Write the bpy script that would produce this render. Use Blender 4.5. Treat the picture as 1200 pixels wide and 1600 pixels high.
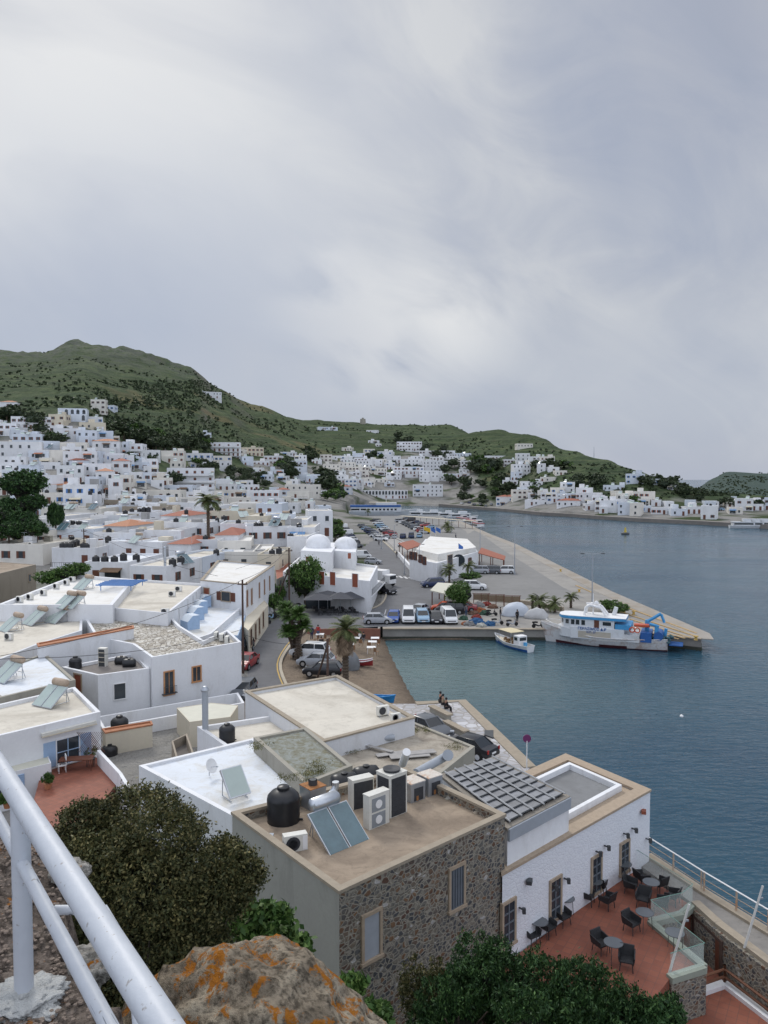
import bpy, bmesh, math, random
import numpy as np
from mathutils import Vector, Matrix, noise
random.seed(7)
rnd = random.random
def U(a, b): return a + (b - a) * random.random()
R = math.radians
C = bpy.context.scene.collection
for o in list(bpy.data.objects): bpy.data.objects.remove(o)

# ---------------------------------------------------------------- camera
CAMZ = 21.5
PITCH = math.atan(55 / 1200)
cam = bpy.data.cameras.new('camera'); co = bpy.data.objects.new('camera', cam); C.objects.link(co)
co.location = (0, 0, CAMZ); co.rotation_euler = (math.pi / 2 - PITCH, 0, 0)
cam.sensor_fit = 'VERTICAL'; cam.sensor_height = 32; cam.lens = 32 * 1200 / 1600
cam.clip_start = 0.05; cam.clip_end = 6000
cam.dof.use_dof = False
bpy.context.scene.camera = co
def ray(px, py):
    a = px - 600; b = 800 - py
    return Vector((a, math.cos(PITCH) * 1200 + math.sin(PITCH) * b, math.cos(PITCH) * b - math.sin(PITCH) * 1200))
def at(px, py, z):
    d = ray(px, py); t = (z - CAMZ) / d.z
    return Vector((d.x * t, d.y * t, z))
def atd(px, py, y):
    d = ray(px, py); t = y / d.y
    return Vector((d.x * t, y, CAMZ + d.z * t))

# ---------------------------------------------------------------- object helpers
def tag(o, label=None, cat=None, group=None, kind=None):
    if label: o['label'] = label
    if cat: o['category'] = cat
    if group: o['group'] = group
    if kind: o['kind'] = kind
    return o
def empty(name, loc=(0, 0, 0), rz=0, parent=None):
    o = bpy.data.objects.new(name, None); C.objects.link(o); o.location = loc; o.rotation_euler = (0, 0, rz)
    o.empty_display_size = .2
    if parent: o.parent = parent
    return o
def link(name, me, parent=None, loc=(0, 0, 0), rz=0):
    o = bpy.data.objects.new(name, me); C.objects.link(o); o.location = loc; o.rotation_euler = (0, 0, rz)
    if parent: o.parent = parent
    return o
def copy_tree(o, parent=None, recolor=None):
    c = o.copy(); C.objects.link(c); c.parent = parent
    for ch in o.children: copy_tree(ch, c)
    return c
class MB:
    def __init__(s): s.v = []; s.f = []; s.m = []
    def add(s, vs, fs, mi=0, M=None):
        n = len(s.v)
        s.v += [tuple(M @ Vector(p)) for p in vs] if M is not None else [tuple(p) for p in vs]
        s.f += [tuple(i + n for i in f) for f in fs]; s.m += [mi] * len(fs); return s
    def box(s, c, d, mi=0, rz=0, M=None, rot=None):
        x, y, z = d[0] / 2, d[1] / 2, d[2] / 2
        vs = [(-x, -y, -z), (x, -y, -z), (x, y, -z), (-x, y, -z), (-x, -y, z), (x, -y, z), (x, y, z), (-x, y, z)]
        T = Matrix.Translation(c) @ (rot if rot is not None else Matrix.Rotation(rz, 4, 'Z'))
        if M is not None: T = M @ T
        return s.add(vs, [(0, 3, 2, 1), (4, 5, 6, 7), (0, 1, 5, 4), (1, 2, 6, 5), (2, 3, 7, 6), (3, 0, 4, 7)], mi, T)
    def b2(s, a, b, mi=0, M=None):   # box from min/max corners
        return s.box([(a[i] + b[i]) / 2 for i in range(3)], [abs(b[i] - a[i]) for i in range(3)], mi, M=M)
    def cyl(s, p0, p1, r0, r1=None, n=10, mi=0, cap=True, M=None):
        if r1 is None: r1 = r0
        p0 = Vector(p0); p1 = Vector(p1); d = (p1 - p0)
        if d.length < 1e-6: return s
        d.normalize(); a = d.orthogonal().normalized(); b = d.cross(a)
        vs = []
        for p, r in ((p0, r0), (p1, r1)):
            for i in range(n):
                t = 2 * math.pi * i / n; vs.append(p + a * math.cos(t) * r + b * math.sin(t) * r)
        fs = [(i, (i + 1) % n, n + (i + 1) % n, n + i) for i in range(n)]
        if cap: fs += [tuple(range(n))[::-1], tuple(range(n, 2 * n))]
        return s.add(vs, fs, mi, M)
    def tube(s, pts, r, n=6, mi=0, r1=None, M=None):
        pts = [Vector(p) for p in pts]; k = len(pts); vs = []; prev = None
        for i, p in enumerate(pts):
            d = (pts[min(i + 1, k - 1)] - pts[max(i - 1, 0)]).normalized()
            a = (prev - d * prev.dot(d)).normalized() if prev is not None and (prev - d * prev.dot(d)).length > 1e-4 else d.orthogonal().normalized()
            prev = a; b = d.cross(a); rr = r if r1 is None else r + (r1 - r) * i / (k - 1)
            for j in range(n):
                t = 2 * math.pi * j / n; vs.append(p + a * math.cos(t) * rr + b * math.sin(t) * rr)
        fs = [(i * n + j, i * n + (j + 1) % n, (i + 1) * n + (j + 1) % n, (i + 1) * n + j) for i in range(k - 1) for j in range(n)]
        fs += [tuple(range(n))[::-1], tuple(range((k - 1) * n, k * n))]
        return s.add(vs, fs, mi, M)
    def lathe(s, prof, n=16, c=(0, 0, 0), mi=0, M=None):
        vs = [(c[0] + r * math.cos(2 * math.pi * j / n), c[1] + r * math.sin(2 * math.pi * j / n), c[2] + z) for r, z in prof for j in range(n)]
        k = len(prof)
        fs = [(i * n + j, i * n + (j + 1) % n, (i + 1) * n + (j + 1) % n, (i + 1) * n + j) for i in range(k - 1) for j in range(n)]
        if prof[0][0] > 1e-3: fs.append(tuple(range(n))[::-1])
        if prof[-1][0] > 1e-3: fs.append(tuple(range((k - 1) * n, k * n)))
        return s.add(vs, fs, mi, M)
    def prism(s, poly, z0, z1, mi=0, M=None, top=True, bottom=True):
        n = len(poly); poly = ccw(poly)
        f0 = (lambda i: z0[i]) if isinstance(z0, (list, tuple)) else (lambda i: z0)
        f1 = (lambda i: z1[i]) if isinstance(z1, (list, tuple)) else (lambda i: z1)
        vs = [(p[0], p[1], f0(i)) for i, p in enumerate(poly)] + [(p[0], p[1], f1(i)) for i, p in enumerate(poly)]
        fs = [(i, (i + 1) % n, n + (i + 1) % n, n + i) for i in range(n)]
        if top: fs.append(tuple(range(n, 2 * n)))
        if bottom: fs.append(tuple(range(n))[::-1])
        return s.add(vs, fs, mi, M)
    def quad(s, a, b, c, d, mi=0, M=None): return s.add([a, b, c, d], [(0, 1, 2, 3)], mi, M)
    def mesh(s, name, mats, smooth=None, bevel=0):
        me = bpy.data.meshes.new(name); me.from_pydata(s.v, [], s.f)
        for m in (mats if isinstance(mats, (list, tuple)) else [mats]): me.materials.append(m)
        if any(s.m): me.polygons.foreach_set('material_index', s.m)
        if bevel:
            bm = bmesh.new(); bm.from_mesh(me)
            bmesh.ops.bevel(bm, geom=[e for e in bm.edges if e.is_manifold and e.calc_face_angle(0) > .5], offset=bevel, segments=2, affect='EDGES', profile=.5)
            bm.to_mesh(me); bm.free()
        if smooth:
            me.polygons.foreach_set('use_smooth', [True] * len(me.polygons)); me.set_sharp_from_angle(angle=R(smooth))
        me.update(); return me
    def build(s, name, mats, parent=None, loc=(0, 0, 0), rz=0, smooth=None, bevel=0):
        return link(name, s.mesh(name, mats, smooth, bevel), parent, loc, rz)
def area2(p): return sum(p[i][0] * p[(i + 1) % len(p)][1] - p[(i + 1) % len(p)][0] * p[i][1] for i in range(len(p)))
def ccw(p): p = list(p); return p if area2(p) > 0 else p[::-1]
def inset(poly, t):
    n = len(poly); out = []
    for i in range(n):
        a, b, c = Vector(poly[i - 1][:2]), Vector(poly[i][:2]), Vector(poly[(i + 1) % n][:2])
        d1 = (b - a).normalized(); d2 = (c - b).normalized()
        n1 = Vector((-d1.y, d1.x)); n2 = Vector((-d2.y, d2.x)); m = (n1 + n2)
        if m.length < .2: m = n1
        m.normalize(); k = t / max(.35, m.dot(n1)); out.append((b.x + m.x * k, b.y + m.y * k))
    return out
def inpoly(x, y, P):
    r = False; j = len(P) - 1
    for i in range(len(P)):
        if (P[i][1] > y) != (P[j][1] > y) and x < (P[j][0] - P[i][0]) * (y - P[i][1]) / (P[j][1] - P[i][1]) + P[i][0]: r = not r
        j = i
    return r
def segdist(x, y, a, b):
    dx, dy = b[0] - a[0], b[1] - a[1]; t = max(0, min(1, ((x - a[0]) * dx + (y - a[1]) * dy) / (dx * dx + dy * dy + 1e-9)))
    return math.hypot(x - a[0] - t * dx, y - a[1] - t * dy)

# ---------------------------------------------------------------- materials
def newmat(name):
    m = bpy.data.materials.new(name); m.use_nodes = True; nt = m.node_tree; nt.nodes.clear()
    o = nt.nodes.new('ShaderNodeOutputMaterial'); p = nt.nodes.new('ShaderNodeBsdfPrincipled')
    nt.links.new(p.outputs[0], o.inputs[0]); return m, nt, p
def N(nt, t, **kw):
    n = nt.nodes.new(t)
    for k, v in kw.items():
        if k in n.inputs.keys(): n.inputs[k].default_value = v
        else: setattr(n, k, v)
    return n
def L(nt, a, b): nt.links.new(a, b)
def coords(nt, scale=(1, 1, 1), kind='Object'):
    tc = N(nt, 'ShaderNodeTexCoord'); mp = N(nt, 'ShaderNodeMapping'); mp.inputs['Scale'].default_value = scale
    L(nt, tc.outputs[kind], mp.inputs[0]); return mp.outputs[0]
def geo(nt, scale=(1, 1, 1)):
    g = N(nt, 'ShaderNodeNewGeometry'); mp = N(nt, 'ShaderNodeMapping'); mp.inputs['Scale'].default_value = scale
    L(nt, g.outputs['Position'], mp.inputs[0]); return mp.outputs[0]
def noisen(nt, vec, scale, detail=4, rough=.55, dist=0):
    n = N(nt, 'ShaderNodeTexNoise'); n.inputs['Scale'].default_value = scale; n.inputs['Detail'].default_value = detail
    n.inputs['Roughness'].default_value = rough; n.inputs['Distortion'].default_value = dist
    L(nt, vec, n.inputs['Vector']); return n.outputs[0]
def ramp(nt, fac, stops):
    r = N(nt, 'ShaderNodeValToRGB'); e = r.color_ramp.elements
    while len(e) < len(stops): e.new(.5)
    for i, (p, c) in enumerate(stops):
        e[i].position = p; e[i].color = (c if hasattr(c, '__len__') else (c, c, c)) + (() if hasattr(c, '__len__') and len(c) == 4 else (1,)) if hasattr(c, '__len__') else (c, c, c, 1)
    L(nt, fac, r.inputs[0]); return r.outputs[0]
def mix(nt, fac, a, b, mode='MIX'):
    m = N(nt, 'ShaderNodeMix', data_type='RGBA', blend_type=mode)
    for i, v in ((0, fac), (6, a), (7, b)):
        if hasattr(v, 'is_output'): L(nt, v, m.inputs[i])
        elif i == 0: m.inputs[0].default_value = v
        else: m.inputs[i].default_value = tuple(v) + (1,) if len(v) == 3 else v
    return m.outputs[2]
def bump(nt, p, h, strength, dist=.1):
    b = N(nt, 'ShaderNodeBump'); b.inputs['Strength'].default_value = strength; b.inputs['Distance'].default_value = dist
    L(nt, h, b.inputs['Height']); L(nt, b.outputs[0], p.inputs['Normal'])
def S(c, k): return tuple(min(1, v * k) for v in c)
_mc = {}
def plain(name, c, rough=.7, var=.12, scale=2, metal=0, bmp=0, world=False, stain=None, bscale=None, spec=None):
    """base colour broken up by two noises, optional stain colour and bump"""
    if name in _mc: return _mc[name]
    m, nt, p = newmat(name); v = geo(nt) if world else coords(nt)
    n1 = noisen(nt, v, scale, 5); n2 = noisen(nt, v, scale * 7, 3)
    col = mix(nt, ramp(nt, n1, [(.3, 0), (.7, 1)]), S(c, 1 - var), S(c, 1 + var))
    col = mix(nt, .35, col, mix(nt, n2, S(c, 1 - 1.6 * var), S(c, 1 + 1.2 * var)))
    if stain:
        sc, amt, th = stain
        n3 = noisen(nt, v, scale * .45, 6, .65, .6)
        f = N(nt, 'ShaderNodeMath', operation='MULTIPLY'); L(nt, ramp(nt, n3, [(th, 0), (th + .22, 1)]), f.inputs[0]); f.inputs[1].default_value = amt
        col = mix(nt, f.outputs[0], col, sc)
        col = mix(nt, ramp(nt, noisen(nt, v, scale * 2.6, 9, .78, .8), [(.50, 0), (.66, amt * .55)]), col, S(sc, .8))
        col = mix(nt, ramp(nt, noisen(nt, v, scale * 14, 6, .8), [(.58, 0), (.70, amt * .4)]), col, S(sc, .6))
    L(nt, col, p.inputs['Base Color']); p.inputs['Roughness'].default_value = rough; p.inputs['Metallic'].default_value = metal
    if spec is not None: p.inputs['Specular IOR Level'].default_value = spec
    if bmp: bump(nt, p, noisen(nt, v, bscale or scale * 12, 4), bmp, .05)
    _mc[name] = m; return m
def whitewash(name, c=(.79, .80, .82), streak=.36, bmp=.12, sc=(.42, .40, .36)):
    if name in _mc: return _mc[name]
    m, nt, p = newmat(name); v = geo(nt)
    n1 = noisen(nt, v, .35, 4); vs = geo(nt, (1, 1, .3)); n2 = noisen(nt, vs, .8, 7, .7, .5)
    col = mix(nt, ramp(nt, n1, [(.3, 0), (.7, 1)]), S(c, .93), S(c, 1.03))
    f = N(nt, 'ShaderNodeMath', operation='MULTIPLY'); L(nt, ramp(nt, n2, [(.52, 0), (.74, 1)]), f.inputs[0]); f.inputs[1].default_value = streak
    col = mix(nt, f.outputs[0], col, sc)
    n3 = noisen(nt, v, 6, 5, .7); col = mix(nt, ramp(nt, n3, [(.35, .0), (.75, .16)]), col, S(c, .6)); col = mix(nt, ramp(nt, noisen(nt, v, 1.1, 8, .75, .7), [(.56, 0), (.72, .28)]), col, mix(nt, .5, c, sc))
    L(nt, col, p.inputs['Base Color']); p.inputs['Roughness'].default_value = .85; p.inputs['Specular IOR Level'].default_value = .2
    bump(nt, p, noisen(nt, v, 7, 5), bmp, .05); _mc[name] = m; return m
W_WALL = whitewash('whitewashed_plaster'); W_WALL2 = whitewash('old_whitewash', (.72, .73, .75), .4, .2)
CREAMW = whitewash('cream_plaster', (.66, .60, .48), .3); GREYW = whitewash('grey_render', (.36, .355, .32), .5, .15, (.16, .16, .14))
CONC = whitewash('raw_concrete_wall', (.36, .34, .29), .6, .25, (.18, .17, .14))
BRICKY = whitewash('stone_block_wall', (.36, .31, .25), .6, .3, (.2, .18, .15))
R_WHITE = plain('white_roof_coating', (.74, .73, .70), .8, .05, .5, bmp=.05, world=True, stain=((.50, .44, .34), .55, .5))
R_CREAM = plain('cream_roof_coating', (.62, .58, .50), .85, .08, .5, bmp=.08, world=True, stain=((.34, .30, .24), .6, .48))
R_BLUEW = plain('bluish_roof_coating', (.66, .70, .75), .75, .05, .5, bmp=.05, world=True, stain=((.55, .50, .40), .8, .5))
R_GREY = plain('grey_roof_coating', (.34, .34, .34), .85, .1, .6, bmp=.1, world=True, stain=((.2, .19, .18), .5, .5))
R_TAN = plain('tan_cement_roof', (.34, .27, .20), .9, .12, .9, bmp=.25, world=True, stain=((.17, .13, .095), .85, .44), bscale=22)
R_DARK = plain('dark_damp_roof', (.20, .18, .165), .9, .15, .9, bmp=.2, world=True, stain=((.10, .09, .085), .7, .45))
TILE_RED = plain('red_roof_tiles', (.30, .095, .055), .8, .2, 3, bmp=.4, world=True, bscale=6)
TILE_ORANGE = plain('orange_roof_tiles', (.40, .17, .085), .8, .2, 3, bmp=.4, world=True, bscale=6)
EDGE_TERRA = plain('terracotta_coping', (.50, .31, .19), .85, .15, 3, bmp=.3, world=True)
DARK_PANE = plain('window_glass_dark', (.035, .045, .055), .12, .3, 1.5, spec=.6)
BLUE_PAINT = plain('blue_paint', (.07, .20, .48), .5, .12, 3); LBLUE = plain('pale_blue_paint', (.33, .46, .64), .6, .1, 2)
BROWN_PAINT = plain('brown_paint', (.13, .045, .025), .55, .2, 4); RUST_BROWN = plain('red_brown_shutter', (.26, .075, .04), .55, .12, 5)
ORANGE_WOOD = plain('orange_wood', (.52, .26, .12), .6, .15, 5); TURQ = plain('turquoise_paint', (.10, .42, .40), .6, .1, 3)
WHITE_PAINT = plain('white_paint', (.78, .78, .78), .5, .04, 3); SHADEGREY = plain('grey_shutter', (.13, .15, .175), .6, .15, 4)
BLACK_PLASTIC = plain('black_plastic', (.012, .013, .016), .38, .3, 4); BLACK_RUBBER = plain('black_rubber', (.012, .012, .012), .8, .2, 5)
GALV = plain('galvanised_metal', (.42, .45, .49), .42, .12, 5, metal=.75); ALU = plain('brushed_steel', (.55, .58, .62), .35, .1, 3, metal=.85)
RUSTY = plain('rusty_metal', (.33, .145, .05), .85, .3, 6, bmp=.3); IVORY = plain('ivory_casing', (.66, .65, .60), .5, .06, 5, stain=((.4, .36, .28), .4, .55))
GRILL = plain('dark_grille', (.035, .038, .045), .6, .3, 9); WOODPOLE = plain('dark_timber_pole', (.075, .045, .035), .85, .3, 3)
WIRE = plain('black_cable', (.012, .012, .014), .6, .1, 5)
GREY_PIPE = plain('grey_pipe', (.34, .37, .41), .5, .1, 3)
STEEL_DARK = plain('dark_painted_steel', (.05, .055, .06), .5, .2, 4)
SANDST = plain('sandstone_trim', (.38, .30, .22), .85, .14, 5, bmp=.25)
COP = plain('stone_coping', (.33, .28, .215), .9, .15, 3, bmp=.3, world=True)
def rubble(name, painted=False, sc=3.2):
    m, nt, p = newmat(name); v = geo(nt, (1, 1, 1.35 if not painted else 1.9))
    nz = N(nt, 'ShaderNodeTexNoise', Scale=2.5); L(nt, v, nz.inputs['Vector'])
    vv = mix(nt, .16, v, nz.outputs[1])
    a = N(nt, 'ShaderNodeTexVoronoi', Scale=sc); b = N(nt, 'ShaderNodeTexVoronoi', Scale=sc, feature='DISTANCE_TO_EDGE')
    L(nt, vv, a.inputs['Vector']); L(nt, vv, b.inputs['Vector'])
    sep = N(nt, 'ShaderNodeSeparateColor'); L(nt, a.outputs['Color'], sep.inputs[0])
    big = noisen(nt, v, .55, 3)
    if painted:
        col = mix(nt, ramp(nt, b.outputs['Distance'], [(0, 0), (.10, 1)]), (.66, .68, .73), (.74, .76, .80))
        col = mix(nt, .18, col, mix(nt, sep.outputs[0], (.62, .64, .7), (.82, .83, .85)))
    else:
        st = ramp(nt, sep.outputs[0], [(0, (.07, .073, .08)), (.3, (.12, .122, .125)), (.5, (.19, .18, .16)), (.68, (.25, .225, .18)), (.84, (.13, .07, .05)), (.95, (.24, .14, .08))])
        orange = ramp(nt, big, [(.54, 0), (.72, .55)])
        st = mix(nt, orange, st, mix(nt, sep.outputs[1], (.12, .08, .055), (.36, .19, .085)))
        st = mix(nt, ramp(nt, sep.outputs[2], [(.965, 0), (.975, .8)]), st, (.62, .6, .58))
        fine = noisen(nt, v, 14, 4)
        st = mix(nt, ramp(nt, fine, [(.3, .5), (.7, 0)]), st, (.03, .03, .032))
        mor = mix(nt, noisen(nt, v, 1.2, 4), (.20, .185, .16), (.35, .32, .26))
        col = mix(nt, ramp(nt, b.outputs['Distance'], [(.06, 0), (.17, 1)]), mor, st)
    L(nt, col, p.inputs['Base Color']); p.inputs['Roughness'].default_value = .9; p.inputs['Specular IOR Level'].default_value = .2
    h = ramp(nt, b.outputs['Distance'], [(0, 0), (.16, 1)])
    bump(nt, p, mix(nt, .35, h, noisen(nt, v, 12, 4)), .7 if not painted else .35, .04); return m
RUBBLE = rubble('rubble_stone_masonry', False, 6.4); PAINTSTONE = rubble('painted_stone_masonry', True, 5.5)
def paving(name, cols, sc, mortar, bm=.5, stretch=(1, 1, 1)):
    m, nt, p = newmat(name); v = geo(nt, stretch)
    nz = N(nt, 'ShaderNodeTexNoise', Scale=1.3); L(nt, v, nz.inputs['Vector']); vv = mix(nt, .12, v, nz.outputs[1])
    a = N(nt, 'ShaderNodeTexVoronoi', Scale=sc); b = N(nt, 'ShaderNodeTexVoronoi', Scale=sc, feature='DISTANCE_TO_EDGE')
    L(nt, vv, a.inputs['Vector']); L(nt, vv, b.inputs['Vector'])
    sep = N(nt, 'ShaderNodeSeparateColor'); L(nt, a.outputs['Color'], sep.inputs[0])
    n = len(cols); st = ramp(nt, sep.outputs[0], [(i / n, c) for i, c in enumerate(cols)])
    st = mix(nt, ramp(nt, noisen(nt, v, .5, 4), [(.4, 0), (.7, .35)]), st, mortar)
    col = mix(nt, ramp(nt, b.outputs['Distance'], [(.03, 0), (.10, 1)]), mortar, st)
    L(nt, col, p.inputs['Base Color']); p.inputs['Roughness'].default_value = .85
    bump(nt, p, b.outputs['Distance'], bm, .05); return m
CRAZY = paving('crazy_stone_roof', [(.5, .46, .38), (.30, .27, .22), (.62, .59, .52), (.42, .38, .31), (.68, .66, .6)], 3.0, (.14, .12, .1), .6, (1, .75, 1))
PLAZA = paving('plaza_stone_paving', [(.46, .46, .48), (.36, .36, .38), (.58, .58, .6), (.42, .41, .42)], 1.5, (.30, .28, .26), .3)
def brickmat(name, c1, c2, mor, sc, w=.5, h=.5, off=0, rz=0):
    m, nt, p = newmat(name); g = N(nt, 'ShaderNodeNewGeometry'); mp = N(nt, 'ShaderNodeMapping'); mp.inputs['Rotation'].default_value = (0, 0, rz)
    L(nt, g.outputs['Position'], mp.inputs[0]); b = N(nt, 'ShaderNodeTexBrick'); b.offset = off
    L(nt, mp.outputs[0], b.inputs['Vector'])
    for k, x in (('Color1', c1), ('Color2', c2), ('Mortar', mor)): b.inputs[k].default_value = x + (1,)
    for k, x in (('Scale', sc), ('Brick Width', w), ('Row Height', h), ('Mortar Size', .012), ('Bias', 0)): b.inputs[k].default_value = x
    v = mp.outputs[0]; col = mix(nt, ramp(nt, noisen(nt, v, .6, 5, .6), [(.35, .0), (.7, .45)]), b.outputs[0], S(c1, .45))
    col = mix(nt, ramp(nt, noisen(nt, v, 5, 4), [(.4, 0), (.8, .25)]), col, S(c2, 1.35))
    L(nt, col, p.inputs['Base Color']); p.inputs['Roughness'].default_value = .75
    bump(nt, p, b.outputs['Fac'], .3, .01); return m
TERRACE = brickmat('terracotta_floor_tiles', (.29, .095, .055), (.22, .07, .042), (.16, .07, .05), 1, .33, .33, 0, R(32))
CORRUG = plain('corrugated_cream_sheet', (.56, .55, .46), .6, .08, 2)
def foliage(name, c1, c2, c3):
    m, nt, p = newmat(name); g = N(nt, 'ShaderNodeNewGeometry')
    col = ramp(nt, g.outputs['Random Per Island'], [(0, c1), (.55, c2), (.95, c3)])
    v = geo(nt); col = mix(nt, ramp(nt, noisen(nt, v, .9, 3), [(.35, .55), (.65, 0)]), col, S(c1, .6))
    L(nt, col, p.inputs['Base Color']); p.inputs['Roughness'].default_value = .6; p.inputs['Specular IOR Level'].default_value = .25
    return m
F_DARK = foliage('olive_dark_leaves', (.028, .036, .013), (.085, .09, .032), (.20, .17, .065))
F_GREEN = foliage('fresh_green_leaves', (.03, .07, .015), (.08, .16, .035), (.17, .26, .07))
F_DEEP = foliage('deep_green_leaves', (.014, .038, .013), (.036, .088, .026), (.085, .16, .045))
F_FAR = foliage('far_tree_leaves', (.040, .060, .034), (.066, .094, .046), (.105, .135, .062))
F_PALM = foliage('palm_fronds', (.04, .06, .018), (.10, .13, .04), (.19, .20, .08))
F_DEAD = foliage('dead_palm_fronds', (.12, .08, .05), (.24, .17, .11), (.36, .27, .18))
BARK = plain('tree_bark', (.10, .075, .055), .9, .3, 6, bmp=.6)
# ---------------------------------------------------------------- terrain
COLS = {  # pixel column -> (distance, height) knots of the land's surface along that bearing
 0: [(60,2),(110,3),(150,6),(200,10),(250,16),(300,25),(350,36),(420,52),(520,74),(700,118),(900,166),(1150,150)],
 70: [(60,2),(110,3),(150,6),(200,10),(250,16),(300,25),(350,38),(420,54),(520,76),(700,118),(900,166),(1150,150)],
 125: [(60,2),(110,3),(150,5),(200,9),(250,15),(300,24),(350,37),(420,57),(520,76),(700,122),(900,177),(1150,160)],
 200: [(60,2),(110,2.5),(150,4.5),(200,8),(250,13),(300,20),(340,29),(420,42),(520,60),(700,108),(900,169),(1150,150)],
 300: [(110,2),(150,3),(200,5),(250,8),(300,12),(360,18),(420,28),(520,46),(700,90),(900,148),(1150,130)],
 350: [(110,1.8),(200,3.5),(300,9),(360,13),(420,19),(500,30),(600,52),(750,84),(900,122),(1150,110)],
 400: [(150,1.5),(200,2.5),(300,6),(400,13),(480,22),(560,33),(700,57),(950,110),(1200,90)],
 500: [(200,1.5),(300,2.6),(400,6),(480,10),(560,19),(650,33),(800,55),(1050,97),(1250,80)],
 600: [(440,1.5),(575,1.5),(610,7),(660,20),(740,41),(850,62),(1100,97),(1300,80)],
 700: [(560,1.5),(580,1.5),(600,6),(660,19),(740,37),(850,59),(1100,96),(1300,80)],
 780: [(500,1.5),(520,1.5),(545,6),(600,17),(720,43),(900,77),(1100,60)],
 815: [(465,1.5),(485,3),(530,12),(580,24),(680,45),(780,62),(870,70),(1000,50)],
 850: [(430,1.5),(450,3),(500,14),(560,29),(640,43),(760,57),(850,62),(960,45)],
 900: [(400,1.5),(420,3.5),(470,12),(520,23),(600,38),(700,45),(820,34)],
 950: [(385,1.5),(405,3.5),(440,8),(480,17),(540,31),(620,35),(740,20)],
 1000: [(375,1.5),(400,4),(440,12),(500,23),(560,26),(680,8)],
 1050: [(366,1.5),(395,4),(440,11),(500,19),(650,2),(1000,-5)],
 1090: [(355,1.5),(400,4),(450,10),(500,14),(650,-5),(950,-6),(1100,6),(1250,-5)],
 1112: [(345,1.5),(400,3),(450,8),(500,12),(650,-5),(880,-4),(1000,8),(1100,19),(1350,-5)],
 1135: [(335,1.5),(380,2.5),(450,7),(500,11),(650,-5),(860,-3),(950,10),(1100,29),(1400,-5)],
 1200: [(322,1.5),(370,2.5),(450,6),(500,9),(650,-5),(860,-3),(950,9),(1100,27),(1400,-5)],
 1500: [(300,1.5),(370,2.5),(450,6),(500,9),(650,-5),(860,-3),(950,9),(1100,24),(1400,-5)]}
CK = sorted(COLS)
def colz(L_, d):
    if d <= L_[0][0]: return L_[0][1]
    for (a, za), (b, zb) in zip(L_, L_[1:]):
        if d <= b: return za + (zb - za) * (d - a) / (b - a)
    a, za = L_[-1]; return max(-10, za - (d - a) * .35)
def P2(px, py, z=0): p = at(px, py, z); return (p.x, p.y)
PIERTIP = P2(1096, 998, 1.5)
BEACH = [P2(650, 1098), P2(640, 1085), P2(622, 1050), P2(605, 1015), P2(598, 992)]
QUAYF = [P2(598, 982, 1.5), P2(720, 982, 1.5), P2(855, 983, 1.5), P2(1000, 988, 1.5), PIERTIP]
QUAYB = [P2(1092, 990, 1.5), (38.4, 133), (38, 228), (35.8, 266), (34.8, 300), (33.5, 345)]
PLZ = [P2(1200, 1452, 4.2), P2(1010, 1332, 4.2), P2(828, 1200, 1.5), P2(770, 1143, 1.5), P2(722, 1096, 1.5), P2(650, 1100, 1.5)]
SHIPB = [P2(645, 810.5, 1.5), P2(545, 809, 1.5), P2(537, 800, 1.5), P2(560, 793), P2(640, 790.5)]
FARSH = [P2(690, 791), P2(740, 795), P2(800, 800), P2(850, 805), P2(900, 808), P2(950, 812), P2(1000, 815), P2(1050, 817.5), P2(1100, 820), P2(1150, 823), P2(1200, 826), P2(1500, 842)]
WATER = [(60, -30), (23, 12)] + PLZ + BEACH + QUAYF + QUAYB + SHIPB + FARSH + [(900, 400), (900, -30)]
BLINE = [PLZ[-1]] + BEACH
def Hbase(x, y):
    if y < 1: y = 1
    px = 600 + 1200 * x / y * .999
    if px <= CK[0]: z = colz(COLS[CK[0]], y)
    elif px >= CK[-1]: z = colz(COLS[CK[-1]], y)
    else:
        for a, b in zip(CK, CK[1:]):
            if px <= b:
                t = (px - a) / (b - a); t = t * t * (3 - 2 * t) * .5 + t * .5
                z = colz(COLS[a], y) * (1 - t) + colz(COLS[b], y) * t; break
    return z
def H(x, y, rough=False):
    z = max(-10, Hbase(x, y)); z = 1.42 if 1.3 < z < 1.56 else z
    if y < 30:
        n = 2 + max(0, min(1, (23 - y) / 20)) ** .8 * 15
        if x > 5: n = 1.0 + (n - 1.0) * max(0, 1 - (x - 5) / 3)
        z = max(min(z, 1.4), n) if x <= 8 else n
    if y < 620 and x > -60:
        if y < 600 and inpoly(x, y, WATER):
            if y < 115 and x < 25:
                d = min(segdist(x, y, a, b) for a, b in zip(BLINE, BLINE[1:]))
                return -min(3, d * .12)
            return -3
        if 60 < y < 112 and x < 12:
            d = min(segdist(x, y, a, b) for a, b in zip(BLINE, BLINE[1:]))
            if d < 12: z = min(z, 1.42 * (d / 12) ** .7)
    if y > 560 and z < 0 and y < 860: z = min(z, -3)
    if rough and z > 12 and y > 200:
        k = min(1, (z - 12) / 50)
        f = noise.fractal(Vector((x, y, z * 2)) / 90, .9, 2.1, 6)
        f2 = noise.ridged_multi_fractal(Vector((x, y, z)) / 60, .9, 2, 5, 1, 2)
        top = max(0, min(1, (z - 120) / 30))
        z += k * f * 4.0 + top * (f2 - 1) * 5.0 + k * noise.fractal(Vector((x, y, z)) / 22, .8, 2.1, 4) * (1.2 + 2.5 * top)
        if k > .2 and z < 130: # terraced slopes
            s = z / 5.5; fr = s - math.floor(s); z += ((max(0, min(1, (fr - .3) / .4))) - fr) * .8 * k * max(0, noise.noise(Vector((x, y, 9)) / 120) + .35)
    return z
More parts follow.
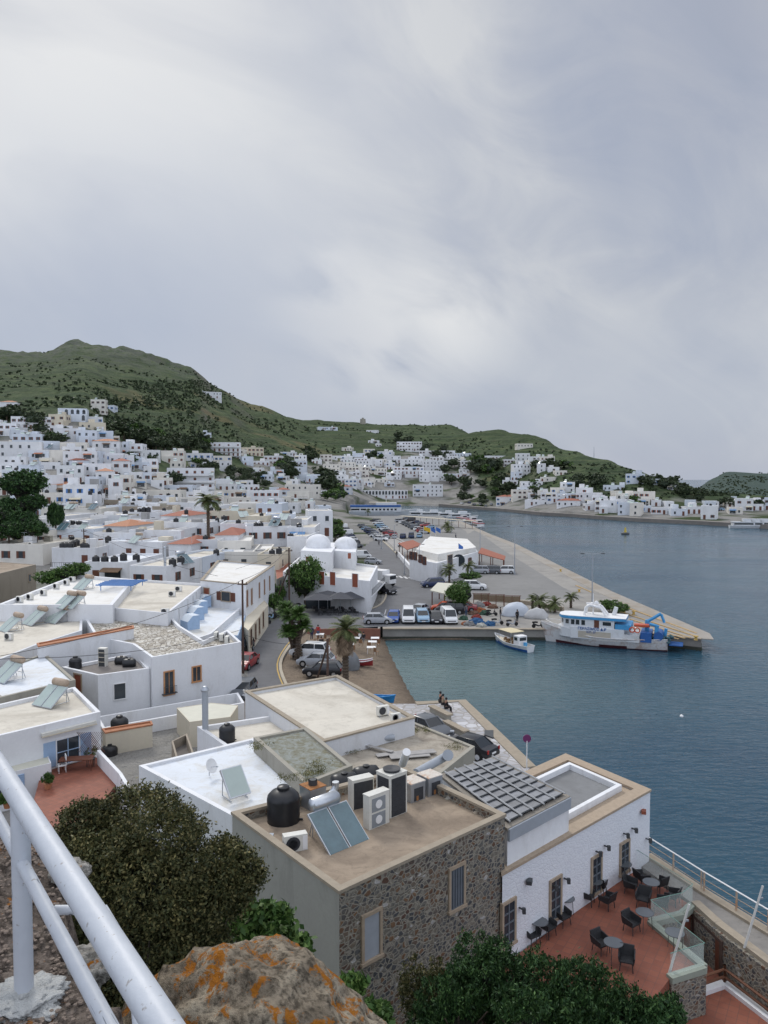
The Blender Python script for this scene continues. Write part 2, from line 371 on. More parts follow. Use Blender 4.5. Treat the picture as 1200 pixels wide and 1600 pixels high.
def hit(px, py, h=0):
    d = ray(px, py); d = d / d.y; y = 24.0; last = y
    while y < 1500:
        if CAMZ + d.z * y < H(d.x * y, y) + h:
            a, b = last, y
            for _ in range(18):
                m = (a + b) / 2
                if CAMZ + d.z * m < H(d.x * m, m) + h: b = m
                else: a = m
            return Vector((d.x * b, b, H(d.x * b, b)))
        last = y; y *= 1.008
    return None
def townmask(x, y, z):
    if y < 40: return 0
    px = 600 + 1200 * x / y
    lim = [(-400, 420), (0, 410), (100, 420), (150, 395), (200, 345), (260, 350), (330, 420), (400, 560), (450, 600), (520, 690), (600, 740), (660, 800), (720, 745), (760, 600), (775, 530), (800, 560), (830, 520), (880, 470), (920, 450), (1000, 425), (1060, 440), (1120, 450), (1400, 450)]
    for (a, da), (b, db) in zip(lim, lim[1:]):
        if a <= px <= b:
            m = da + (db - da) * (px - a) / (b - a); return max(0, min(1, (m - y) / 25))
    return 0
NA, ND = 330, 620
xs = []
th = [math.tan(R(-44 + 88 * i / (NA - 1))) for i in range(NA)]
dd = [12 * (1700 / 12) ** (j / (ND - 1)) for j in range(ND)]
verts = []; town = []; sand = []
for d in dd:
    for t in th:
        x = t * d; z = H(x, d, True); verts.append((x, d, z)); town.append(townmask(x, d, z))
        sand.append(1.0 if (60 < d < 112 and -16 < x < 12 and not (x < -13)) else 0.0)
faces = [(j * NA + i, j * NA + i + 1, (j + 1) * NA + i + 1, (j + 1) * NA + i) for j in range(ND - 1) for i in range(NA - 1)]
me = bpy.data.meshes.new('terrain'); me.from_pydata(verts, [], faces)
me.polygons.foreach_set('use_smooth', [True] * len(faces))
for nm, arr in (('town', town), ('sand', sand)):
    a = me.attributes.new(nm, 'FLOAT', 'POINT'); a.data.foreach_set('value', arr)
m, nt, p = newmat('hillside_ground'); v = geo(nt)
n1 = noisen(nt, v, .012, 6, .6); n2 = noisen(nt, v, .05, 6, .65); n3 = noisen(nt, v, .3, 5, .7)
g = ramp(nt, n2, [(.30, (.034, .052, .030)), (.45, (.058, .084, .042)), (.58, (.092, .118, .056)), (.70, (.12, .135, .07)), (.82, (.15, .14, .09))])
g = mix(nt, ramp(nt, n1, [(.4, 0), (.62, .6)]), g, (.045, .062, .03))
n4 = noisen(nt, v, .09, 7, .75, .3); g = mix(nt, ramp(nt, n4, [(.50, 0), (.60, .7)]), g, (.030, .044, .026)); g = mix(nt, ramp(nt, n4, [(.30, .55), (.40, 0)]), g, (.15, .14, .115)); g = mix(nt, ramp(nt, n3, [(.45, 0), (.62, .6)]), g, (.022, .032, .016))
sx = N(nt, 'ShaderNodeSeparateXYZ'); L(nt, geo(nt), sx.inputs[0])
wv = N(nt, 'ShaderNodeTexWave', wave_type='BANDS', bands_direction='Z'); wv.inputs['Scale'].default_value = .06; wv.inputs['Distortion'].default_value = 3.5; wv.inputs['Detail'].default_value = 4; wv.inputs['Detail Scale'].default_value = .12
L(nt, v, wv.inputs['Vector']); g = mix(nt, ramp(nt, wv.outputs[0], [(.86, 0), (.97, .22)]), g, (.15, .145, .09))
ng = N(nt, 'ShaderNodeNewGeometry'); sn = N(nt, 'ShaderNodeSeparateXYZ'); L(nt, ng.outputs['Normal'], sn.inputs[0])
rock = mix(nt, n3, (.06, .055, .05), (.19, .17, .15))
g = mix(nt, ramp(nt, sn.outputs[2], [(.72, .85), (.86, 0)]), g, rock)
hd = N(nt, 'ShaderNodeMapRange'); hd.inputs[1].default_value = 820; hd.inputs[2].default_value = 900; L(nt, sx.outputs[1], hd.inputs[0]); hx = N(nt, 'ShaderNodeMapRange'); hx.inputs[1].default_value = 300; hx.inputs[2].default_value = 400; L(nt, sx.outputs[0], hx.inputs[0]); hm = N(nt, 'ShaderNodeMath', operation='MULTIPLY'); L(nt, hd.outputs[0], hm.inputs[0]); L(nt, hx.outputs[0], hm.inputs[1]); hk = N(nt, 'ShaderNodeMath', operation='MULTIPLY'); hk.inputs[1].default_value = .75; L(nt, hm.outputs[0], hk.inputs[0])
g = mix(nt, hk.outputs[0], g, mix(nt, n4, (.045, .065, .075), (.10, .125, .12)))  # aerial haze painted into the far headland's base colour by world position
hz_ = N(nt, 'ShaderNodeMapRange'); hz_.inputs[1].default_value = 110; hz_.inputs[2].default_value = 165; L(nt, sx.outputs[2], hz_.inputs[0]); rk = N(nt, 'ShaderNodeMath', operation='MULTIPLY'); L(nt, hz_.outputs[0], rk.inputs[0]); L(nt, ramp(nt, n4, [(.40, 0), (.55, .75)]), rk.inputs[1]); g = mix(nt, rk.outputs[0], g, mix(nt, n3, (.07, .075, .07), (.17, .165, .15)))
# ochre bare patches on the low ridge
nb = noisen(nt, v, .009, 3); g = mix(nt, ramp(nt, nb, [(.62, 0), (.68, .3)]), g, (.24, .16, .09))
ta = N(nt, 'ShaderNodeAttribute', attribute_name='town')
tc = mix(nt, noisen(nt, v, .12, 5), (.13, .125, .115), (.36, .35, .33)); tc = mix(nt, ramp(nt, noisen(nt, v, .035, 3), [(.5, 0), (.6, 1)]), tc, (.05, .07, .03))
g = mix(nt, 1.0, g, (.98, 1.04, .98), 'MULTIPLY')
g = mix(nt, ta.outputs['Fac'], g, tc)
sa = N(nt, 'ShaderNodeAttribute', attribute_name='sand')
sc_ = mix(nt, noisen(nt, v, 2.2, 6, .7), (.15, .115, .085), (.29, .235, .18))
sc_ = mix(nt, ramp(nt, sx.outputs[2], [(.0, .75), (.42, 0)]), sc_, (.075, .058, .045))
g = mix(nt, sa.outputs['Fac'], g, sc_)
L(nt, g, p.inputs['Base Color']); p.inputs['Roughness'].default_value = .95; p.inputs['Specular IOR Level'].default_value = .1
bump(nt, p, mix(nt, .6, n3, n4), .8, 3.0)
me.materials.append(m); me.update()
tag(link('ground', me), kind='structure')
GROUND = m
# ---------------------------------------------------------------- sea
m, nt, p = newmat('sea_water'); v = geo(nt)
sx = N(nt, 'ShaderNodeSeparateXYZ'); L(nt, v, sx.inputs[0])
c = mix(nt, ramp(nt, noisen(nt, v, .03, 4), [(.35, 0), (.65, 1)]), (.014, .050, .086), (.021, .072, .106))
# pale sandy bottom shows near the beach, fading with distance from it
dist = N(nt, 'ShaderNodeVectorMath', operation='DISTANCE'); L(nt, v, dist.inputs[0]); dist.inputs[1].default_value = (4, 84, 0)
mr = N(nt, 'ShaderNodeMapRange'); mr.inputs[1].default_value = 4; mr.inputs[2].default_value = 34; mr.inputs[3].default_value = .9; mr.inputs[4].default_value = 0
ad = N(nt, 'ShaderNodeMath', operation='ADD'); L(nt, dist.outputs['Value'], ad.inputs[0])
nn = N(nt, 'ShaderNodeMath', operation='MULTIPLY'); L(nt, noisen(nt, v, .12, 4), nn.inputs[0]); nn.inputs[1].default_value = 8; L(nt, nn.outputs[0], ad.inputs[1])
L(nt, ad.outputs[0], mr.inputs[0]); c = mix(nt, mr.outputs[0], c, (.10, .16, .155))
wr = N(nt, 'ShaderNodeMapRange'); wr.inputs[1].default_value = .35; wr.inputs[2].default_value = .65; wr.inputs[3].default_value = .08; wr.inputs[4].default_value = .30; L(nt, noisen(nt, geo(nt, (.6, 1.6, 1)), .022, 5, .6, 1.0), wr.inputs[0]); L(nt, wr.outputs[0], p.inputs['Roughness'])
L(nt, c, p.inputs['Base Color']); p.inputs['IOR'].default_value = 1.33
v1 = geo(nt, (.8, 2.0, 1)); v2 = geo(nt, (.25, .7, 1))
h = mix(nt, .45, noisen(nt, v1, .9, 3, .55, .4), noisen(nt, v2, .55, 3, .5, .6))
cd = N(nt, 'ShaderNodeVectorMath', operation='LENGTH'); L(nt, v, cd.inputs[0])
bs = N(nt, 'ShaderNodeMapRange'); bs.inputs[1].default_value = 30; bs.inputs[2].default_value = 420; bs.inputs[3].default_value = .55; bs.inputs[4].default_value = .28
L(nt, cd.outputs['Value'], bs.inputs[0])
b = N(nt, 'ShaderNodeBump'); b.inputs['Distance'].default_value = .5; L(nt, h, b.inputs['Height']); L(nt, bs.outputs[0], b.inputs['Strength']); L(nt, b.outputs[0], p.inputs['Normal'])
mb = MB(); mb.quad((-2500, -60, 0), (3500, -60, 0), (3500, 5500, 0), (-2500, 5500, 0))
tag(mb.build('sea_water', m), kind='structure')
# ---------------------------------------------------------------- sky and sun
SUNAZ, SUNEL = R(-26), R(40)
w = bpy.data.worlds.new('World'); bpy.context.scene.world = w; w.use_nodes = True; nt = w.node_tree; nt.nodes.clear()
wo = N(nt, 'ShaderNodeOutputWorld'); bg = N(nt, 'ShaderNodeBackground'); L(nt, bg.outputs[0], wo.inputs[0]); bg.inputs[1].default_value = .1
sky = N(nt, 'ShaderNodeTexSky', sky_type='NISHITA'); sky.sun_disc = False; sky.sun_elevation = SUNEL; sky.sun_rotation = SUNAZ
tcn = N(nt, 'ShaderNodeTexCoord'); gen = tcn.outputs['Generated']
sp = N(nt, 'ShaderNodeSeparateXYZ'); L(nt, gen, sp.inputs[0])
den = N(nt, 'ShaderNodeMath', operation='ADD'); L(nt, sp.outputs[2], den.inputs[0]); den.inputs[1].default_value = .22
mx = N(nt, 'ShaderNodeMath', operation='MAXIMUM'); L(nt, den.outputs[0], mx.inputs[0]); mx.inputs[1].default_value = .05
dv = N(nt, 'ShaderNodeVectorMath', operation='DIVIDE'); L(nt, gen, dv.inputs[0])
cb = N(nt, 'ShaderNodeCombineXYZ')
for i in range(3): L(nt, mx.outputs[0], cb.inputs[i])
L(nt, cb.outputs[0], dv.inputs[1])
mp = N(nt, 'ShaderNodeMapping'); mp.vector_type = 'TEXTURE'; mp.inputs['Rotation'].default_value = (0, R(27), 0); mp.inputs['Scale'].default_value = (1.0, .9, .5); L(nt, gen, mp.inputs[0])
q = mp.outputs[0]
n1 = noisen(nt, q, 1.5, 6, .52, .7); n2 = noisen(nt, q, 4.2, 7, .58, .9)
nmix = mix(nt, .36, n1, n2)
cl = ramp(nt, nmix, [(.36, (3.35, 3.85, 4.85)), (.47, (3.95, 4.35, 5.3)), (.56, (4.7, 5.0, 5.7)), (.68, (6.2, 6.35, 6.6))])
# the clouds thin out around the hidden sun and in one streak above the hill
def glow(px, py, r, col, colr, stretch=1, ns=2.0, thr=(.42, .62)):
    global cl
    d = ray(px, py).normalized()
    s = N(nt, 'ShaderNodeVectorMath', operation='SUBTRACT'); L(nt, gen, s.inputs[0]); s.inputs[1].default_value = d
    ml = N(nt, 'ShaderNodeVectorMath', operation='MULTIPLY'); L(nt, s.outputs[0], ml.inputs[0]); ml.inputs[1].default_value = (1 / stretch, 1 / stretch, 1)
    ln = N(nt, 'ShaderNodeVectorMath', operation='LENGTH'); L(nt, ml.outputs[0], ln.inputs[0])
    f = N(nt, 'ShaderNodeMapRange', interpolation_type='SMOOTHSTEP'); f.inputs[1].default_value = 0; f.inputs[2].default_value = r; f.inputs[3].default_value = colr; f.inputs[4].default_value = 0
    L(nt, ln.outputs['Value'], f.inputs[0])
    k = N(nt, 'ShaderNodeMath', operation='MULTIPLY'); L(nt, f.outputs[0], k.inputs[0]); L(nt, ramp(nt, noisen(nt, q, ns, 5, .5, .7), [(thr[0], 0), (thr[1], 1)]), k.inputs[1])
    cl = mix(nt, k.outputs[0], cl, col)
glow(120, 190, .56, (8.2, 8.3, 8.3), .9, 1, 1.5, (.12, .56))
glow(660, 505, .12, (8.4, 8.4, 8.3), .95, 1.5, 4.5, (.36, .54)); glow(500, 450, .10, (8.2, 8.2, 8.1), .95, 1.0, 4.5, (.36, .54)); glow(580, 540, .12, (7.6, 7.6, 7.6), .9, 1.5, 4.5, (.36, .54)); glow(1050, 560, .13, (5.6, 5.8, 6.2), .7, 2.2, 2.6, (.32, .55))
glow(430, 560, .10, (6.4, 6.4, 6.5), .8, 1.7, 3, (.30, .52))
glow(1150, 40, .2, (4.1, 4.3, 5.0), .6, 1, 1.5, (.3, .6))
glow(200, 500, .3, (3.7, 4.25, 5.5), .7, 1.5, 1.2, (.2, .5))
# pale haze toward the horizon
hz = N(nt, 'ShaderNodeMapRange'); hz.inputs[1].default_value = 0; hz.inputs[2].default_value = .22; hz.inputs[3].default_value = .6; hz.inputs[4].default_value = 0; L(nt, sp.outputs[2], hz.inputs[0])
cl = mix(nt, hz.outputs[0], cl, (4.2, 4.7, 5.9))
# overcast overhead, out of view, brightened to lift the light on walls
zn = N(nt, 'ShaderNodeMapRange', interpolation_type='SMOOTHSTEP'); zn.inputs[1].default_value = .56; zn.inputs[2].default_value = .95; zn.inputs[3].default_value = 0; zn.inputs[4].default_value = 1; L(nt, sp.outputs[2], zn.inputs[0])
cl = mix(nt, zn.outputs[0], cl, (14, 14.2, 14.8))
bk = N(nt, 'ShaderNodeMapRange', interpolation_type='SMOOTHSTEP'); bk.inputs[1].default_value = .15; bk.inputs[2].default_value = -.5; bk.inputs[3].default_value = 0; bk.inputs[4].default_value = 1; L(nt, sp.outputs[1], bk.inputs[0])
cl = mix(nt, bk.outputs[0], cl, (9.5, 10.2, 11.8))  # unseen sky behind the camera, brightened to light the facing walls
fin = mix(nt, .93, sky.outputs[0], cl); L(nt, fin, bg.inputs[0])
sl = bpy.data.lights.new('sun', 'SUN'); sl.energy = 1.5; sl.angle = R(14); sl.color = (1, .96, .9)
so = bpy.data.objects.new('sun', sl); C.objects.link(so)
sd = Vector((math.sin(SUNAZ) * math.cos(SUNEL), math.cos(SUNAZ) * math.cos(SUNEL), math.sin(SUNEL)))
so.rotation_euler = sd.to_track_quat('Z', 'Y').to_euler(); so.location = (0, 0, 60)
sc = bpy.context.scene
sc.view_settings.view_transform = 'Standard'; sc.view_settings.look = 'None'; sc.view_settings.exposure = 0
sc.render.engine = 'CYCLES'; sc.cycles.max_bounces = 5; sc.cycles.diffuse_bounces = 2; sc.cycles.glossy_bounces = 2; sc.cycles.transmission_bounces = 3; sc.cycles.transparent_max_bounces = 6
sc.cycles.use_denoising = True; sc.cycles.use_adaptive_sampling = True; sc.cycles.adaptive_threshold = .02
# ---------------------------------------------------------------- flat ground: quay, road, plaza
ASPH = plain('asphalt', (.135, .137, .145), .85, .1, .35, bmp=.1, world=True, stain=((.095, .096, .10), .7, .45), bscale=20)
QCONC = plain('quay_concrete', (.30, .285, .26), .9, .1, .3, bmp=.1, world=True, stain=((.19, .18, .17), .7, .45), bscale=8)
QASPH = plain('quay_asphalt', (.215, .212, .205), .9, .08, .2, bmp=.1, world=True, stain=((.16, .158, .155), .6, .48), bscale=10)
PAVE = plain('pavement_concrete', (.34, .325, .31), .9, .1, .6, bmp=.1, world=True, stain=((.24, .22, .2), .6, .5))
KERB = plain('kerb_stone', (.42, .37, .29), .9, .12, 1, world=True); YELLOW = plain('yellow_line', (.50, .33, .09), .8, .15, 1.5, world=True)
LINEW = plain('white_line', (.62, .62, .62), .8, .12, 1.5, world=True)
def struct(name, mb, m, **k): return tag(mb.build(name, m, **k), kind='structure')
def P(*pts, z=1.5): return [P2(a, b, z) for a, b in pts]
quay = [BEACH[-1]] + QUAYF + QUAYB + SHIPB[:3] + P((515, 806), (535, 830), (575, 868), (600, 905), (590, 985))
mb = MB(); mb.prism(quay, -3, 1.495); struct('quay', mb, QCONC)
mb = MB(); mb.prism(P((660, 905), (640, 868), (700, 853), (742, 828), (790, 862), (880, 918), (915, 935), (700, 938)), 1.50, 1.504, bottom=False); struct('quay_asphalt', mb, QASPH)
mb = MB(); mb.prism(P((558, 806), (690, 806), (728, 830), (738, 850), (640, 866), (600, 840)), 1.5, 1.506, bottom=False); struct('parking_asphalt', mb, QASPH)
road = P((340, 1140), (366, 1095), (380, 1040), (400, 995), (428, 970), (455, 955), (500, 955), (575, 953), (598, 941), (604, 915), (592, 885), (562, 855), (535, 830), (505, 812), (480, 800), (520, 796), (552, 806), (590, 836), (628, 872), (662, 908), (700, 935), (725, 952), (700, 976), (600, 979), (540, 982), (478, 985), (458, 1005), (437, 1040), (452, 1080), (480, 1105))
mb = MB(); mb.prism(road, 1.50, 1.512, bottom=False); struct('road', mb, ASPH)
def strip(name, pts, w, z0, z1, m):
    mb = MB(); n = len(pts); l = []; r = []
    for i, p in enumerate(pts):
        a = Vector(pts[max(i - 1, 0)]); b = Vector(pts[min(i + 1, n - 1)]); d = (b - a).normalized(); nn = Vector((-d.y, d.x)) * w / 2
        l.append(Vector(p) + nn); r.append(Vector(p) - nn)
    for i in range(n - 1):
        vs = [(*l[i], z0), (*r[i], z0), (*r[i + 1], z0), (*l[i + 1], z0), (*l[i], z1), (*r[i], z1), (*r[i + 1], z1), (*l[i + 1], z1)]
        mb.add(vs, [(4, 5, 6, 7), (0, 1, 5, 4), (2, 3, 7, 6), (1, 2, 6, 5), (3, 0, 4, 7)])
    return struct(name, mb, m)
def smoothpts(pts, k=4):
    out = []; n = len(pts)
    for i in range(n - 1):
        p0, p1, p2, p3 = [Vector(pts[max(0, min(n - 1, j))]) for j in (i - 1, i, i + 1, i + 2)]
        for s in range(k):
            t = s / k; out.append(tuple(.5 * ((2 * p1) + (-p0 + p2) * t + (2 * p0 - 5 * p1 + 4 * p2 - p3) * t * t + (-p0 + 3 * p1 - 3 * p2 + p3) * t ** 3)))
    out.append(tuple(pts[-1])); return out
strip('kerb', smoothpts(P((478, 984), (456, 1006), (438, 1038), (452, 1080), (478, 1110))), .3, 1.4, 1.63, KERB)
strip('road_edge_line', smoothpts(P((473, 984), (450, 1006), (433, 1038), (447, 1080), (472, 1110))), .14, 1.512, 1.518, YELLOW)
strip('kerb', smoothpts(P((560, 953), (582, 951), (598, 942), (604, 925), (602, 905))), .3, 1.4, 1.65, KERB)
strip('kerb', P((590, 838), (628, 873), (664, 908)), .35, 1.4, 1.66, KERB)
strip('pavement', P((612, 842), (650, 876), (690, 910)), 4.6, 1.4, 1.62, PAVE)
mb = MB()
for i in range(9):
    a = P2(594 + i * 8, 897 + i * 1.1, 1.512); mb.box((a[0], a[1], 1.518), (.5, 3.2, .006), rz=R(10))
struct('zebra_crossing', mb, LINEW)
strip('quay_tide_band', QUAYF, .12, -1.5, .42, plain('wet_weedy_stone', (.035, .038, .028), .5, .4, 2, world=True)); strip('quay_tide_band', [PLZ[2], PLZ[3], PLZ[4], PLZ[5]], 1.02, -1.5, .4, plain('wet_weedy_stone', (.035, .038, .028)))
mb = MB(); [mb.box((*P2(602 + i * 21.5, 972), 1.516), (.1, 4.2, .006), rz=R(-3)) for i in range(7)]; struct('parking_bay_lines', mb, LINEW)
strip('quay_edge_coping', QUAYF, .7, 1.45, 1.56, COP)
strip('quay_edge_coping', [PIERTIP] + QUAYB, 2.8, 1.4, 1.53, plain('pale_quay_edge', (.33, .305, .27), .9, .12, .5, world=True, stain=((.25, .2, .14), .7, .45)))
mb = MB()
for a_, b_ in (((975, 948), (1088, 990)), ((968, 956), (1085, 994)), ((985, 968), (1078, 997)), ((1000, 979), (1070, 998)), ((1012, 988), (1060, 999)), ((900, 915), (925, 926))):
    a_ = Vector(P2(*a_, 1.5)); b_ = Vector(P2(*b_, 1.5)); d_ = b_ - a_; c_ = (a_ + b_) / 2; mb.box((c_.x, c_.y, 1.55), (d_.length, .3, .08), rz=math.atan2(d_.y, d_.x))
struct('quay_timber_ribs', mb, plain('ochre_timber', (.42, .29, .14), .9, .2, 1, world=True))
plz = [PLZ[2], PLZ[3], PLZ[4], PLZ[5]] + P((612, 1100), (600, 1115), (700, 1215), (800, 1230))
mb = MB(); mb.prism(plz, -3, 1.52); struct('waterfront_paving', mb, PLAZA)
strip('paving_edge', [PLZ[2], PLZ[3], PLZ[4], PLZ[5]], .9, -2, 1.6, COP)
mb = MB(); mb.prism([P2(757, 1143, 1.5), P2(771, 1143, 1.5), P2(771, 1155, 1.5), P2(757, 1150, 1.5)], -2, 1.62); struct('paving_edge_block', mb, STEEL_DARK)
strip('far_promenade', FARSH, 5, -2, 1.75, plain('far_quay_stone', (.22, .20, .18), .9, .2, .3, world=True))
# ---------------------------------------------------------------- windows and doors (shared meshes)
_wm = {}
PANE = {'g': DARK_PANE}
def winmesh(kind, w, h):
    """returns [(name, mesh, [(name, mesh)])]: frame part and its sub-parts, local x along wall, y outward, z up, centre origin"""
    k = (kind, round(w, 2), round(h, 2))
    if k in _wm: return _wm[k]
    w, h = k[1], k[2]
    trim = {'dark': WHITE_PAINT, 'blue': BLUE_PAINT, 'brown': BROWN_PAINT, 'sand': SANDST, 'panel': SANDST, 'orange': ORANGE_WOOD, 'lblue': WHITE_PAINT, 'grey': SANDST, 'muntin': SANDST, 'bdoor': SANDST, 'tdoor': SANDST, 'shut': SANDST, 'reddoor': WHITE_PAINT, 'odoor': ORANGE_WOOD, 'arch': SANDST}[kind]
    t = .06 if kind in ('dark', 'blue', 'brown', 'lblue', 'reddoor') else .10
    mb = MB()
    for sx in (-1, 1): mb.b2((sx * w / 2 - t / 2, -.05, -h / 2), (sx * w / 2 + t / 2, .07, h / 2))
    mb.b2((-w / 2 - t / 2, -.05, h / 2), (w / 2 + t / 2, .075, h / 2 + t)); mb.b2((-w / 2 - t * .8, -.05, -h / 2 - t), (w / 2 + t * .8, .11, -h / 2))
    subs = []
    pm = {'bdoor': RUST_BROWN, 'tdoor': TURQ, 'panel': GREY_PIPE, 'grey': SHADEGREY, 'reddoor': RUST_BROWN, 'odoor': BROWN_PAINT}.get(kind, DARK_PANE)
    pb = MB(); pb.b2((-w / 2 + t / 2, -.05, -h / 2), (w / 2 - t / 2, .02, h / 2))
    subs.append(('door_leaf' if kind.endswith('door') else 'pane', pb.mesh('pane', pm)))
    if kind in ('muntin', 'orange', 'sand', 'brown', 'lblue', 'grey'):
        gb = MB(); c = {'orange': ORANGE_WOOD, 'muntin': SHADEGREY, 'sand': BROWN_PAINT, 'brown': BROWN_PAINT, 'lblue': LBLUE, 'grey': SHADEGREY}[kind]
        nx, nz = {'muntin': (2, 4), 'orange': (2, 1), 'grey': (5, 1)}.get(kind, (2, 2))
        for i in range(nx + 1): x = -w / 2 + t / 2 + (w - t) * i / nx; gb.b2((x - .025, .02, -h / 2), (x + .025, .05, h / 2))
        for i in range(nz + 1): z = -h / 2 + h * i / nz; gb.b2((-w / 2 + t / 2, .02, z - .025), (w / 2 - t / 2, .046, z + .025))
        subs.append(('glazing_bar', gb.mesh('glazing_bar', c)))
    if kind in ('blue', 'brown', 'shut', 'lblue'):
        c = {'blue': BLUE_PAINT, 'brown': BROWN_PAINT, 'shut': BROWN_PAINT, 'lblue': LBLUE}[kind]
        for sx in (-1, 1):
            sb = MB(); a = sx * (w / 2 + t / 2); b = sx * (w / 2 + t / 2 + w * .5)
            sb.b2((min(a, b), .0, -h / 2), (max(a, b), .045, h / 2))
            for i in range(int(h / .12)): sb.b2((min(a, b) + .04, .045, -h / 2 + .05 + i * .12), (max(a, b) - .04, .06, -h / 2 + .10 + i * .12))
            subs.append(('shutter', sb.mesh('shutter', c)))
    _wm[k] = (mb.mesh('window_frame', trim), subs); return _wm[k]
_fw = {}
def farwin(kind):
    """a small window seen from far: frame, pane and shutters in one mesh"""
    if kind in _fw: return _fw[kind]
    mb = MB(); w, h = {'d': (.9, 1.25), 'b': (.85, 1.25), 'n': (.85, 1.3), 'D': (1.1, 2.1), 'W': (2.0, 1.4), 'R': (.95, 1.3), 'A': (1.5, 2.1)}[kind]
    mb.b2((-w / 2, -.1, -h / 2), (w / 2, .04, h / 2), 0)
    if kind == 'A': mb.cyl((0, -.1, h / 2), (0, .04, h / 2), w / 2, n=14, mi=0)
    mb.b2((-w / 2 - .08, -.1, -h / 2 - .1), (w / 2 + .08, .1, -h / 2), 1)
    if kind in 'bnR':
        for sx in (-1, 1): mb.b2((min(sx * w / 2, sx * w), 0, -h / 2), (max(sx * w / 2, sx * w), .07, h / 2), 2)
    sh = {'b': BLUE_PAINT, 'n': BROWN_PAINT, 'R': RUST_BROWN}.get(kind, BROWN_PAINT)
    _fw[kind] = mb.mesh('window', [DARK_PANE if kind != 'D' else BROWN_PAINT, WHITE_PAINT, sh]); return _fw[kind]

# ---------------------------------------------------------------- buildings traced from their roof corners
class Bld: pass
def B(roofpx, z, label, base=1.0, par=.45, t=.25, wall=None, roof=None, name='house', cat='house', coping=None, edgemat=None, group=None, raw=None, zs=None):
    b = Bld(); pts = raw if raw else [P2(x, y, z) for x, y in roofpx]
    flip = area2(pts) < 0
    if flip: pts = pts[::-1]
    cx = sum(p[0] for p in pts) / len(pts); cy = sum(p[1] for p in pts) / len(pts)
    b.root = empty(name, (cx, cy, base)); tag(b.root, label, cat, group)
    b.pts = pts; b.z = z; b.base = base; n = len(pts); b.deck = z - par
    wall = wall or W_WALL; mats = [wall] + ([edgemat[0]] if edgemat else [])
    lo = [(p[0] - cx, p[1] - cy) for p in pts]; inn = inset(lo, t)
    mb = MB(); H0 = 0; H1 = z - base; HD = b.deck - base
    bc = at(edgemat[1], edgemat[2], z) if edgemat else None
    be = min(range(n), key=lambda i: segdist(bc.x, bc.y, pts[i], pts[(i + 1) % n])) if edgemat else -1
    for i in range(n):
        j = (i + 1) % n
        mb.add([(*lo[i], H0), (*lo[j], H0), (*lo[j], H1), (*lo[i], H1)], [(0, 1, 2, 3)], 1 if i == be else 0)
        if not coping: mb.add([(*lo[i], H1), (*lo[j], H1), (*inn[j], H1), (*inn[i], H1)], [(0, 1, 2, 3)])
        mb.add([(*inn[i], H1), (*inn[j], H1), (*inn[j], HD), (*inn[i], HD)], [(0, 1, 2, 3)])
    b.wall = mb.build('wall', mats, b.root)
    rb = MB(); rb.add([(*p, HD) for p in inn], [tuple(range(n))]); b.roof = rb.build('roof', roof or R_WHITE, b.root)
    if coping:
        cb = MB(); o2 = inset(lo, -.04); i2 = inset(lo, t + .04)
        for i in range(n):
            j = (i + 1) % n
            cb.add([(*o2[i], H1 - .02), (*o2[j], H1 - .02), (*i2[j], H1 - .02), (*i2[i], H1 - .02), (*o2[i], H1 + .08), (*o2[j], H1 + .08), (*i2[j], H1 + .08), (*i2[i], H1 + .08)],
                   [(4, 5, 6, 7), (0, 1, 5, 4), (2, 3, 7, 6)])
        b.cop = cb.build('coping', coping, b.root)
    return b
def onwall(b, px, py, off=0):
    d = ray(px, py); best = None; n = len(b.pts)
    for i in range(n):
        A, Bp = b.pts[i], b.pts[(i + 1) % n]; ex, ey = Bp[0] - A[0], Bp[1] - A[1]; l = math.hypot(ex, ey); nx, ny = ey / l, -ex / l
        dn = d.x * nx + d.y * ny
        if dn >= -1e-3: continue
        t = ((A[0]) * nx + (A[1]) * ny) / dn
        p = d * t; s = ((p.x - A[0]) * ex + (p.y - A[1]) * ey) / l / l
        z = p.z + CAMZ
        pen = max(0, -s, s - 1) * l + max(0, z - b.z, b.base - z)
        if best is None or pen < best[0] - .01 or (abs(pen - best[0]) < .02 and t < best[1]): best = (pen, t, Vector((p.x, p.y, z)), math.atan2(ny, nx) - math.pi / 2)
    return best[2], best[3]
def op(b, px, py, w=1, h=1.3, kind='sand', label=None, name=None):
    p, a = onwall(b, px, py); fr, subs = winmesh(kind, w, h)
    lo = p - Vector(b.root.location)
    o = link(name or ('door' if kind.endswith('door') else 'window'), fr, b.root, lo, a)
    if label: o['label'] = label
    for nm, me in subs: link(nm, me, o)
    return o
def ops(b, lst, w, h, kind):
    for px, py in lst: op(b, px, py, w, h, kind)
def rail(b, pts, z, h=.9, sp=.25, mat=None, name='railing', parent=None, off=Vector((0, 0, 0))):
    mb = MB()
    for a, c in zip(pts, pts[1:]):
        a = Vector((a[0], a[1], z)) - off; c = Vector((c[0], c[1], z)) - off; l = (c - a).length; n = max(1, int(l / sp))
        mb.tube([a + Vector((0, 0, h)), c + Vector((0, 0, h))], .025); mb.tube([a + Vector((0, 0, .08)), c + Vector((0, 0, .08))], .015)
        for i in range(n + 1): q = a.lerp(c, i / n); mb.cyl(q, q + Vector((0, 0, h)), .012, n=5)
    return mb.build(name, mat or STEEL_DARK, parent)
LBX = {}
# -- stone building with the cluttered roof
SB = B([(530, 1395), (789, 1275), (634, 1202), (363, 1272)], 9.5, 'grey rubble-stone building with cluttered tan roof in front of the dark bushes', base=-1, par=.30, t=.17, wall=RUBBLE, roof=R_TAN, name='stone_building', cat='building', coping=COP, edgemat=(GREYW, 445, 1335))
op(SB, 713, 1386, .72, 1.35, 'grey'); o = op(SB, 580, 1462, .72, 1.35, 'panel', 'grey-blue boarded window with stone lintel')
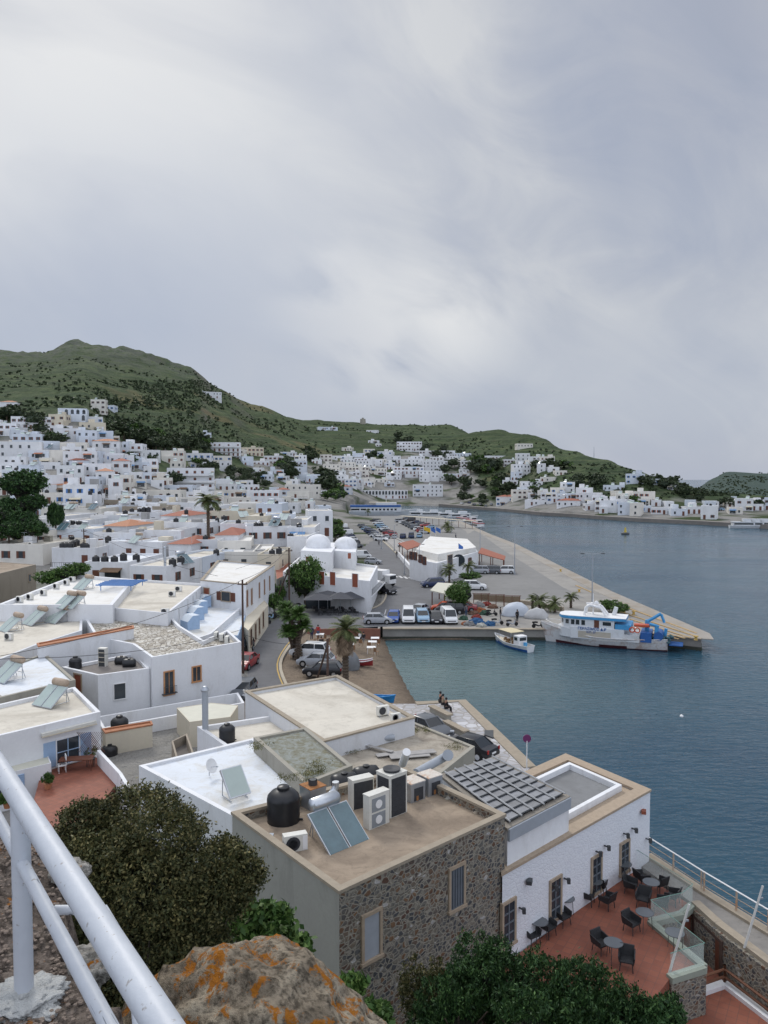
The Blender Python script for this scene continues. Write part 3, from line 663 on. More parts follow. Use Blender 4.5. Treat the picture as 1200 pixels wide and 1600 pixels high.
# -- white painted building above the terrace
WBp = [P2(785, 1367, 7.5), P2(1016, 1236, 7.5), P2(884, 1180, 7.5), P2(790, 1222, 7.5)]
WB = B(None, 7.5, 'long white painted stone building with sandstone coping above the red terrace', base=0, par=.06, t=.5, wall=PAINTSTONE, roof=SANDST, name='white_stone_building', cat='building', raw=WBp, coping=SANDST)
for px, py, h in ((794, 1442, 1.5), (867, 1404, 1.5), (931, 1366, 1.45), (975, 1339, 1.25)): op(WB, px, py, .72, h, 'muntin')
off = WB.root.location
n1_ = inset(ccw(WBp), 1.0); mb = MB()
dk = inset(ccw(WBp), 1.15)
# sunken roof deck inside a wide ledge: raised inner kerb and grey deck
ring = inset(ccw(WBp), .95)
for i in range(4):
    j = (i + 1) % 4; a, b_, c_, d_ = ring[i], ring[j], dk[j], dk[i]
    mb.add([(a[0] - off.x, a[1] - off.y, 7.44), (b_[0] - off.x, b_[1] - off.y, 7.44), (b_[0] - off.x, b_[1] - off.y, 7.72), (a[0] - off.x, a[1] - off.y, 7.72),
            (d_[0] - off.x, d_[1] - off.y, 7.44), (c_[0] - off.x, c_[1] - off.y, 7.44), (c_[0] - off.x, c_[1] - off.y, 7.72), (d_[0] - off.x, d_[1] - off.y, 7.72)], [(0, 1, 2, 3), (5, 4, 7, 6), (3, 2, 6, 7)])
mb.build('roof_kerb', W_WALL, WB.root)
mb = MB(); mb.add([(p[0] - off.x, p[1] - off.y, 7.46) for p in dk], [(0, 1, 2, 3)]); mb.build('roof_deck', plain('dull_grey_deck', (.20, .205, .21), .85, .12, .8, bmp=.1, world=True, stain=((.12, .12, .12), .6, .45)), WB.root)
mb = MB()
for px, py in ((811, 1418), (862, 1383), (881, 1372), (931, 1330), (944, 1321), (974, 1302), (987, 1294), (1009, 1310)):
    p, a = onwall(WB, px, py); q = p - off; d = Vector((math.cos(a + math.pi / 2), math.sin(a + math.pi / 2), 0))
    o = MB().cyl(q, q + d * .22, .035, n=6).box(q + d * .22 + Vector((0, 0, -.03)), (.12, .12, .2)).build('wall_lamp', STEEL_DARK, WB.root)
op_p, a = onwall(WB, 826, 1374); q = op_p - off; MB().box(q + Vector((0, -.15, 0)), (.3, .2, .14), rz=a + .5).build('floodlight', STEEL_DARK, WB.root)
op_p, a = onwall(WB, 1004, 1266); q = op_p - off; MB().box(q + Vector((0, -.15, 0)), (.3, .2, .14), rz=a + .5).build('floodlight', RUST_BROWN, WB.root)
# -- slate-sheet covered annex
AN = B([(793, 1297), (889, 1247), (770, 1186), (688, 1213)], 8.9, 'annex with a lattice-battened grey sheet roof between stone and white buildings', base=6, par=.05, t=.2, wall=W_WALL, roof=R_GREY, name='battened_annex', cat='annex', coping=plain('weathered_coping', (.26, .235, .20), .9, .25, 4, bmp=.4, world=True))
ao = AN.root.location; pa = [Vector(p) for p in AN.pts]
A0, B0, C0, D0 = [Vector(P2(x, y, 8.9)) for x, y in ((793, 1297), (889, 1247), (770, 1186), (688, 1213))]
def bil(u, v): return (A0 * (1 - u) + B0 * u) * (1 - v) + (D0 * (1 - u) + C0 * u) * v
shm = plain('weathered_sheet', (.27, .28, .30), .75, .25, 1.4, bmp=.25, world=True, stain=((.14, .14, .14), .7, .45))
for i in range(5):
    mb = MB(); zt = 3.02 + .02 * (i % 2)
    for j in range(9):
        u0, u1 = .06 + i * .18, .06 + (i + 1) * .18 - .012; v0, v1 = .04 + j * .103, .04 + (j + 1) * .103 + .02
        q = [bil(u0, v0), bil(u1, v0), bil(u1, v1), bil(u0, v1)]; z0, z1 = zt + .00, zt + .05
        mb.add([(q[0].x - ao.x, q[0].y - ao.y, z1), (q[1].x - ao.x, q[1].y - ao.y, z1), (q[2].x - ao.x, q[2].y - ao.y, z0), (q[3].x - ao.x, q[3].y - ao.y, z0)], [(0, 1, 2, 3)])
        e = [Vector((q[0].x - ao.x, q[0].y - ao.y, z1 + .005)), Vector((q[1].x - ao.x, q[1].y - ao.y, z1 + .005))]
        mb.tube(e, .03, 5, 1)
    mb.build('roof_sheet', [shm, STEEL_DARK], AN.root)
mb = MB()
for i in range(6):
    u = .06 + i * .18; a = bil(u, .02); c = bil(u, .98); mb.tube([(a.x - ao.x, a.y - ao.y, 3.1), (c.x - ao.x, c.y - ao.y, 3.1)], .035, 5)
mb.build('roof_batten', plain('grey_batten', (.36, .37, .38), .8, .2, 3), AN.root)
a, c = A0, B0; mb = MB(); nn = (c - a).normalized(); nv = Vector((nn.y, -nn.x)) * .1
mb.prism([(a.x - ao.x + nv.x, a.y - ao.y + nv.y), (c.x - ao.x + nv.x, c.y - ao.y + nv.y), (c.x - ao.x, c.y - ao.y), (a.x - ao.x, a.y - ao.y)], 2.5, 2.95); mb.build('fascia_board', GREY_PIPE, AN.root)
# -- roofs behind the stone building
R1 = B([(383, 1081), (527, 1056), (648, 1122), (504, 1160)], 6.0, 'house with a broad blank white roof beside the beach and waterfront paving', base=0, par=.22, roof=R_CREAM, wall=W_WALL2, coping=COP)
R1b = B([(308, 1135), (430, 1117), (506, 1158), (390, 1192)], 5.4, 'low white house with a black water tank at its roof corner', base=0, par=.3, roof=R_CREAM, wall=W_WALL2)
R3 = B([(217, 1196), (396, 1153), (520, 1232), (362, 1274)], 5.9, 'house with bluish-white roof carrying a tilted panel and a satellite dish', base=0, par=.15, roof=R_BLUEW, wall=W_WALL)
R2 = B([(396, 1152), (478, 1136), (551, 1196), (478, 1225)], 6.6, 'small derelict house with weeds and gravel on its roof', base=3, par=.12, roof=plain('mossy_gravel_roof', (.27, .29, .27), .95, .18, 6, bmp=.5, world=True, stain=((.14, .12, .05), .8, .42), bscale=30), wall=CONC)
R4 = B([(508, 1165), (640, 1125), (742, 1166), (655, 1235), (560, 1215)], 5.0, 'derelict low house with loose boards and rubbish on a cracked roof', base=0, par=.12, roof=plain('cracked_cement_roof', (.38, .34, .28), .95, .15, 1.5, bmp=.4, world=True, stain=((.18, .15, .12), .8, .45)), wall=CONC)
# -- left houses
H1 = B([(-80, 1118), (117, 1073), (157, 1112), (-80, 1168)], 6.2, 'white house with pale blue shutters and a solar heater above a tiled terrace', base=.5, par=.25, roof=R_CREAM, wall=W_WALL)
op(H1, 106, 1172, 1.5, 1.6, 'lblue', 'curtained window between pale blue shutters')
LT = B([(-60, 1175), (62, 1150), (80, 1192), (-60, 1225)], 4.2, 'white lean-to with cream corrugated roof below the blue-shuttered house', base=.5, par=.03, t=.06, roof=CORRUG, wall=W_WALL, name='lean_to', cat='lean-to')
op(LT, 6, 1232, 1.1, 1.2, 'lblue')
H2c = B([(96, 1042), (153, 1055), (234, 1044), (212, 1020)], 5.6, 'low white courtyard house with dark damp roof and black tanks', base=1, par=.25, roof=R_DARK, wall=W_WALL)
op(H2c, 187, 1080, .95, 1.25, 'dark'); op(H2c, 122, 1070, 1.0, 1.7, 'bdoor')
H2 = B([(128, 958), (266, 962), (282, 978), (318, 1000), (356, 984), (377, 1003), (237, 1027), (207, 1006), (150, 995)], 6.6, 'white house with crazy-paved stone roof and orange-framed windows', base=1, par=.35, roof=CRAZY, wall=W_WALL)
op(H2, 264, 1067, .9, 1.9, 'orange', 'tall orange-framed window with a small balcony rail'); op(H2, 307, 1053, .85, 1.25, 'orange')
p, a = onwall(H2, 264, 1083); q = p - H2.root.location; nd = Vector((math.cos(a + math.pi / 2), math.sin(a + math.pi / 2), 0)); td = Vector((nd.y, -nd.x, 0))
mb = MB()
for i in range(9): c = q + nd * .25 + td * (-.6 + i * .15); mb.cyl(c, c + Vector((0, 0, .6)), .015, n=5)
mb.tube([q + nd * .25 - td * .62 + Vector((0, 0, .6)), q + nd * .25 + td * .62 + Vector((0, 0, .6))], .02); mb.box(q + nd * .12, (1.3, .35, .06), rz=a); mb.build('balcony_rail', STEEL_DARK, H2.root)
GW = B([(58, 1006), (208, 978), (209, 982), (60, 1011)], 7.2, 'tall blank white wall topped with orange tiles beside the dark roof', base=1, par=.02, t=.1, wall=W_WALL, roof=TILE_ORANGE, name='roof_wall', cat='wall', coping=TILE_ORANGE)
H3 = B([(0, 943), (118, 898), (210, 905), (176, 945), (-60, 945)], 8.2, 'long white building with a row of air conditioners on its roof', base=1, par=.4, t=.4, roof=R_WHITE, wall=W_WALL)
H3b = B([(-60, 944), (130, 944), (128, 985), (60, 1006), (0, 1030), (-60, 1040)], 6.6, 'white walled roof crowded with solar water heater tanks', base=1, par=.15, roof=R_CREAM, wall=W_WALL2)
H3c = B([(128, 945), (176, 945), (215, 905), (320, 912), (262, 958)], 7.6, 'white house with pale corrugated roof and blue pergola beams', base=1, par=.3, roof=R_CREAM, wall=W_WALL)
H5 = B([(0, 1045), (70, 1020), (118, 1062), (0, 1090), (-60, 1060)], 6.3, 'low white roofed house with solar heater at the left edge', base=1, par=.12, roof=R_BLUEW, wall=CONC)
CB = B([(-80, 930), (0, 896), (56, 882), (-80, 872)], 8.6, 'unpainted tan block building with flat cement roof at the left edge', base=2, par=.06, roof=R_TAN, wall=BRICKY)
op(CB, 46, 903, .7, 1.0, 'grey')
# -- street building with the arched balcony doors
H4 = B([(313, 907), (384, 914), (429, 883), (340, 876)], 8.3, 'two-storey white street building with arched brown balcony doors', base=1, par=.18, t=.3, roof=R_WHITE, wall=W_WALL, coping=COP)
op(H4, 323, 929, .95, 1.6, 'bdoor', 'brown door with sandstone surround'); op(H4, 353, 932, 1.5, 1.1, 'shut')
for px, py in ((386, 935), (393, 932)): op(H4, px, py, .8, 1.9, 'bdoor')
for px, py in ((405, 922), (413, 917), (421, 911)): op(H4, px, py, .7, 1.9, 'bdoor')
H4w = B([(258, 990), (316, 938), (378, 948), (330, 990), (300, 1000)], 5.3, 'white wing with slit blue windows and glass terrace screens', base=1, par=.2, roof=R_BLUEW, wall=W_WALL)
p4 = [P2(312, 990, 4.6), P2(372, 993, 4.6), P2(384, 962, 4.6), P2(330, 955, 4.6)]
LT2 = B(None, 4.6, 'pale lean-to roof behind the stone-roofed house beside the street', base=1, par=.02, t=.1, raw=p4, roof=R_BLUEW, wall=LBLUE, name='lean_to', cat='lean-to')
SH = B([(372, 972), (388, 985), (419, 945), (413, 938)], 4.4, 'low cream shopfront canopy along the street under the balcony doors', base=1, par=.05, t=.1, roof=CREAMW, wall=CREAMW, name='shopfront', cat='shop')
for px, py in ((392, 996), (399, 987), (405, 978), (411, 968)): op(SH, px, py, 1.1, 1.9, 'sand', name='shop_window')
GR = B([(430, 885), (432, 905), (466, 890), (450, 877)], 5.6, 'low street house with red tiled roof behind the leaning pole', base=1, par=.02, t=.05, roof=TILE_RED, wall=GREYW, coping=None)
for px in (438, 446, 454): op(GR, px, 915, .9, 1.8, 'grey')
# -- domed building on the corner
DB = B([(442, 893), (578, 908), (590, 884), (470, 868)], 6.3, 'white two-storey building with twin domes and red-brown balcony doors', base=1, par=.35, t=.3, roof=R_WHITE, wall=W_WALL, name='domed_building', cat='building')
for px, py in ((503, 903), (520, 904), (555, 907)): op(DB, px, py, 1.15, 2.0, 'reddoor')
do = DB.root.location
def subblk(parent, off, px, z, z0, nm='upper_block', mat=None, rf=None):
    pts = ccw([P2(a, b, z) for a, b in px]); mb = MB(); mb.prism([(p[0] - off.x, p[1] - off.y) for p in pts], z0 - off.z, z - off.z, bottom=False)
    return mb.build(nm, mat or W_WALL, parent), pts
ub, _ = subblk(DB.root, do, [(470, 860), (518, 863), (528, 848), (484, 846)], 9.2, 5.8)
ub2, _ = subblk(DB.root, do, [(520, 860), (556, 863), (558, 849), (526, 847)], 8.9, 5.8)
for (px, py, z, r, h) in ((497, 855, 9.2, 2.2, 2.3), (540, 856, 8.9, 2.0, 2.0)):
    c = at(px, py, z); prof = [(r, 0), (r, .5)] + [(r * math.cos(t), .5 + (h - .5) * math.sin(t)) for t in [i * math.pi / 20 for i in range(1, 10)]] + [(.06, h), (0, h + .15)]
    MB().lathe(prof, 28, (c.x - do.x, c.y - do.y, c.z - do.z)).build('dome', W_WALL, DB.root, smooth=50)
MB().box(tuple(at(547, 866, 8.6) - do + Vector((0, -2.6, 0))), (.5, .12, .9)).build('upper_window', RUST_BROWN, DB.root)
MB().box(tuple(at(483, 873, 8.3) - do + Vector((0, -.6, 0))), (.95, .12, .8)).build('upper_window', RUST_BROWN, DB.root)
bp = [Vector(P2(a, b, 3.4)) for a, b in ((480, 922), (578, 933), (594, 910))]
mb = MB(); pp = [(p.x - do.x, p.y - do.y) for p in [bp[0], bp[1] + Vector((.2, -.9)), bp[2] + Vector((.9, 0)), Vector(P2(582, 905, 3.4))]]
mb.prism(pp, 2.3, 2.5); mb.build('balcony', W_WALL, DB.root)
rail(DB, [bp[0] + Vector((0, -.5)), bp[1] + Vector((.1, -.8)), bp[2] + Vector((.8, 0))], 3.5, .95, .3, parent=DB.root, off=do)
mb = MB()
g0, g1 = P2(478, 950, 1.5), P2(568, 957, 1.5)
mb.b2((g0[0] - do.x, g0[1] - do.y - .1, .3), (g1[0] - do.x, g0[1] - do.y + .25, 2.2)); mb.build('glazed_front', DARK_PANE, DB.root)
MB().box((at(571, 935, 3).x - do.x, at(571, 955, 1.5).y - do.y - .1, 1.3), (1.6, .5, 2.3)).build('white_door_panel', WHITE_PAINT, DB.root)
# -- port building with orange canopies
PB = B([(640, 872), (682, 880), (747, 862), (735, 848), (665, 842)], 5.6, 'white single-storey port office with arched windows and flat roof', base=1, par=.5, t=.35, roof=R_WHITE, wall=W_WALL, name='port_building', cat='building')
for px, py in ((643, 868), (649, 869), (657, 873), (663, 876)): op(PB, px, py, .8, 1.5, 'brown')
op(PB, 703, 877, 2.6, 2.4, 'sand', 'wide boarded entrance'); op(PB, 734, 877, 1.1, 1.4, 'brown')
p, a = onwall(PB, 717, 877); q = p - PB.root.location
MB().cyl(q + Vector((0, .1, .2)), q + Vector((-.02, -.12, .2)), 1.2, n=24).build('round_window', DARK_PANE, PB.root)
subblk(PB.root, PB.root.location, [(650, 858), (684, 866), (744, 855), (730, 842), (672, 838)], 6.5, 5.0, 'upper_roof', R_WHITE)
def canopy(px, z, base, label, mat=TILE_RED, posts=True, slope=.5):
    pts = ccw([P2(a, b, z) for a, b in px]); cx = sum(p[0] for p in pts) / 4; cy = sum(p[1] for p in pts) / 4
    r = tag(empty('canopy', (cx, cy, base)), label, 'canopy'); lo = [(p[0] - cx, p[1] - cy) for p in pts]
    ys = [p[1] for p in lo]; zz = [z - base + slope * ((y - min(ys)) / (max(ys) - min(ys) + .01) - .5) for y in ys]
    MB().prism(lo, [a - .15 for a in zz], zz).build('roof', mat, r)
    if posts:
        for p in inset(lo, .3) + [((lo[0][0] + lo[1][0]) / 2, (lo[0][1] + lo[1][1]) / 2), ((lo[2][0] + lo[3][0]) / 2, (lo[2][1] + lo[3][1]) / 2)]:
            MB().cyl((p[0], p[1], 0), (p[0], p[1], z - base - .3), .09, n=6).build('post', BROWN_PAINT, r)
    return r
canopy([(747, 864), (788, 873), (790, 868), (752, 857)], 4.6, 1.5, 'orange tiled canopy on posts at the right end of the port office')
canopy([(622, 849), (636, 857), (660, 851), (645, 845)], 4.6, 1.5, 'orange tiled canopy at the left end of the port office')
canopy([(672, 922), (718, 932), (722, 913), (684, 911)], 4.1, 1.5, 'cream slatted parking canopy beside the round green tree', CORRUG, slope=.2)
canopy([(428, 844), (484, 842), (478, 836), (436, 836)], 6.0, 1.5, 'cream awning roof over a dark terrace left of the twin domes', CORRUG, slope=.8)

W_PALE = whitewash('bluish_limewash', (.66, .71, .78), .25); W_WARM = whitewash('warm_limewash', (.74, .71, .65), .3); AWN = [plain('terracotta_awning', (.40, .15, .08), .8, .15, 2), plain('cream_canvas', (.6, .55, .42), .8, .1, 2), plain('brown_reed', (.16, .10, .06), .9, .2, 3), plain('blue_awning', (.12, .25, .45), .8, .1, 2)]
# ---------------------------------------------------------------- generic town houses
ORD = 'first second third fourth fifth sixth seventh eighth ninth tenth eleventh twelfth thirteenth fourteenth fifteenth sixteenth seventeenth eighteenth nineteenth twentieth twenty-first twenty-second twenty-third twenty-fourth'.split()
HOUSES = []
SHN = {'d': 'plain dark windows', 'b': 'blue shutters', 'n': 'brown shutters', 'R': 'red-brown shutters', 'A': 'arched openings'}
def farhouse(x0, x1, ytop, st, opt='', d=None, dp=None, rot=None, label=None):
    h = st * 3.0 + .4; pxc = (x0 + x1) / 2
    if d is None:
        p = hit(pxc, ytop, h)
        if p is None: return None
        d = p.y
    top = atd(pxc, ytop, d); wd = (x1 - x0) / 1200 * d; gx = top.x
    gz = min(H(gx - wd / 2, d), H(gx + wd / 2, d), H(gx, d)) - .5
    dp = dp or U(7, 10); rot = rot if rot is not None else math.atan2(-gx, d) * .75 + R(U(-13, 13))
    h = top.z - gz
    kind = 'b' if 'b' in opt else 'R' if 'R' in opt else 'n' if 'n' in opt else 'A' if 'A' in opt else 'd' if 'd' in opt else random.choice('dddnbnd')
    wm = CREAMW if 'c' in opt else BRICKY if 't' in opt else random.choice([W_WALL, W_WALL, W_WALL2, W_PALE, W_WARM])
    r = empty('house', (gx, d, gz), rot); r['category'] = 'house'
    mb = MB(); w2 = wd / 2; t = .25
    mb.b2((-w2, 0, 0), (w2, dp, h - .35))
    for a, b in (((-w2, 0), (w2, t)), ((-w2, dp - t), (w2, dp)), ((-w2, t), (-w2 + t, dp - t)), ((w2 - t, t), (w2, dp - t))): mb.b2((a[0], a[1], h - .36), (b[0], b[1], h))
    if 'r' not in opt and rnd() < .55 and wd > 6 and 'x' not in opt:
        u = U(-w2 + 1.6, w2 - 1.6); mb.b2((u - 1.5, dp * .5, h - .4), (u + 1.5, dp - .1, h + U(1.2, 2.2)))
    if 'S' in opt or (rnd() < .5 and st > 1 and wd > 6 and 'x' not in opt):  # stepped lower wing in front
        u = U(-w2, 0); mb.b2((u, -2.4, 0), (u + w2, 0, h - 3.1)); b0 = (u, u + w2)
    else: b0 = None
    mb.build('wall', wm, r)
    if 'r' in opt:
        rb = MB(); e = .3; zt = h + 1.1; z0 = h - .02
        vs = [(-w2 - e, -e, z0), (w2 + e, -e, z0), (w2 + e, dp + e, z0), (-w2 - e, dp + e, z0), (-w2 + dp / 2 if wd > dp else -.1, dp / 2, zt), (w2 - dp / 2 if wd > dp else .1, dp / 2, zt)]
        rb.add(vs, [(0, 1, 5, 4), (1, 2, 5), (2, 3, 4, 5), (3, 0, 4), (3, 2, 1, 0)]); rb.build('roof', TILE_ORANGE if 'o' in opt else TILE_RED, r)
    else:
        rb = MB(); rb.quad((-w2 + t, t, h - .34), (w2 - t, t, h - .34), (w2 - t, dp - t, h - .34), (-w2 + t, dp - t, h - .34)); rb.build('roof', random.choice([R_WHITE, R_CREAM, R_CREAM, R_GREY, R_BLUEW]), r)
    if wd > 8 and 'r' not in opt and d < 260:   # roof-top huts and dividing walls
        for q in range(int(wd / 3.5)):
            u, v_ = U(-w2 + 1.2, w2 - 1.2), U(1.5, dp - 1.5); a_, b_, c_ = U(.5, 1.5), U(.5, 1.1), U(.5, 2.1)
            MB().b2((u - a_, v_ - b_, h - .36), (u + a_, v_ + b_, h + c_ - .4)).build('roof_hut', random.choice([W_WALL, W_WALL2, CREAMW, R_GREY, CONC]), r)
        u = U(-w2 * .6, w2 * .6); MB().b2((u - .12, t, h - .36), (u + .12, dp - t, h - .01)).build('roof_divider', wm, r)
        u = U(-w2 * .6, w2 * .3); MB().b2((u, t + .01, h - .335), (u + wd * .3, dp - t - .01, h - .32)).build('roof_patch', random.choice([R_GREY, R_DARK, R_TAN, R_CREAM]), r)
    floors = st + (1 if h - st * 3 > 3.3 else 0)
    n = max(1, int(wd / U(2.3, 3.2)))
    px_per_m = 1200 / d
    for f in range(floors):
        zc = h - .4 - 1.55 - f * 3
        if zc < .9: break
        bal = 'B' in opt or (f < floors and rnd() < .10 and wd > 6)
        fk = kind
        for i in range(n):
            if rnd() < .2: continue
            x = -w2 + wd * (i + .5) / n + U(-.15, .15)
            fy = -2.4 if (b0 and b0[0] < x < b0[1] and zc < h - 3.1) else 0
            if b0 and fy and (x - b0[0] < 1 or b0[1] - x < 1): continue
            k = 'D' if (bal or (f == floors - 1 and rnd() < .3)) else fk
            link('door' if k == 'D' else 'window', farwin(k), r, (x, fy, zc - (.4 if k in 'DA' else 0)), math.pi)
        if bal:
            bb = MB(); z = zc - 1.5; bb.b2((-w2 + .3, -1.3, z - .15), (w2 - .3, 0, z)); bb.b2((-w2 + .3, -1.32, z), (w2 - .3, -1.26, z + .9) if rnd() < .3 or 'b' in opt else (w2 - .3, -1.28, z + .12))
            bb.build('balcony', W_WALL, r)
            if 'B' in opt or rnd() < .5:
                rb = MB()
                for i in range(int(wd / .4)): rb.b2((-w2 + .3 + i * .4, -1.3, z), (-w2 + .34 + i * .4, -1.26, z + .9))
                rb.b2((-w2 + .3, -1.31, z + .88), (w2 - .3, -1.25, z + .94)); rb.build('balcony_rail', STEEL_DARK if 'b' not in opt else LBLUE, r)
        if fk in 'dbn' and floors <= 3 and dp > 6:
            sgn = 1 if gx < 0 else -1
            for yy in (dp * .3, dp * .7):
                if rnd() < .6: link('window', farwin(fk), r, (sgn * w2, yy, zc), math.pi / 2 if sgn > 0 else -math.pi / 2).rotation_euler[2] = (-math.pi / 2 if sgn > 0 else math.pi / 2)
    if rnd() < .30 and wd > 5 and 'B' not in opt:  # awning or reed shade over a dark opening
        u = U(-w2 + 1.5, w2 - 1.5); z = max(2.4, h - .9 - 3 * random.randrange(max(1, floors))); y0 = -2.4 if b0 and b0[0] < u < b0[1] and z < h - 3 else 0
        MB().b2((u - 1.3, y0 - .05, z - 2.1), (u + 1.3, y0 + .05, z - .15)).build('door_opening', DARK_PANE, r); MB().add([(u - 1.6, y0 - 1.6, z - .45), (u + 1.6, y0 - 1.6, z - .45), (u + 1.6, y0, z), (u - 1.6, y0, z), (u - 1.6, y0 - 1.6, z - .55), (u + 1.6, y0 - 1.6, z - .55), (u + 1.6, y0, z - .1), (u - 1.6, y0, z - .1)], [(0, 1, 2, 3), (7, 6, 5, 4), (0, 4, 5, 1), (1, 5, 6, 2), (3, 7, 4, 0)]).build('awning', random.choice(AWN), r)
    HOUSES.append(dict(o=r, px=pxc, py=ytop, st=floors, k=kind, opt=opt, d=d, w=wd, dp=dp, h=h, z=gz, label=label, cream='c' in opt))
    return r
for row in '''0,26,628,1,ro|142,164,624,2,x|157,178,633,1,x|92,134,638,2,A|76,102,647,2,c|132,160,651,1,x|20,78,651,2,n|-20,24,661,2|76,112,665,1,n|125,164,660,1,c|18,42,672,1|20,64,678,2,n
85,124,669,2|120,150,672,2|150,176,673,2|165,186,681,1|0,62,690,3,d|62,92,689,2|95,135,691,2|145,186,689,2,ro|180,200,690,2|60,98,703,2|100,150,705,2|150,192,708,2,b|-20,38,713,2|176,202,720,2,r|110,138,719,1,r|0,32,722,2|30,60,726,2|58,92,722,1|90,130,727,2|130,172,724,2
60,98,742,2|-20,22,744,1|150,178,736,2,ro|176,204,742,2|100,150,757,2,b|62,122,758,1,ro|150,190,758,1|0,30,757,1|30,62,772,1
192,222,693,2,B|220,250,703,1|252,287,704,2,R|291,330,708,2,b|322,361,712,2,b|180,209,711,2,b|207,232,722,1|313,330,676,1|325,375,691,3,RB|343,361,720,2|372,382,702,2|196,236,738,1|235,258,740,1|180,200,746,1|236,256,750,1
256,300,758,1|222,282,766,1|180,226,772,1|338,381,756,1|330,386,766,1,b|338,356,748,1|186,224,783,1|226,312,778,1|312,350,775,1|350,392,777,1|280,330,768,1
374,412,699,2,cR|378,396,713,2|395,421,720,1|412,440,712,2,R|438,462,706,1|440,480,720,2|460,479,711,3|452,478,729,2|385,413,736,1|487,503,718,1|500,519,710,2|527,551,712,1|551,570,708,2|505,531,725,2|465,500,741,2|480,504,745,2,B|503,545,742,1|545,566,748,2,RB
385,436,766,2,R|432,448,765,1,r|445,500,757,2|427,466,786,1|448,483,768,2,A|500,520,766,1|520,548,760,1,r
530,556,722,2|589,612,705,2|620,659,690,3|655,711,704,2|556,582,719,2|580,604,717,2|600,626,712,2|625,661,717,3|660,700,720,3|690,716,712,1|710,736,708,1|540,576,729,2|575,605,731,2|603,626,738,2|615,656,729,3,R|655,686,735,3|725,742,722,1|686,712,740,1|566,586,746,2,x|585,606,748,1|512,540,735,1
720,745,720,2|757,790,712,1|808,833,693,1|807,828,708,2|825,845,713,1|845,867,713,2|802,829,725,3|785,809,750,2|798,816,737,2|814,848,752,2|868,886,735,1|844,867,745,1|876,898,753,2|860,882,762,2|801,831,765,2|825,842,770,1|775,816,776,1,rb|820,856,781,1|845,870,769,2|870,906,782,1,r|900,926,762,2,R
905,939,770,2|943,975,758,1|962,1001,771,1|990,1023,768,2,R|978,1004,740,2,b|1003,1031,748,1|1043,1060,757,1|937,963,782,2|915,937,787,1|966,995,785,2|1018,1049,793,1,R|1049,1074,795,1|1073,1096,792,1|1096,1119,790,2|1128,1151,781,1|1150,1176,779,2|1174,1200,781,1|1140,1160,793,1|1196,1230,778,2|855,885,776,1|1000,1018,790,1
497,528,667,1|572,590,672,1|575,592,688,1|588,596,693,1|305,346,612,1|560,571,656,2,c'''.replace('\n', '|').split('|'):
    f = row.split(','); farhouse(float(f[0]), float(f[1]), float(f[2]), int(f[3]), f[4] if len(f) > 4 else '')
# landmarks: blue-balconied hotel, waterfront hotel, long arcaded block
farhouse(262, 334, 731, 3, 'bBx', rot=R(14), label='three-storey white hotel lined with blue balconies below the wooded hillside')
farhouse(645, 692, 757, 3, 'dx', rot=R(-4), label='three-storey white hotel above the dark restaurant terrace at the far quay')
farhouse(560, 637, 766, 2, 'Ax', rot=R(4), label='long white arcaded block behind the blue and white ship')
# mid-town roofs, big enough to trace one by one: x0, x1, top y, storeys, distance
for x0, x1, y, st, d, opt in (
 (62, 160, 794, 1, 150, 'd'), (140, 205, 805, 1, 140, 'n'), (-30, 80, 828, 1, 120, 'n'), (50, 150, 826, 1, 118, 'R'), (142, 215, 832, 1, 110, 'n'), (160, 220, 815, 1, 128, 'o'), (-30, 70, 850, 1, 103, 'n'), (80, 150, 856, 1, 100, 'n'),
 (200, 280, 828, 1, 118, 'n'), (225, 330, 785, 1, 150, 'd'), (248, 322, 816, 2, 118, 'n'), (145, 258, 846, 1, 106, 'n'), (297, 341, 843, 2, 100, 'x'), (190, 250, 800, 1, 135, 'd'), (325, 380, 798, 2, 132, 'cn'), (372, 418, 806, 2, 128, 'cn'), (384, 474, 822, 1, 118, 'n'),
 (340, 392, 845, 1, 108, 'd'), (340, 420, 862, 1, 97, 'd'), (402, 436, 866, 1, 104, 'c'), (448, 492, 824, 1, 140, 'd'), (455, 480, 812, 1, 160, 'd'), (130, 200, 878, 1, 92, 'd'), (200, 262, 884, 1, 88, 'n'), (262, 318, 870, 1, 92, 'x'), (100, 150, 780, 1, 165, 'd'), (165, 228, 790, 1, 155, 'R'), (400, 440, 787, 2, 165, 'R'), (360, 400, 786, 1, 155, 'd'), (95, 160, 778, 1, 0, 't'), (160, 222, 781, 1, 0, 't'), (190, 262, 791, 1, 0, 'tn'), (230, 300, 800, 1, 0, 'd'), (28, 66, 790, 1, 0, 'n'), (60, 104, 806, 1, 0, 'd'), (262, 300, 850, 1, 0, 'rn'), (336, 372, 836, 1, 0, 'r'), (344, 400, 818, 1, 0, 'd'), (160, 200, 822, 1, 0, 'ro'), (250, 292, 806, 1, 0, 'r'), (300, 345, 790, 1, 0, 'd'), (104, 140, 812, 1, 0, 'b'), (415, 462, 803, 1, 0, 'n'), (448, 480, 838, 1, 0, 'd'), (5, 60, 812, 1, 0, 'd'), (482, 520, 798, 1, 200, 'x')):
    zt = 8.3 + max(0, 862 - y) * .074; d = 1200 * (21.5 - zt) / (y - 745)
    farhouse(x0, x1, y, st, 'x' + opt, d=d, rot=R(U(-14, -2)) if x0 < 300 else R(U(-6, 10)), dp=U(11, 16))
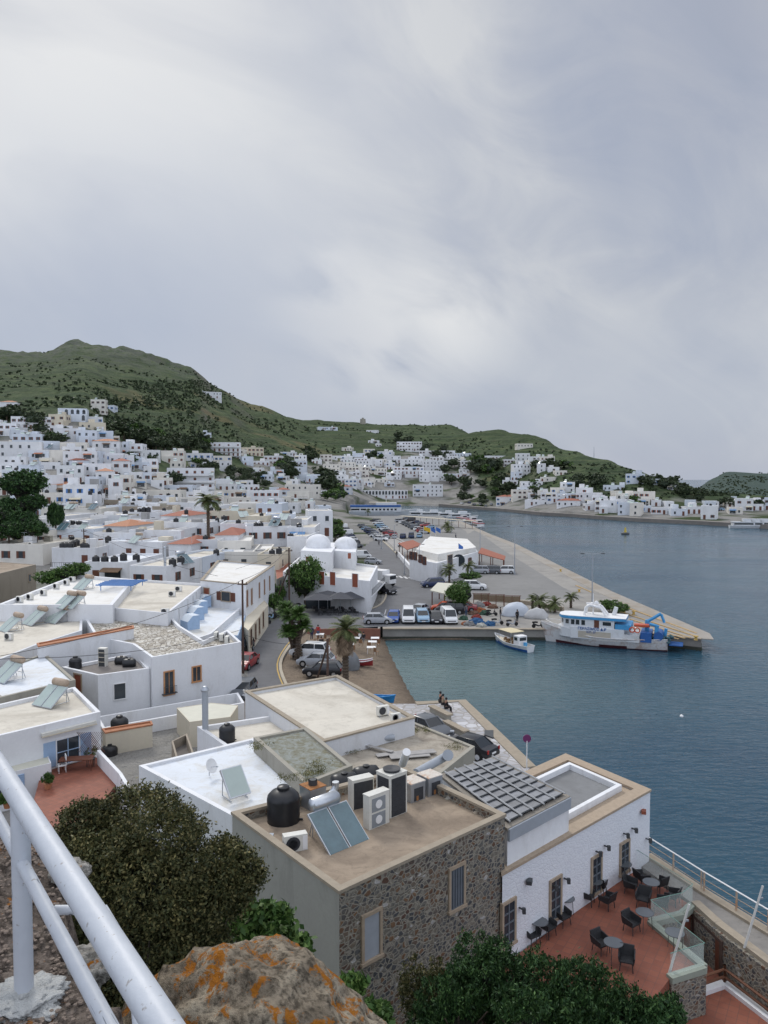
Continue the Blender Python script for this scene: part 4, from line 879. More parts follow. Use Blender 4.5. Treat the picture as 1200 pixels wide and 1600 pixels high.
# fill the gaps between the listed houses with more of the town
def fill(x0, y0, x1, y1, n, stmax=2):
    for i in range(n):
        px = x0 + (x1 - x0) * (i + .5) / n + U(-4, 4); py = y0 + (y1 - y0) * (i + .5) / n + U(-3, 3)
        w = U(18, 32) if px < 400 else U(13, 22)
        farhouse(px - w / 2, px + w / 2, py, random.randint(1, stmax))
fill(0, 700, 200, 715, 5); fill(0, 735, 200, 750, 5); fill(200, 745, 480, 762, 8, 1); fill(180, 712, 330, 725, 4); fill(0, 768, 340, 775, 6, 1)
fill(390, 730, 500, 742, 4); fill(500, 745, 620, 752, 4); fill(505, 712, 620, 722, 5); fill(800, 762, 900, 772, 3); fill(1060, 783, 1200, 788, 4, 1); fill(400, 772, 520, 790, 5, 1); fill(640, 728, 740, 735, 3)
fill(0, 690, 190, 708, 6); fill(190, 735, 400, 750, 6, 1); fill(520, 700, 740, 716, 6); fill(540, 738, 740, 742, 6); fill(930, 775, 1010, 790, 3); fill(400, 740, 520, 755, 5); fill(790, 715, 880, 730, 4); fill(950, 768, 1060, 785, 5, 1); fill(870, 770, 940, 775, 4); fill(1100, 785, 1200, 782, 4, 1)
print('HOUSECOUNT', len(HOUSES))
# names of the rows, then a label of its own for every house
DIST = [(-400, 200, 'left hillside'), (200, 392, 'gully slope'), (392, 520, 'town centre'), (520, 748, 'middle hillside'), (748, 900, 'opposite slope'), (900, 1300, 'far shore')]
for a, b, nm in DIST:
    hs = sorted([h for h in HOUSES if a <= h['px'] < b], key=lambda h: h['py']); k = 12
    rows = [hs[i:i + k] for i in range(0, len(hs), k)]
    for ri, row_ in enumerate(rows):
        row_.sort(key=lambda h: h['px'])
        for i, h in enumerate(row_):
            st = {1: 'single-storey', 2: 'two-storey', 3: 'three-storey'}.get(h['st'], 'tall')
            ex = 'red-roofed' if 'r' in h['opt'] else 'tan' if 't' in h['opt'] else 'cream' if h['cream'] else 'white'; h['nm'] = f'{ORD[i]} house from left, {"top row" if ri == 0 else f"row {ORD[ri]} down"}, {nm}'
            rn = 'top row' if ri == 0 else f'row {ORD[ri]} down'
            h['o']['label'] = h['label'] or f"{ex} {st} house, {SHN[h['k']]}, {ORD[i]} from left, {rn}, {nm}".replace('single-storey house', 'low house')
            h['o']['group'] = 'white houses of ' + nm.replace('the ', '', 1)
print('houses', len(HOUSES))
# ---------------------------------------------------------------- put things down where a pixel's ray meets the built scene
bpy.context.view_layer.update()
DG = bpy.context.evaluated_depsgraph_get()
def refresh():
    global DG
    bpy.context.view_layer.update(); DG = bpy.context.evaluated_depsgraph_get()
def cast(o, d):
    r = sc.ray_cast(DG, Vector(o), Vector(d).normalized()); return (r[1], r[2]) if r[0] else (None, None)
def drop(px, py, back=.7):
    d = ray(px, py).normalized(); p, n = cast((0, 0, CAMZ), d)
    if p is None: return at(px, py, 1.5)
    if n.z > .5: return p
    q = p + Vector((d.x, d.y, 0)).normalized() * back; r, n2 = cast(q + Vector((0, 0, 4)), (0, 0, -1))
    return r if r is not None else p
# ---------------------------------------------------------------- roof-top equipment (one of each kind, then copies)
def proto_tank():
    r = empty('water_tank'); MB().lathe([(.56, 0), (.58, .06), (.56, .12), (.58, .3), (.565, .34), (.58, .55), (.565, .6), (.58, .85), (.55, .98), (.42, 1.12), (.22, 1.19), (.20, 1.2)], 28).build('body', BLACK_PLASTIC, r, smooth=40)
    MB().lathe([(.2, 1.18), (.22, 1.2), (.22, 1.28), (.19, 1.31), (0, 1.33)], 18).build('lid', BLACK_PLASTIC, r, smooth=40)
    MB().cyl((.5, 0, .12), (.68, 0, .12), .04).build('outlet', BLACK_PLASTIC, r); return r
def proto_ltank():
    r = empty('lying_water_tank'); MB().lathe([(.0, -.62), (.3, -.6), (.42, -.5), (.45, -.3), (.44, 0), (.45, .3), (.42, .5), (.3, .6), (0, .62)], 22, M=Matrix.Translation((0, 0, .46)) @ Matrix.Rotation(math.pi / 2, 4, 'Y')).build('body', BLACK_PLASTIC, r, smooth=50)
    MB().lathe([(.15, .86), (.16, .95), (0, .97)], 12).build('lid', BLACK_PLASTIC, r); return r
def proto_heater():
    r = empty('solar_water_heater'); rt = Matrix.Rotation(R(38), 4, 'X')
    for x in (-.52, .52):
        M = Matrix.Translation((x, -.2, .62)) @ rt
        pb = MB().box((0, 0, 0), (.98, 1.9, .09), M=M).build('collector_panel', ALU, r, bevel=.01)
        MB().box((0, 0, .048), (.90, 1.82, .012), M=M).build('glass', PANELG, pb)
    MB().lathe([(0, -.72), (.2, -.7), (.27, -.62), (.28, 0), (.27, .62), (.2, .7), (0, .72)], 22, M=Matrix.Translation((0, .72, 1.42)) @ Matrix.Rotation(math.pi / 2, 4, 'Y')).build('boiler', ALU, r, smooth=50)
    mb = MB()
    for x in (-.6, .6):
        mb.tube([(x, -.95, .05), (x, .95, .05)], .025); mb.tube([(x, .72, 0), (x, .72, 1.2)], .025); mb.tube([(x, .95, .05), (x, .6, 1.2)], .025); mb.tube([(x, -.9, .05), (x, .6, 1.2)], .02)
    mb.tube([(-.6, .72, .5), (.6, .72, .5)], .02); mb.build('stand', GALV, r); return r
PANELG = plain('solar_collector_glass', (.10, .165, .19), .18, .25, 1.2, spec=.7); WPANEL = plain('pale_collector_glass', (.42, .50, .47), .15, .08, 1, spec=.8)
def proto_heater2():
    r = copy_tree(PROT['heater']); r.name = 'solar_water_heater'
    for c in list(r.children):
        if c.name.startswith('boiler'): c.data = c.data.copy(); c.data.materials[0] = plain('weathered_tan_boiler', (.42, .33, .25), .7, .15, 3, stain=((.25, .14, .08), .7, .5))
        for g in c.children:
            if g.name.startswith('glass'): g.data = g.data.copy(); g.data.materials[0] = WPANEL
    return r
def proto_ac():
    r = empty('air_conditioner'); MB().b2((-.42, -.16, .06), (.42, .16, .66)).build('casing', IVORY, r, bevel=.015)
    gb = MB(); gb.cyl((-.1, -.165, .36), (-.1, -.175, .36), .25, n=24)
    for i in range(4): gb.cyl((-.1, -.175, .36), (-.1, -.18, .36), .05 + i * .055, .05 + i * .055, n=20)
    gb.build('fan_grille', GRILL, r)
    MB().b2((.24, -.17, .12), (.40, -.155, .6)).build('side_panel', WHITE_PAINT, r)
    mb = MB()
    for x in (-.3, .3): mb.b2((x - .03, -.2, 0), (x + .03, .2, .06))
    mb.build('foot', GALV, r); return r
PROT = {}
def put(kind, px, py, label, rz=0, s=1, group=None, p=None, back=.7, sub=None):
    if kind not in PROT:
        PROT[kind] = {'tank': proto_tank, 'ltank': proto_ltank, 'heater': proto_heater, 'heater2': proto_heater2, 'ac': proto_ac}[kind](); o = PROT[kind]
    else: o = copy_tree(PROT[kind])
    q = p if p is not None else drop(px, py, back); o.location = q; o.rotation_euler = (0, 0, R(rz)); o.scale = (s, s, s)
    cat = {'tank': 'water tank', 'ltank': 'water tank', 'heater': 'solar heater', 'heater2': 'solar heater', 'ac': 'air conditioner'}[kind]
    tag(o, label, cat, group or {'tank': 'black water tanks on roofs', 'ltank': 'black water tanks on roofs', 'heater': 'solar water heaters on roofs', 'heater2': 'solar water heaters on roofs', 'ac': 'air conditioners on roofs'}[kind]); return o
ZR = 9.12
put('tank', 443, 1290, 'black ribbed water tank on the tan roof of the stone building', p=at(443, 1285, ZR), s=1.02)
put('tank', 355, 1160, 'black water tank on the corner of the low white roof', p=at(355, 1158, 5.1), s=.86)
put('heater', 525, 1320, 'solar heater with two teal panels on the stone building roof', 42, p=at(524, 1314, ZR), s=.84)
put('ac', 455, 1330, 'white air conditioner at the roof edge left of the teal panels', 20, p=at(461, 1331, ZR), s=.95)
put('ltank', 534, 1225, 'black lying tank just behind the stone building roof, left one', 20, p=at(538, 1240, 7.6)); put('ltank', 565, 1215, 'black lying tank just behind the stone building roof, right one', 20, p=at(572, 1228, 7.6))
def cabinet(name, px, py, w, dpt, h, m, label, rz, top=None, kids=()):
    q = at(px, py, ZR); r = tag(empty(name, q, R(rz)), label, 'roof unit')
    MB().b2((-w / 2, -dpt / 2, 0), (w / 2, dpt / 2, h)).build('casing', m, r, bevel=.015)
    MB().b2((-w / 2 - .01, -dpt / 2 - .01, h), (w / 2 + .01, dpt / 2 + .01, h + .03)).build('top_plate', top or m, r)
    return r, w, dpt, h
r, w_, d_, h_ = cabinet('exhaust_unit', 489, 1262, .72, .72, .85, GALV, 'tall galvanised exhaust box with rusty top beside the black tank', 40, RUSTY)
MB().cyl((0, 0, h_), (0, 0, h_ + .22), .17, n=18, cap=False).cyl((0, 0, h_ + .2), (0, 0, h_ + .23), .13, n=18).build('flue', STEEL_DARK, r)
r, w_, d_, h_ = cabinet('exhaust_unit', 509, 1278, .6, .6, .55, GALV, 'small rusty-topped exhaust box under the curved duct', 40, RUSTY)
a = []; 
for i in range(9): t = i / 8 * math.pi * .55; a.append((math.sin(t) * .45, 0, h_ + .1 + .45 * (1 - math.cos(t)) * .9 + .1))
MB().tube([(0, 0, h_)] + a, .13, 12).build('elbow_duct', ALU, r, smooth=60)
def bigac(px, py, w, dpt, h, label, rz, fans):
    r, w, dpt, h = cabinet('tall_air_conditioner', px, py, w, dpt, h, IVORY, label, rz); r['category'] = 'air conditioner'
    if fans == 'top':
        MB().lathe([(.30, h + .03), (.33, h + .12), (.29, h + .12), (.05, h + .08), (0, h + .08)], 22).build('fan_guard', GRILL, r)
        for sx in (-1, 1):
            mb = MB()
            for i in range(16): mb.b2((-w / 2 + .08, -dpt / 2 - .012, .12 + i * (h - .25) / 16), (w / 2 - .08, -dpt / 2 + .01, .12 + i * (h - .25) / 16 + .045)); mb.b2((-w / 2 - .012, -dpt / 2 + .08, .12 + i * (h - .25) / 16), (-w / 2 + .01, dpt / 2 - .08, .12 + i * (h - .25) / 16 + .045))
        mb.build('louvre', GRILL, r); MB().b2((-w / 2 + .07, -dpt / 2 - .006, .1), (w / 2 - .07, -dpt / 2 + .01, h - .1)).build('coil', GRILL, r); MB().b2((-w / 2 - .006, -dpt / 2 + .07, .1), (-w / 2 + .01, dpt / 2 - .07, h - .1)).build('coil', GRILL, r)
    elif fans == 'two':
        for z in (h * .28, h * .72):
            MB().b2((-w / 2 + .12, -dpt / 2 - .012, z - .24), (w / 2 - .2, -dpt / 2, z + .24)).build('fan_grille', plain('grey_grille', (.25, .27, .29), .6, .1, 6), r); MB().cyl((-.04, -dpt / 2 - .013, z), (-.04, -dpt / 2 - .03, z), .15, n=18).build('fan_hub', WHITE_PAINT, r)
    else: MB().b2((w / 2 - .005, -dpt / 2 + .05, .08), (w / 2 + .012, dpt / 2 - .05, h - .08)).build('coil', GRILL, r); MB().b2((-w / 2 + .05, -dpt / 2 - .012, .08), (w / 2 - .05, -dpt / 2, h - .08)).build('coil', GRILL, r)
bigac(612, 1272, .85, .75, 1.6, 'tallest ivory condenser with a round fan guard on top', 42, 'top')
bigac(588, 1292, .95, .34, 1.25, 'slim ivory condenser with two stacked fans behind the boiler', 42, 'two')
bigac(564, 1262, .9, .4, 1.15, 'ivory condenser showing its dark coil behind the slim one', 30, 'coil')
for px, nm in ((644, 'left'), (671, 'right')):
    r, w_, d_, h_ = cabinet('ventilation_box', px, 1250 - (px - 644) * .35, .72, .72, .78, GALV, f'grey ventilation box with rust-stained top, {nm} one of the pair', 38, plain('rust_stained_top', (.62, .58, .52), .7, .1, 5, stain=((.42, .18, .06), .9, .5)))
    MB().b2((-.2, -.375, .12), (.24, -.36, .6)).build('opening', GRILL, r); MB().b2((-.1, -.38, .12), (0, -.37, .3)).build('rust_patch', RUSTY, r)
q = at(630, 1215, ZR); mb = MB(); mb.cyl(q + Vector((0, 1.0, .2)), q + Vector((.15, .2, 1.0)), .17, n=16); tag(mb.build('pale_duct', WHITE_PAINT, smooth=50), 'short white duct leaning on the ventilation boxes', 'duct')
q = at(690, 1195, 7.0); mb = MB(); mb.cyl(at(650, 1208, 8.0), at(700, 1180, 8.0), .2, n=16).cyl(at(700, 1180, 8.35), at(700, 1180, 7.6), .26, n=16); tag(mb.build('ventilation_duct', GREY_PIPE, smooth=50), 'long grey-blue duct behind the ventilation boxes', 'duct')
a_, b_, c_, d_ = [at(x, y, ZR + .03) for x, y in ((687, 1250), (730, 1279), (758, 1262), (718, 1238))]
mb = MB(); mb.prism([(p.x, p.y) for p in (a_, b_, c_, d_)], ZR + .02, ZR + .06); tag(mb.build('roof_hatch_board', plain('grey_board', (.28, .28, .28), .8, .1, 3)), 'flat grey board weighed down with stones on the tan roof', 'board')
for px, py, c in ((699, 1248, CONC), (721, 1257, RUSTY), (743, 1270, COP)):
    q = at(px, py, ZR + .1); bm = MB().lathe([(0, -.06), (.08, -.05), (.1, 0), (.06, .05), (0, .06)], 8, tuple(q)); tag(bm.build('stone', c), {699: 'dark stone', 721: 'reddish stone', 743: 'pale stone'}[px] + ' lying on the flat grey board', 'stone')
def hose(pts, r, m, label, z=ZR + .03, name='hose', cat='hose'):
    P3 = smooth3([at(x, y, z) for x, y in pts]); tag(MB().tube(P3, r, 5).build(name, m), label, cat)
def smooth3(p, k=5):
    out = []; n = len(p)
    for i in range(n - 1):
        p0, p1, p2, p3 = [p[max(0, min(n - 1, j))] for j in (i - 1, i, i + 1, i + 2)]
        for s in range(k): t = s / k; out.append(.5 * ((2 * p1) + (-p0 + p2) * t + (2 * p0 - 5 * p1 + 4 * p2 - p3) * t * t + (-p0 + 3 * p1 - 3 * p2 + p3) * t ** 3))
    return out + [p[-1]]
hose([(386, 1268), (400, 1282), (430, 1292), (470, 1294), (500, 1290)], .022, plain('red_hose', (.25, .02, .04), .5), 'dark red hose curling around the black tank')
hose([(388, 1265), (420, 1262), (470, 1285), (500, 1272)], .018, plain('blue_hose', (.04, .12, .35), .5), 'blue hose behind the black tank')
hose([(548, 1338), (570, 1345), (586, 1360), (588, 1368)], .025, BLACK_RUBBER, 'black hose trailing right of the teal panels'); hose([(480, 1350), (500, 1358), (512, 1350)], .025, BLACK_RUBBER, 'short black hose under the teal panels')
hose([(630, 1272), (645, 1270), (665, 1262), (683, 1248)], .03, BLACK_RUBBER, 'black hose in front of the ventilation boxes')
q = at(420, 1345, 8.6); tag(MB().b2((q.x - .16, q.y - .1, 7.6), (q.x + .16, q.y + .12, 9.5)).build('downpipe_box', GREY_PIPE), 'grey-blue cable duct on the side wall of the stone building', 'duct')
# white roof in front: tilted panel, dish
q = at(368, 1245, 5.8); r = tag(empty('tilted_panel', q, R(40)), 'square pale green panel tilted up on the bluish-white roof', 'solar panel')
Mx = Matrix.Translation((0, 0, .75)) @ Matrix.Rotation(R(48), 4, 'X'); MB().box((0, 0, 0), (1.15, 1.5, .14), M=Mx).build('frame', ALU, r); MB().box((0, 0, .075), (1.05, 1.4, .01), M=Mx).build('glass', WPANEL, r)
mb = MB(); [mb.tube([(x, .5, 0), (x, .45, 1.15)], .025) for x in (-.45, .45)]; [mb.tube([(x, -.4, 0), (x, .5, .03)], .025) for x in (-.45, .45)]; mb.build('stand', GALV, r)
def dish(px, py, label, rz=0, s=1, p=None):
    q = p if p is not None else drop(px, py); r = tag(empty('satellite_dish', q, R(rz)), label, 'satellite dish', 'satellite dishes'); r.scale = (s, s, s)
    M = Matrix.Translation((0, -.1, .55)) @ Matrix.Rotation(R(65), 4, 'X')
    MB().lathe([(0, .0), (.15, .012), (.3, .05), (.4, .1), (.41, .1), (.3, .03), (0, -.02)], 22, M=M).build('reflector', WHITE_PAINT, r, smooth=50)
    MB().tube([(0, 0, 0), (0, 0, .55)], .025).tube([(0, -.1, .5), (0, -.55, .62)], .012).box((0, -.57, .63), (.07, .12, .07)).build('mast', GALV, r)
dish(325, 1212, 'white satellite dish on the bluish-white roof', 60, p=at(327, 1212, 5.8), s=.95)
# left hand roofs
put('heater2', 80, 1100, 'solar heater with tilted panels on the roof of the blue-shuttered house', -28, p=at(82, 1100, 5.98), s=.95)
put('heater2', 15, 1050, 'solar heater on the low bluish roof at the left edge', -35, p=at(14, 1062, 6.2))
put('tank', 103, 1045, 'black tank at the back corner of the low bluish roof', p=at(118, 1047, 5.2), s=.9)
put('ltank', 190, 1035, 'lying black tank against the white wall of the dark courtyard roof, left one', 0, p=at(190, 1040, 5.2), s=.9); put('ltank', 198, 1038, 'lying black tank on the dark courtyard roof, right one', 10, p=at(202, 1044, 5.2), s=.9)
put('tank', 172, 1190, 'tall black tank in the yard beside the tiled terrace', p=at(171, 1190, 1.5), s=1.0)
put('tank', 187, 1150, 'wide black tank behind the orange-topped yard wall', p=at(187, 1148, 2.6), s=1.1)
for i, (px, py, rz) in enumerate([(56, 975, -40), (90, 972, -35), (103, 952, -38), (117, 950, -38), (132, 920, -35), (18, 985, -40)]):
    put('heater2', px, py, f'weathered solar heater, {ORD[i]} of six on the crowded left roof', rz, s=1.0 if i else 1.05)
for i, (px, py) in enumerate([(31, 937), (47, 933), (68, 926), (88, 916), (104, 910), (113, 905)]): put('ac', px, py + 4, f'air conditioner, {ORD[i]} from the left along the long white parapet', -25, p=at(px, py + 4, 7.82), s=1.0)
put('ac', 14, 1000, 'air conditioner at the foot of the heater frames on the left roof', -20); put('ac', 269, 932, 'air conditioner on the cream roof left of the street building', 0); put('ac', 279, 924, 'small air conditioner beside the roof opening on the cream roof', 0)
for i, (px, py) in enumerate([(338, 998), (347, 1001), (355, 1005)]): put('ac', px, py, f'air conditioner {["left", "middle", "right"][i]} of three on the stone-paved roof corner', 90, s=1, p=at(px, py, 6.3))
put('ac', 258, 960, 'air conditioner on the parapet behind the stone-paved roof', 0)
k = 0
for grp, lst in {'row along the parapet left of the timber pole': [(98, 858), (104, 857), (110, 856), (115, 855), (120, 853)], 'group on the grey roof right of the timber pole': [(150, 883), (164, 884), (179, 885), (193, 876), (213, 876)],
                 'group above the tall palm roofs': [(206, 800), (218, 800), (225, 800), (232, 800)], 'pair left of the orange tile roof': [(141, 781), (156, 779)], 'pair near the grey terrace roof': [(270, 902), (283, 903)],
                 'pair on the red-roofed house': [(398, 766), (404, 766)], 'group left of the domes': [(400, 824), (408, 824), (425, 819), (430, 830), (437, 830)], 'loners': [(36, 826), (321, 850), (338, 873), (425, 871), (436, 872), (52, 768), (25, 738), (174, 772)]}.items():
    for i, (px, py) in enumerate(lst):
        lb = f'black tank, {ORD[i]} from left, {grp}' if grp != 'loners' else ['black tank lying at the end of the long left roof', 'black tank on the square white tower roof', 'black tank on the terrace right of the tower', 'black tank above the red street roof', 'small black tank just left of the domed building', 'black tank behind the large pine', 'black tank high on the left hillside roofs', 'black tank below the arched hillside house'][i]
        put('tank', px, py, lb, 0, s=1.0 if px < 300 else .9)
for i, (px, py, rz) in enumerate([(100, 838, -20), (212, 850, -35), (196, 788, -25), (215, 788, -25), (108, 800, -30), (114, 800, -30), (146, 795, -25), (52, 728, -20), (45, 685, -20), (78, 702, -20), (155, 680, -20), (103, 686, -20), (288, 905, 60), (372, 785, 30), (380, 812, 30), (320, 692, 0), (372, 765, 30), (330, 752, -10), (430, 842, -20), (444, 815, -20)]):
    put('heater2' if i % 3 else 'heater', px, py, f'distant solar heater on a town roof, {ORD[i]} going round from the left', rz, s=1.15)
q = at(161, 1043, 5.2); r = tag(empty('open_cupboard', q, R(-12)), 'old white open cupboard standing against the blank white wall', 'cupboard'); MB().b2((-.35, -.2, 0), (.35, .25, 1.7)).build('carcass', IVORY, r); MB().b2((-.28, -.215, .1), (.28, -.2, 1.6)).build('opening', STEEL_DARK, r); [MB().b2((-.28, -.24, z), (.28, -.2, z + .05)).build('shelf', CREAMW, r) for z in (.5, .9, 1.3)]
# small heaters and tanks seen on the far houses: one mesh each
fh = MB(); Mx_ = Matrix.Translation((0, 0, .75)) @ Matrix.Rotation(R(40), 4, 'X'); fh.box((0, 0, 0), (1.9, 1.7, .1), mi=0, M=Mx_); fh.cyl((-.8, .6, 1.45), (.8, .6, 1.45), .28, n=10, mi=1); [fh.cyl((x, .6, 0), (x, .6, 1.3), .04, n=4, mi=1) for x in (-.7, .7)]; fh = fh.mesh('far_solar_heater', [WPANEL, ALU])
ft = MB().lathe([(.55, 0), (.55, 1.0), (.2, 1.2), (0, 1.25)], 12).mesh('far_water_tank', BLACK_PLASTIC)
random.seed(91)
for h in HOUSES:
    if h['d'] < 150 or 'r' in h['opt']: continue
    cr, sr = math.cos(h['o'].rotation_euler[2]), math.sin(h['o'].rotation_euler[2])
    for k_, pr, me, nm_, ct in ((0, .38, fh, 'solar heater', 'solar_water_heater'), (1, .30, ft, 'black water tank', 'water_tank')):
        if rnd() > pr: continue
        x, y = U(-h['w'] * .35, h['w'] * .35), U(1.2, 3.5); o = link(ct, me, None, (h['o'].location.x + x * cr - y * sr, h['o'].location.y + x * sr + y * cr, h['z'] + h['h'] - .33), h['o'].rotation_euler[2] + U(-.8, .3)); tag(o, f"{nm_}, roof of {h['nm']}", nm_.replace('black ', ''), nm_ + 's on the distant roofs')
random.seed(55)
for i in range(34):
    px, py = U(5, 470), U(775, 872); q = drop(px, py)
    if q.y < 80 or q.y > 260 or q.z < 5: continue
    k = random.choice(['tank', 'ac', 'tank', 'ltank']); put(k, 0, 0, f'{dict(tank="black tank", ac="air conditioner", ltank="lying black tank")[k]} on an old town roof, {ORD[i % 24]} of the {"nearer" if i < 24 else "farther"} ones', U(-40, 40), s=U(.8, 1.1), p=q)
for i in range(24):
    px, py = U(0, 480), U(770, 885); q = drop(px, py)
    if q.y < 60 or q.z < 5: continue
    r = tag(empty('roof_aerial', q, U(0, 3)), f'thin television aerial on an old town roof, {ORD[i % 20]} from the left', 'aerial', 'roof aerials'); h = U(1.6, 2.8); MB().cyl((0, 0, 0), (0, 0, h), .03, n=5).build('mast', GALV, r); mb = MB(); mb.tube([(-.5, 0, h - .1), (.5, 0, h - .1)], .02, 4); [mb.tube([(x, -.3, h - .1), (x, .3, h - .1)], .012, 4) for x in (-.45, -.2, .05, .3)]; mb.build('antenna', GALV, r)
# ---------------------------------------------------------------- poles and wires
def pole(px, py_base, py_top, label, r=.13, lean=0, m=WOODPOLE, arms=True):
    b = drop(px, py_base) if py_base < 1500 else at(px, py_base, 1.5); top = CAMZ + ray(px, py_top).z / ray(px, py_top).y * b.y
    o = tag(empty('utility_pole', (b.x, b.y, b.z - .3)), label, 'utility pole', 'timber utility poles'); h = top - b.z + .3
    MB().cyl((0, 0, 0), (lean, 0, h), r, r * .7, 10).build('shaft', m, o, smooth=40)
    if arms: MB().b2((-.5, -.05, h - .5), (.5, .05, h - .38)).cyl((-.4, 0, h - .38), (-.4, 0, h - .22), .04).cyl((.4, 0, h - .38), (.4, 0, h - .22), .04).build('insulator_arm', m, o)
    return Vector((b.x + lean, b.y, top))
pA = pole(380, 1052, 906, 'dark timber pole at the street corner beside the stone-paved roof'); pB = pole(132, 892, 826, 'dark timber pole standing among the left roofs')
pC = pole(452, 958, 856, 'dark timber pole in front of the domed building', .14); pD = pole(512, 1060, 998, 'short dark pole beside the shaggy palm', .12, arms=False)
b = at(428, 930, 3); tag(MB().cyl(at(425, 955, 1.5), pC - Vector((0, 0, 3)), .12, .1, 8).build('brace_pole', WOODPOLE), 'slanting timber brace leaning on the pole by the domed building', 'brace')
tag(MB().cyl(at(495, 1062, 1.5), pD - Vector((0, 0, .5)), .1, .09, 8).build('brace_pole', WOODPOLE), 'slanting timber brace beside the shaggy palm', 'brace')
for px, y0, y1, lb in ((321, 1148, 1080, 'grey metal chimney pipe over the yard roofs'), (258, 893, 862, 'steel chimney on the roof behind the cream deck'), (426, 1078, 1035, 'cream concrete post beside the beach road')):
    q = drop(px, y0); h = (y0 - y1) / 1200 * q.y; o = tag(empty('chimney', q), lb, 'chimney'); MB().cyl((0, 0, 0), (0, 0, h), .2, n=16).build('pipe', GREY_PIPE if px == 321 else ALU if px < 300 else CREAMW, o, smooth=50); MB().lathe([(.26, h), (.28, h + .08), (.12, h + .3), (0, h + .32)], 14).build('cap', GALV, o)
def wire(a, b, sag, label, r=.022):
    pts = [a.lerp(b, i / 14) + Vector((0, 0, -sag * 4 * (i / 14) * (1 - i / 14))) for i in range(15)]; tag(MB().tube(pts, r, 4).build('cable', WIRE), label, 'cable', 'overhead cables')
wire(pA, atd(-60, 1035, 48), 1.0, 'cable crossing the left roofs in front of the stone-paved house'); wire(pA - Vector((0, 0, 5)), atd(-60, 1030, 40), .8, 'lower cable sweeping in front of the orange-framed windows')
wire(pB, atd(-60, 850, 95), .8, 'cable from the left pole to the left edge'); wire(pB, atd(340, 900, 80), .8, 'cable from the left pole to the tower'); wire(pB - Vector((0, 0, .5)), pC - Vector((0, 0, 1)), 1.5, 'long cable between the two timber poles')
wire(pC, pA, .6, 'cable between the corner pole and the pole by the domes'); wire(pC, atd(300, 905, 110), .6, 'cable reaching from the domes pole toward the white tower'); wire(pA - Vector((0, 0, 5.5)), atd(560, 985, 74), 1.2, 'low cable crossing the street above the red car')
def lamp(px, py, top, label, arms=2, w=1.0, p=None):
    b = p or at(px, py, 1.5); h = (py - top) / 1200 * b.y; o = tag(empty('street_lamp', b), label, 'street lamp', 'street lamps')
    MB().cyl((0, 0, 0), (0, 0, h), .11, .06, 8).cyl((0, 0, 0), (0, 0, .5), .2).build('post', GALV, o)
    for s in ((-1, 1) if arms == 2 else (1,)):
        a = MB().tube([(0, 0, h - .1), (s * w * .6, 0, h), (s * w, 0, h)], .04, 5).build('arm', GALV, o); MB().box((s * w * 1.2, 0, h), (.6, .25, .12)).build('lamp_head', STEEL_DARK, a)
lamp(804, 898, 822, 'twin-armed lamp post standing tallest on the middle of the quay', w=1.1); lamp(925, 948, 864, 'twin-armed lamp post behind the fishing vessel', w=1.3)
for i, (px, py, t) in enumerate([(616, 862, 820), (632, 898, 862), (596, 858, 838), (750, 868, 825), (655, 903, 850), (705, 832, 810)]): lamp(px, py, t, f'slim street lamp, {ORD[i]} of six around the port road', arms=1, w=.6)
# flags, banners, sign
def flag(px, py, top, cols, label, w=1.6):
    b = at(px, py, 1.5); h = (py - top) / 1200 * b.y; o = tag(empty('flagpole', b), label, 'flag', 'flags along the quay')
    MB().cyl((0, 0, 0), (0, 0, h), .05, .04, 6).build('pole', WHITE_PAINT, o); mb = MB(); n = 6
    for i in range(n): mb.add([(i * w / n, .1 * math.sin(i), h - 1.3 - .15 * i), ((i + 1) * w / n, .1 * math.sin(i + 1), h - 1.3 - .15 * (i + 1)), ((i + 1) * w / n, .1 * math.sin(i + 1), h - .05 - .12 * (i + 1)), (i * w / n, .1 * math.sin(i), h - .05 - .12 * i)], [(0, 1, 2, 3)])
    mb.build('cloth', cols, o)
FY = plain('yellow_flag', (.65, .42, .03), .8, .1, 2); FB = plain('blue_flag', (.05, .14, .42), .8, .15, 2)
flag(662, 838, 822, FY, 'yellow flag on a pole beside the parked cars', 2.2); flag(673, 838, 823, FB, 'blue and white flag, nearer one by the port office'); flag(681, 838, 823, FB, 'blue and white flag, right one by the port office')
flag(528, 826, 812, FY, 'yellow flag at the roadside trees', 2.0); flag(521, 826, 810, FB, 'dark blue flag at the roadside trees'); flag(716, 895, 848, FB, 'small blue flag on a tall thin mast before the port office', 1.0); flag(497, 800, 788, FY, 'yellow banner outside the blue kiosks', 3)
q = at(663, 896, 1.5); o = tag(empty('notice_board', q), 'tall blue panel sign in front of the port office', 'sign'); MB().b2((-.85, -.06, 1.2), (.85, .06, 4.0)).build('panel', BLUE_PAINT, o); MB().cyl((-.6, 0, 0), (-.6, 0, 1.3), .05).cyl((.6, 0, 0), (.6, 0, 1.3), .05).build('post', GALV, o)
q = at(823, 1205, 1.5); o = tag(empty('road_sign', q), 'round purple-faced sign on a white post at the paving edge', 'sign'); MB().cyl((0, 0, 0), (0, 0, 2.1), .04).build('post', WHITE_PAINT, o); MB().cyl((0, -.02, 2.25), (0, .02, 2.25), .28, n=24).build('disc', plain('purple_sign', (.16, .03, .12), .5), o)
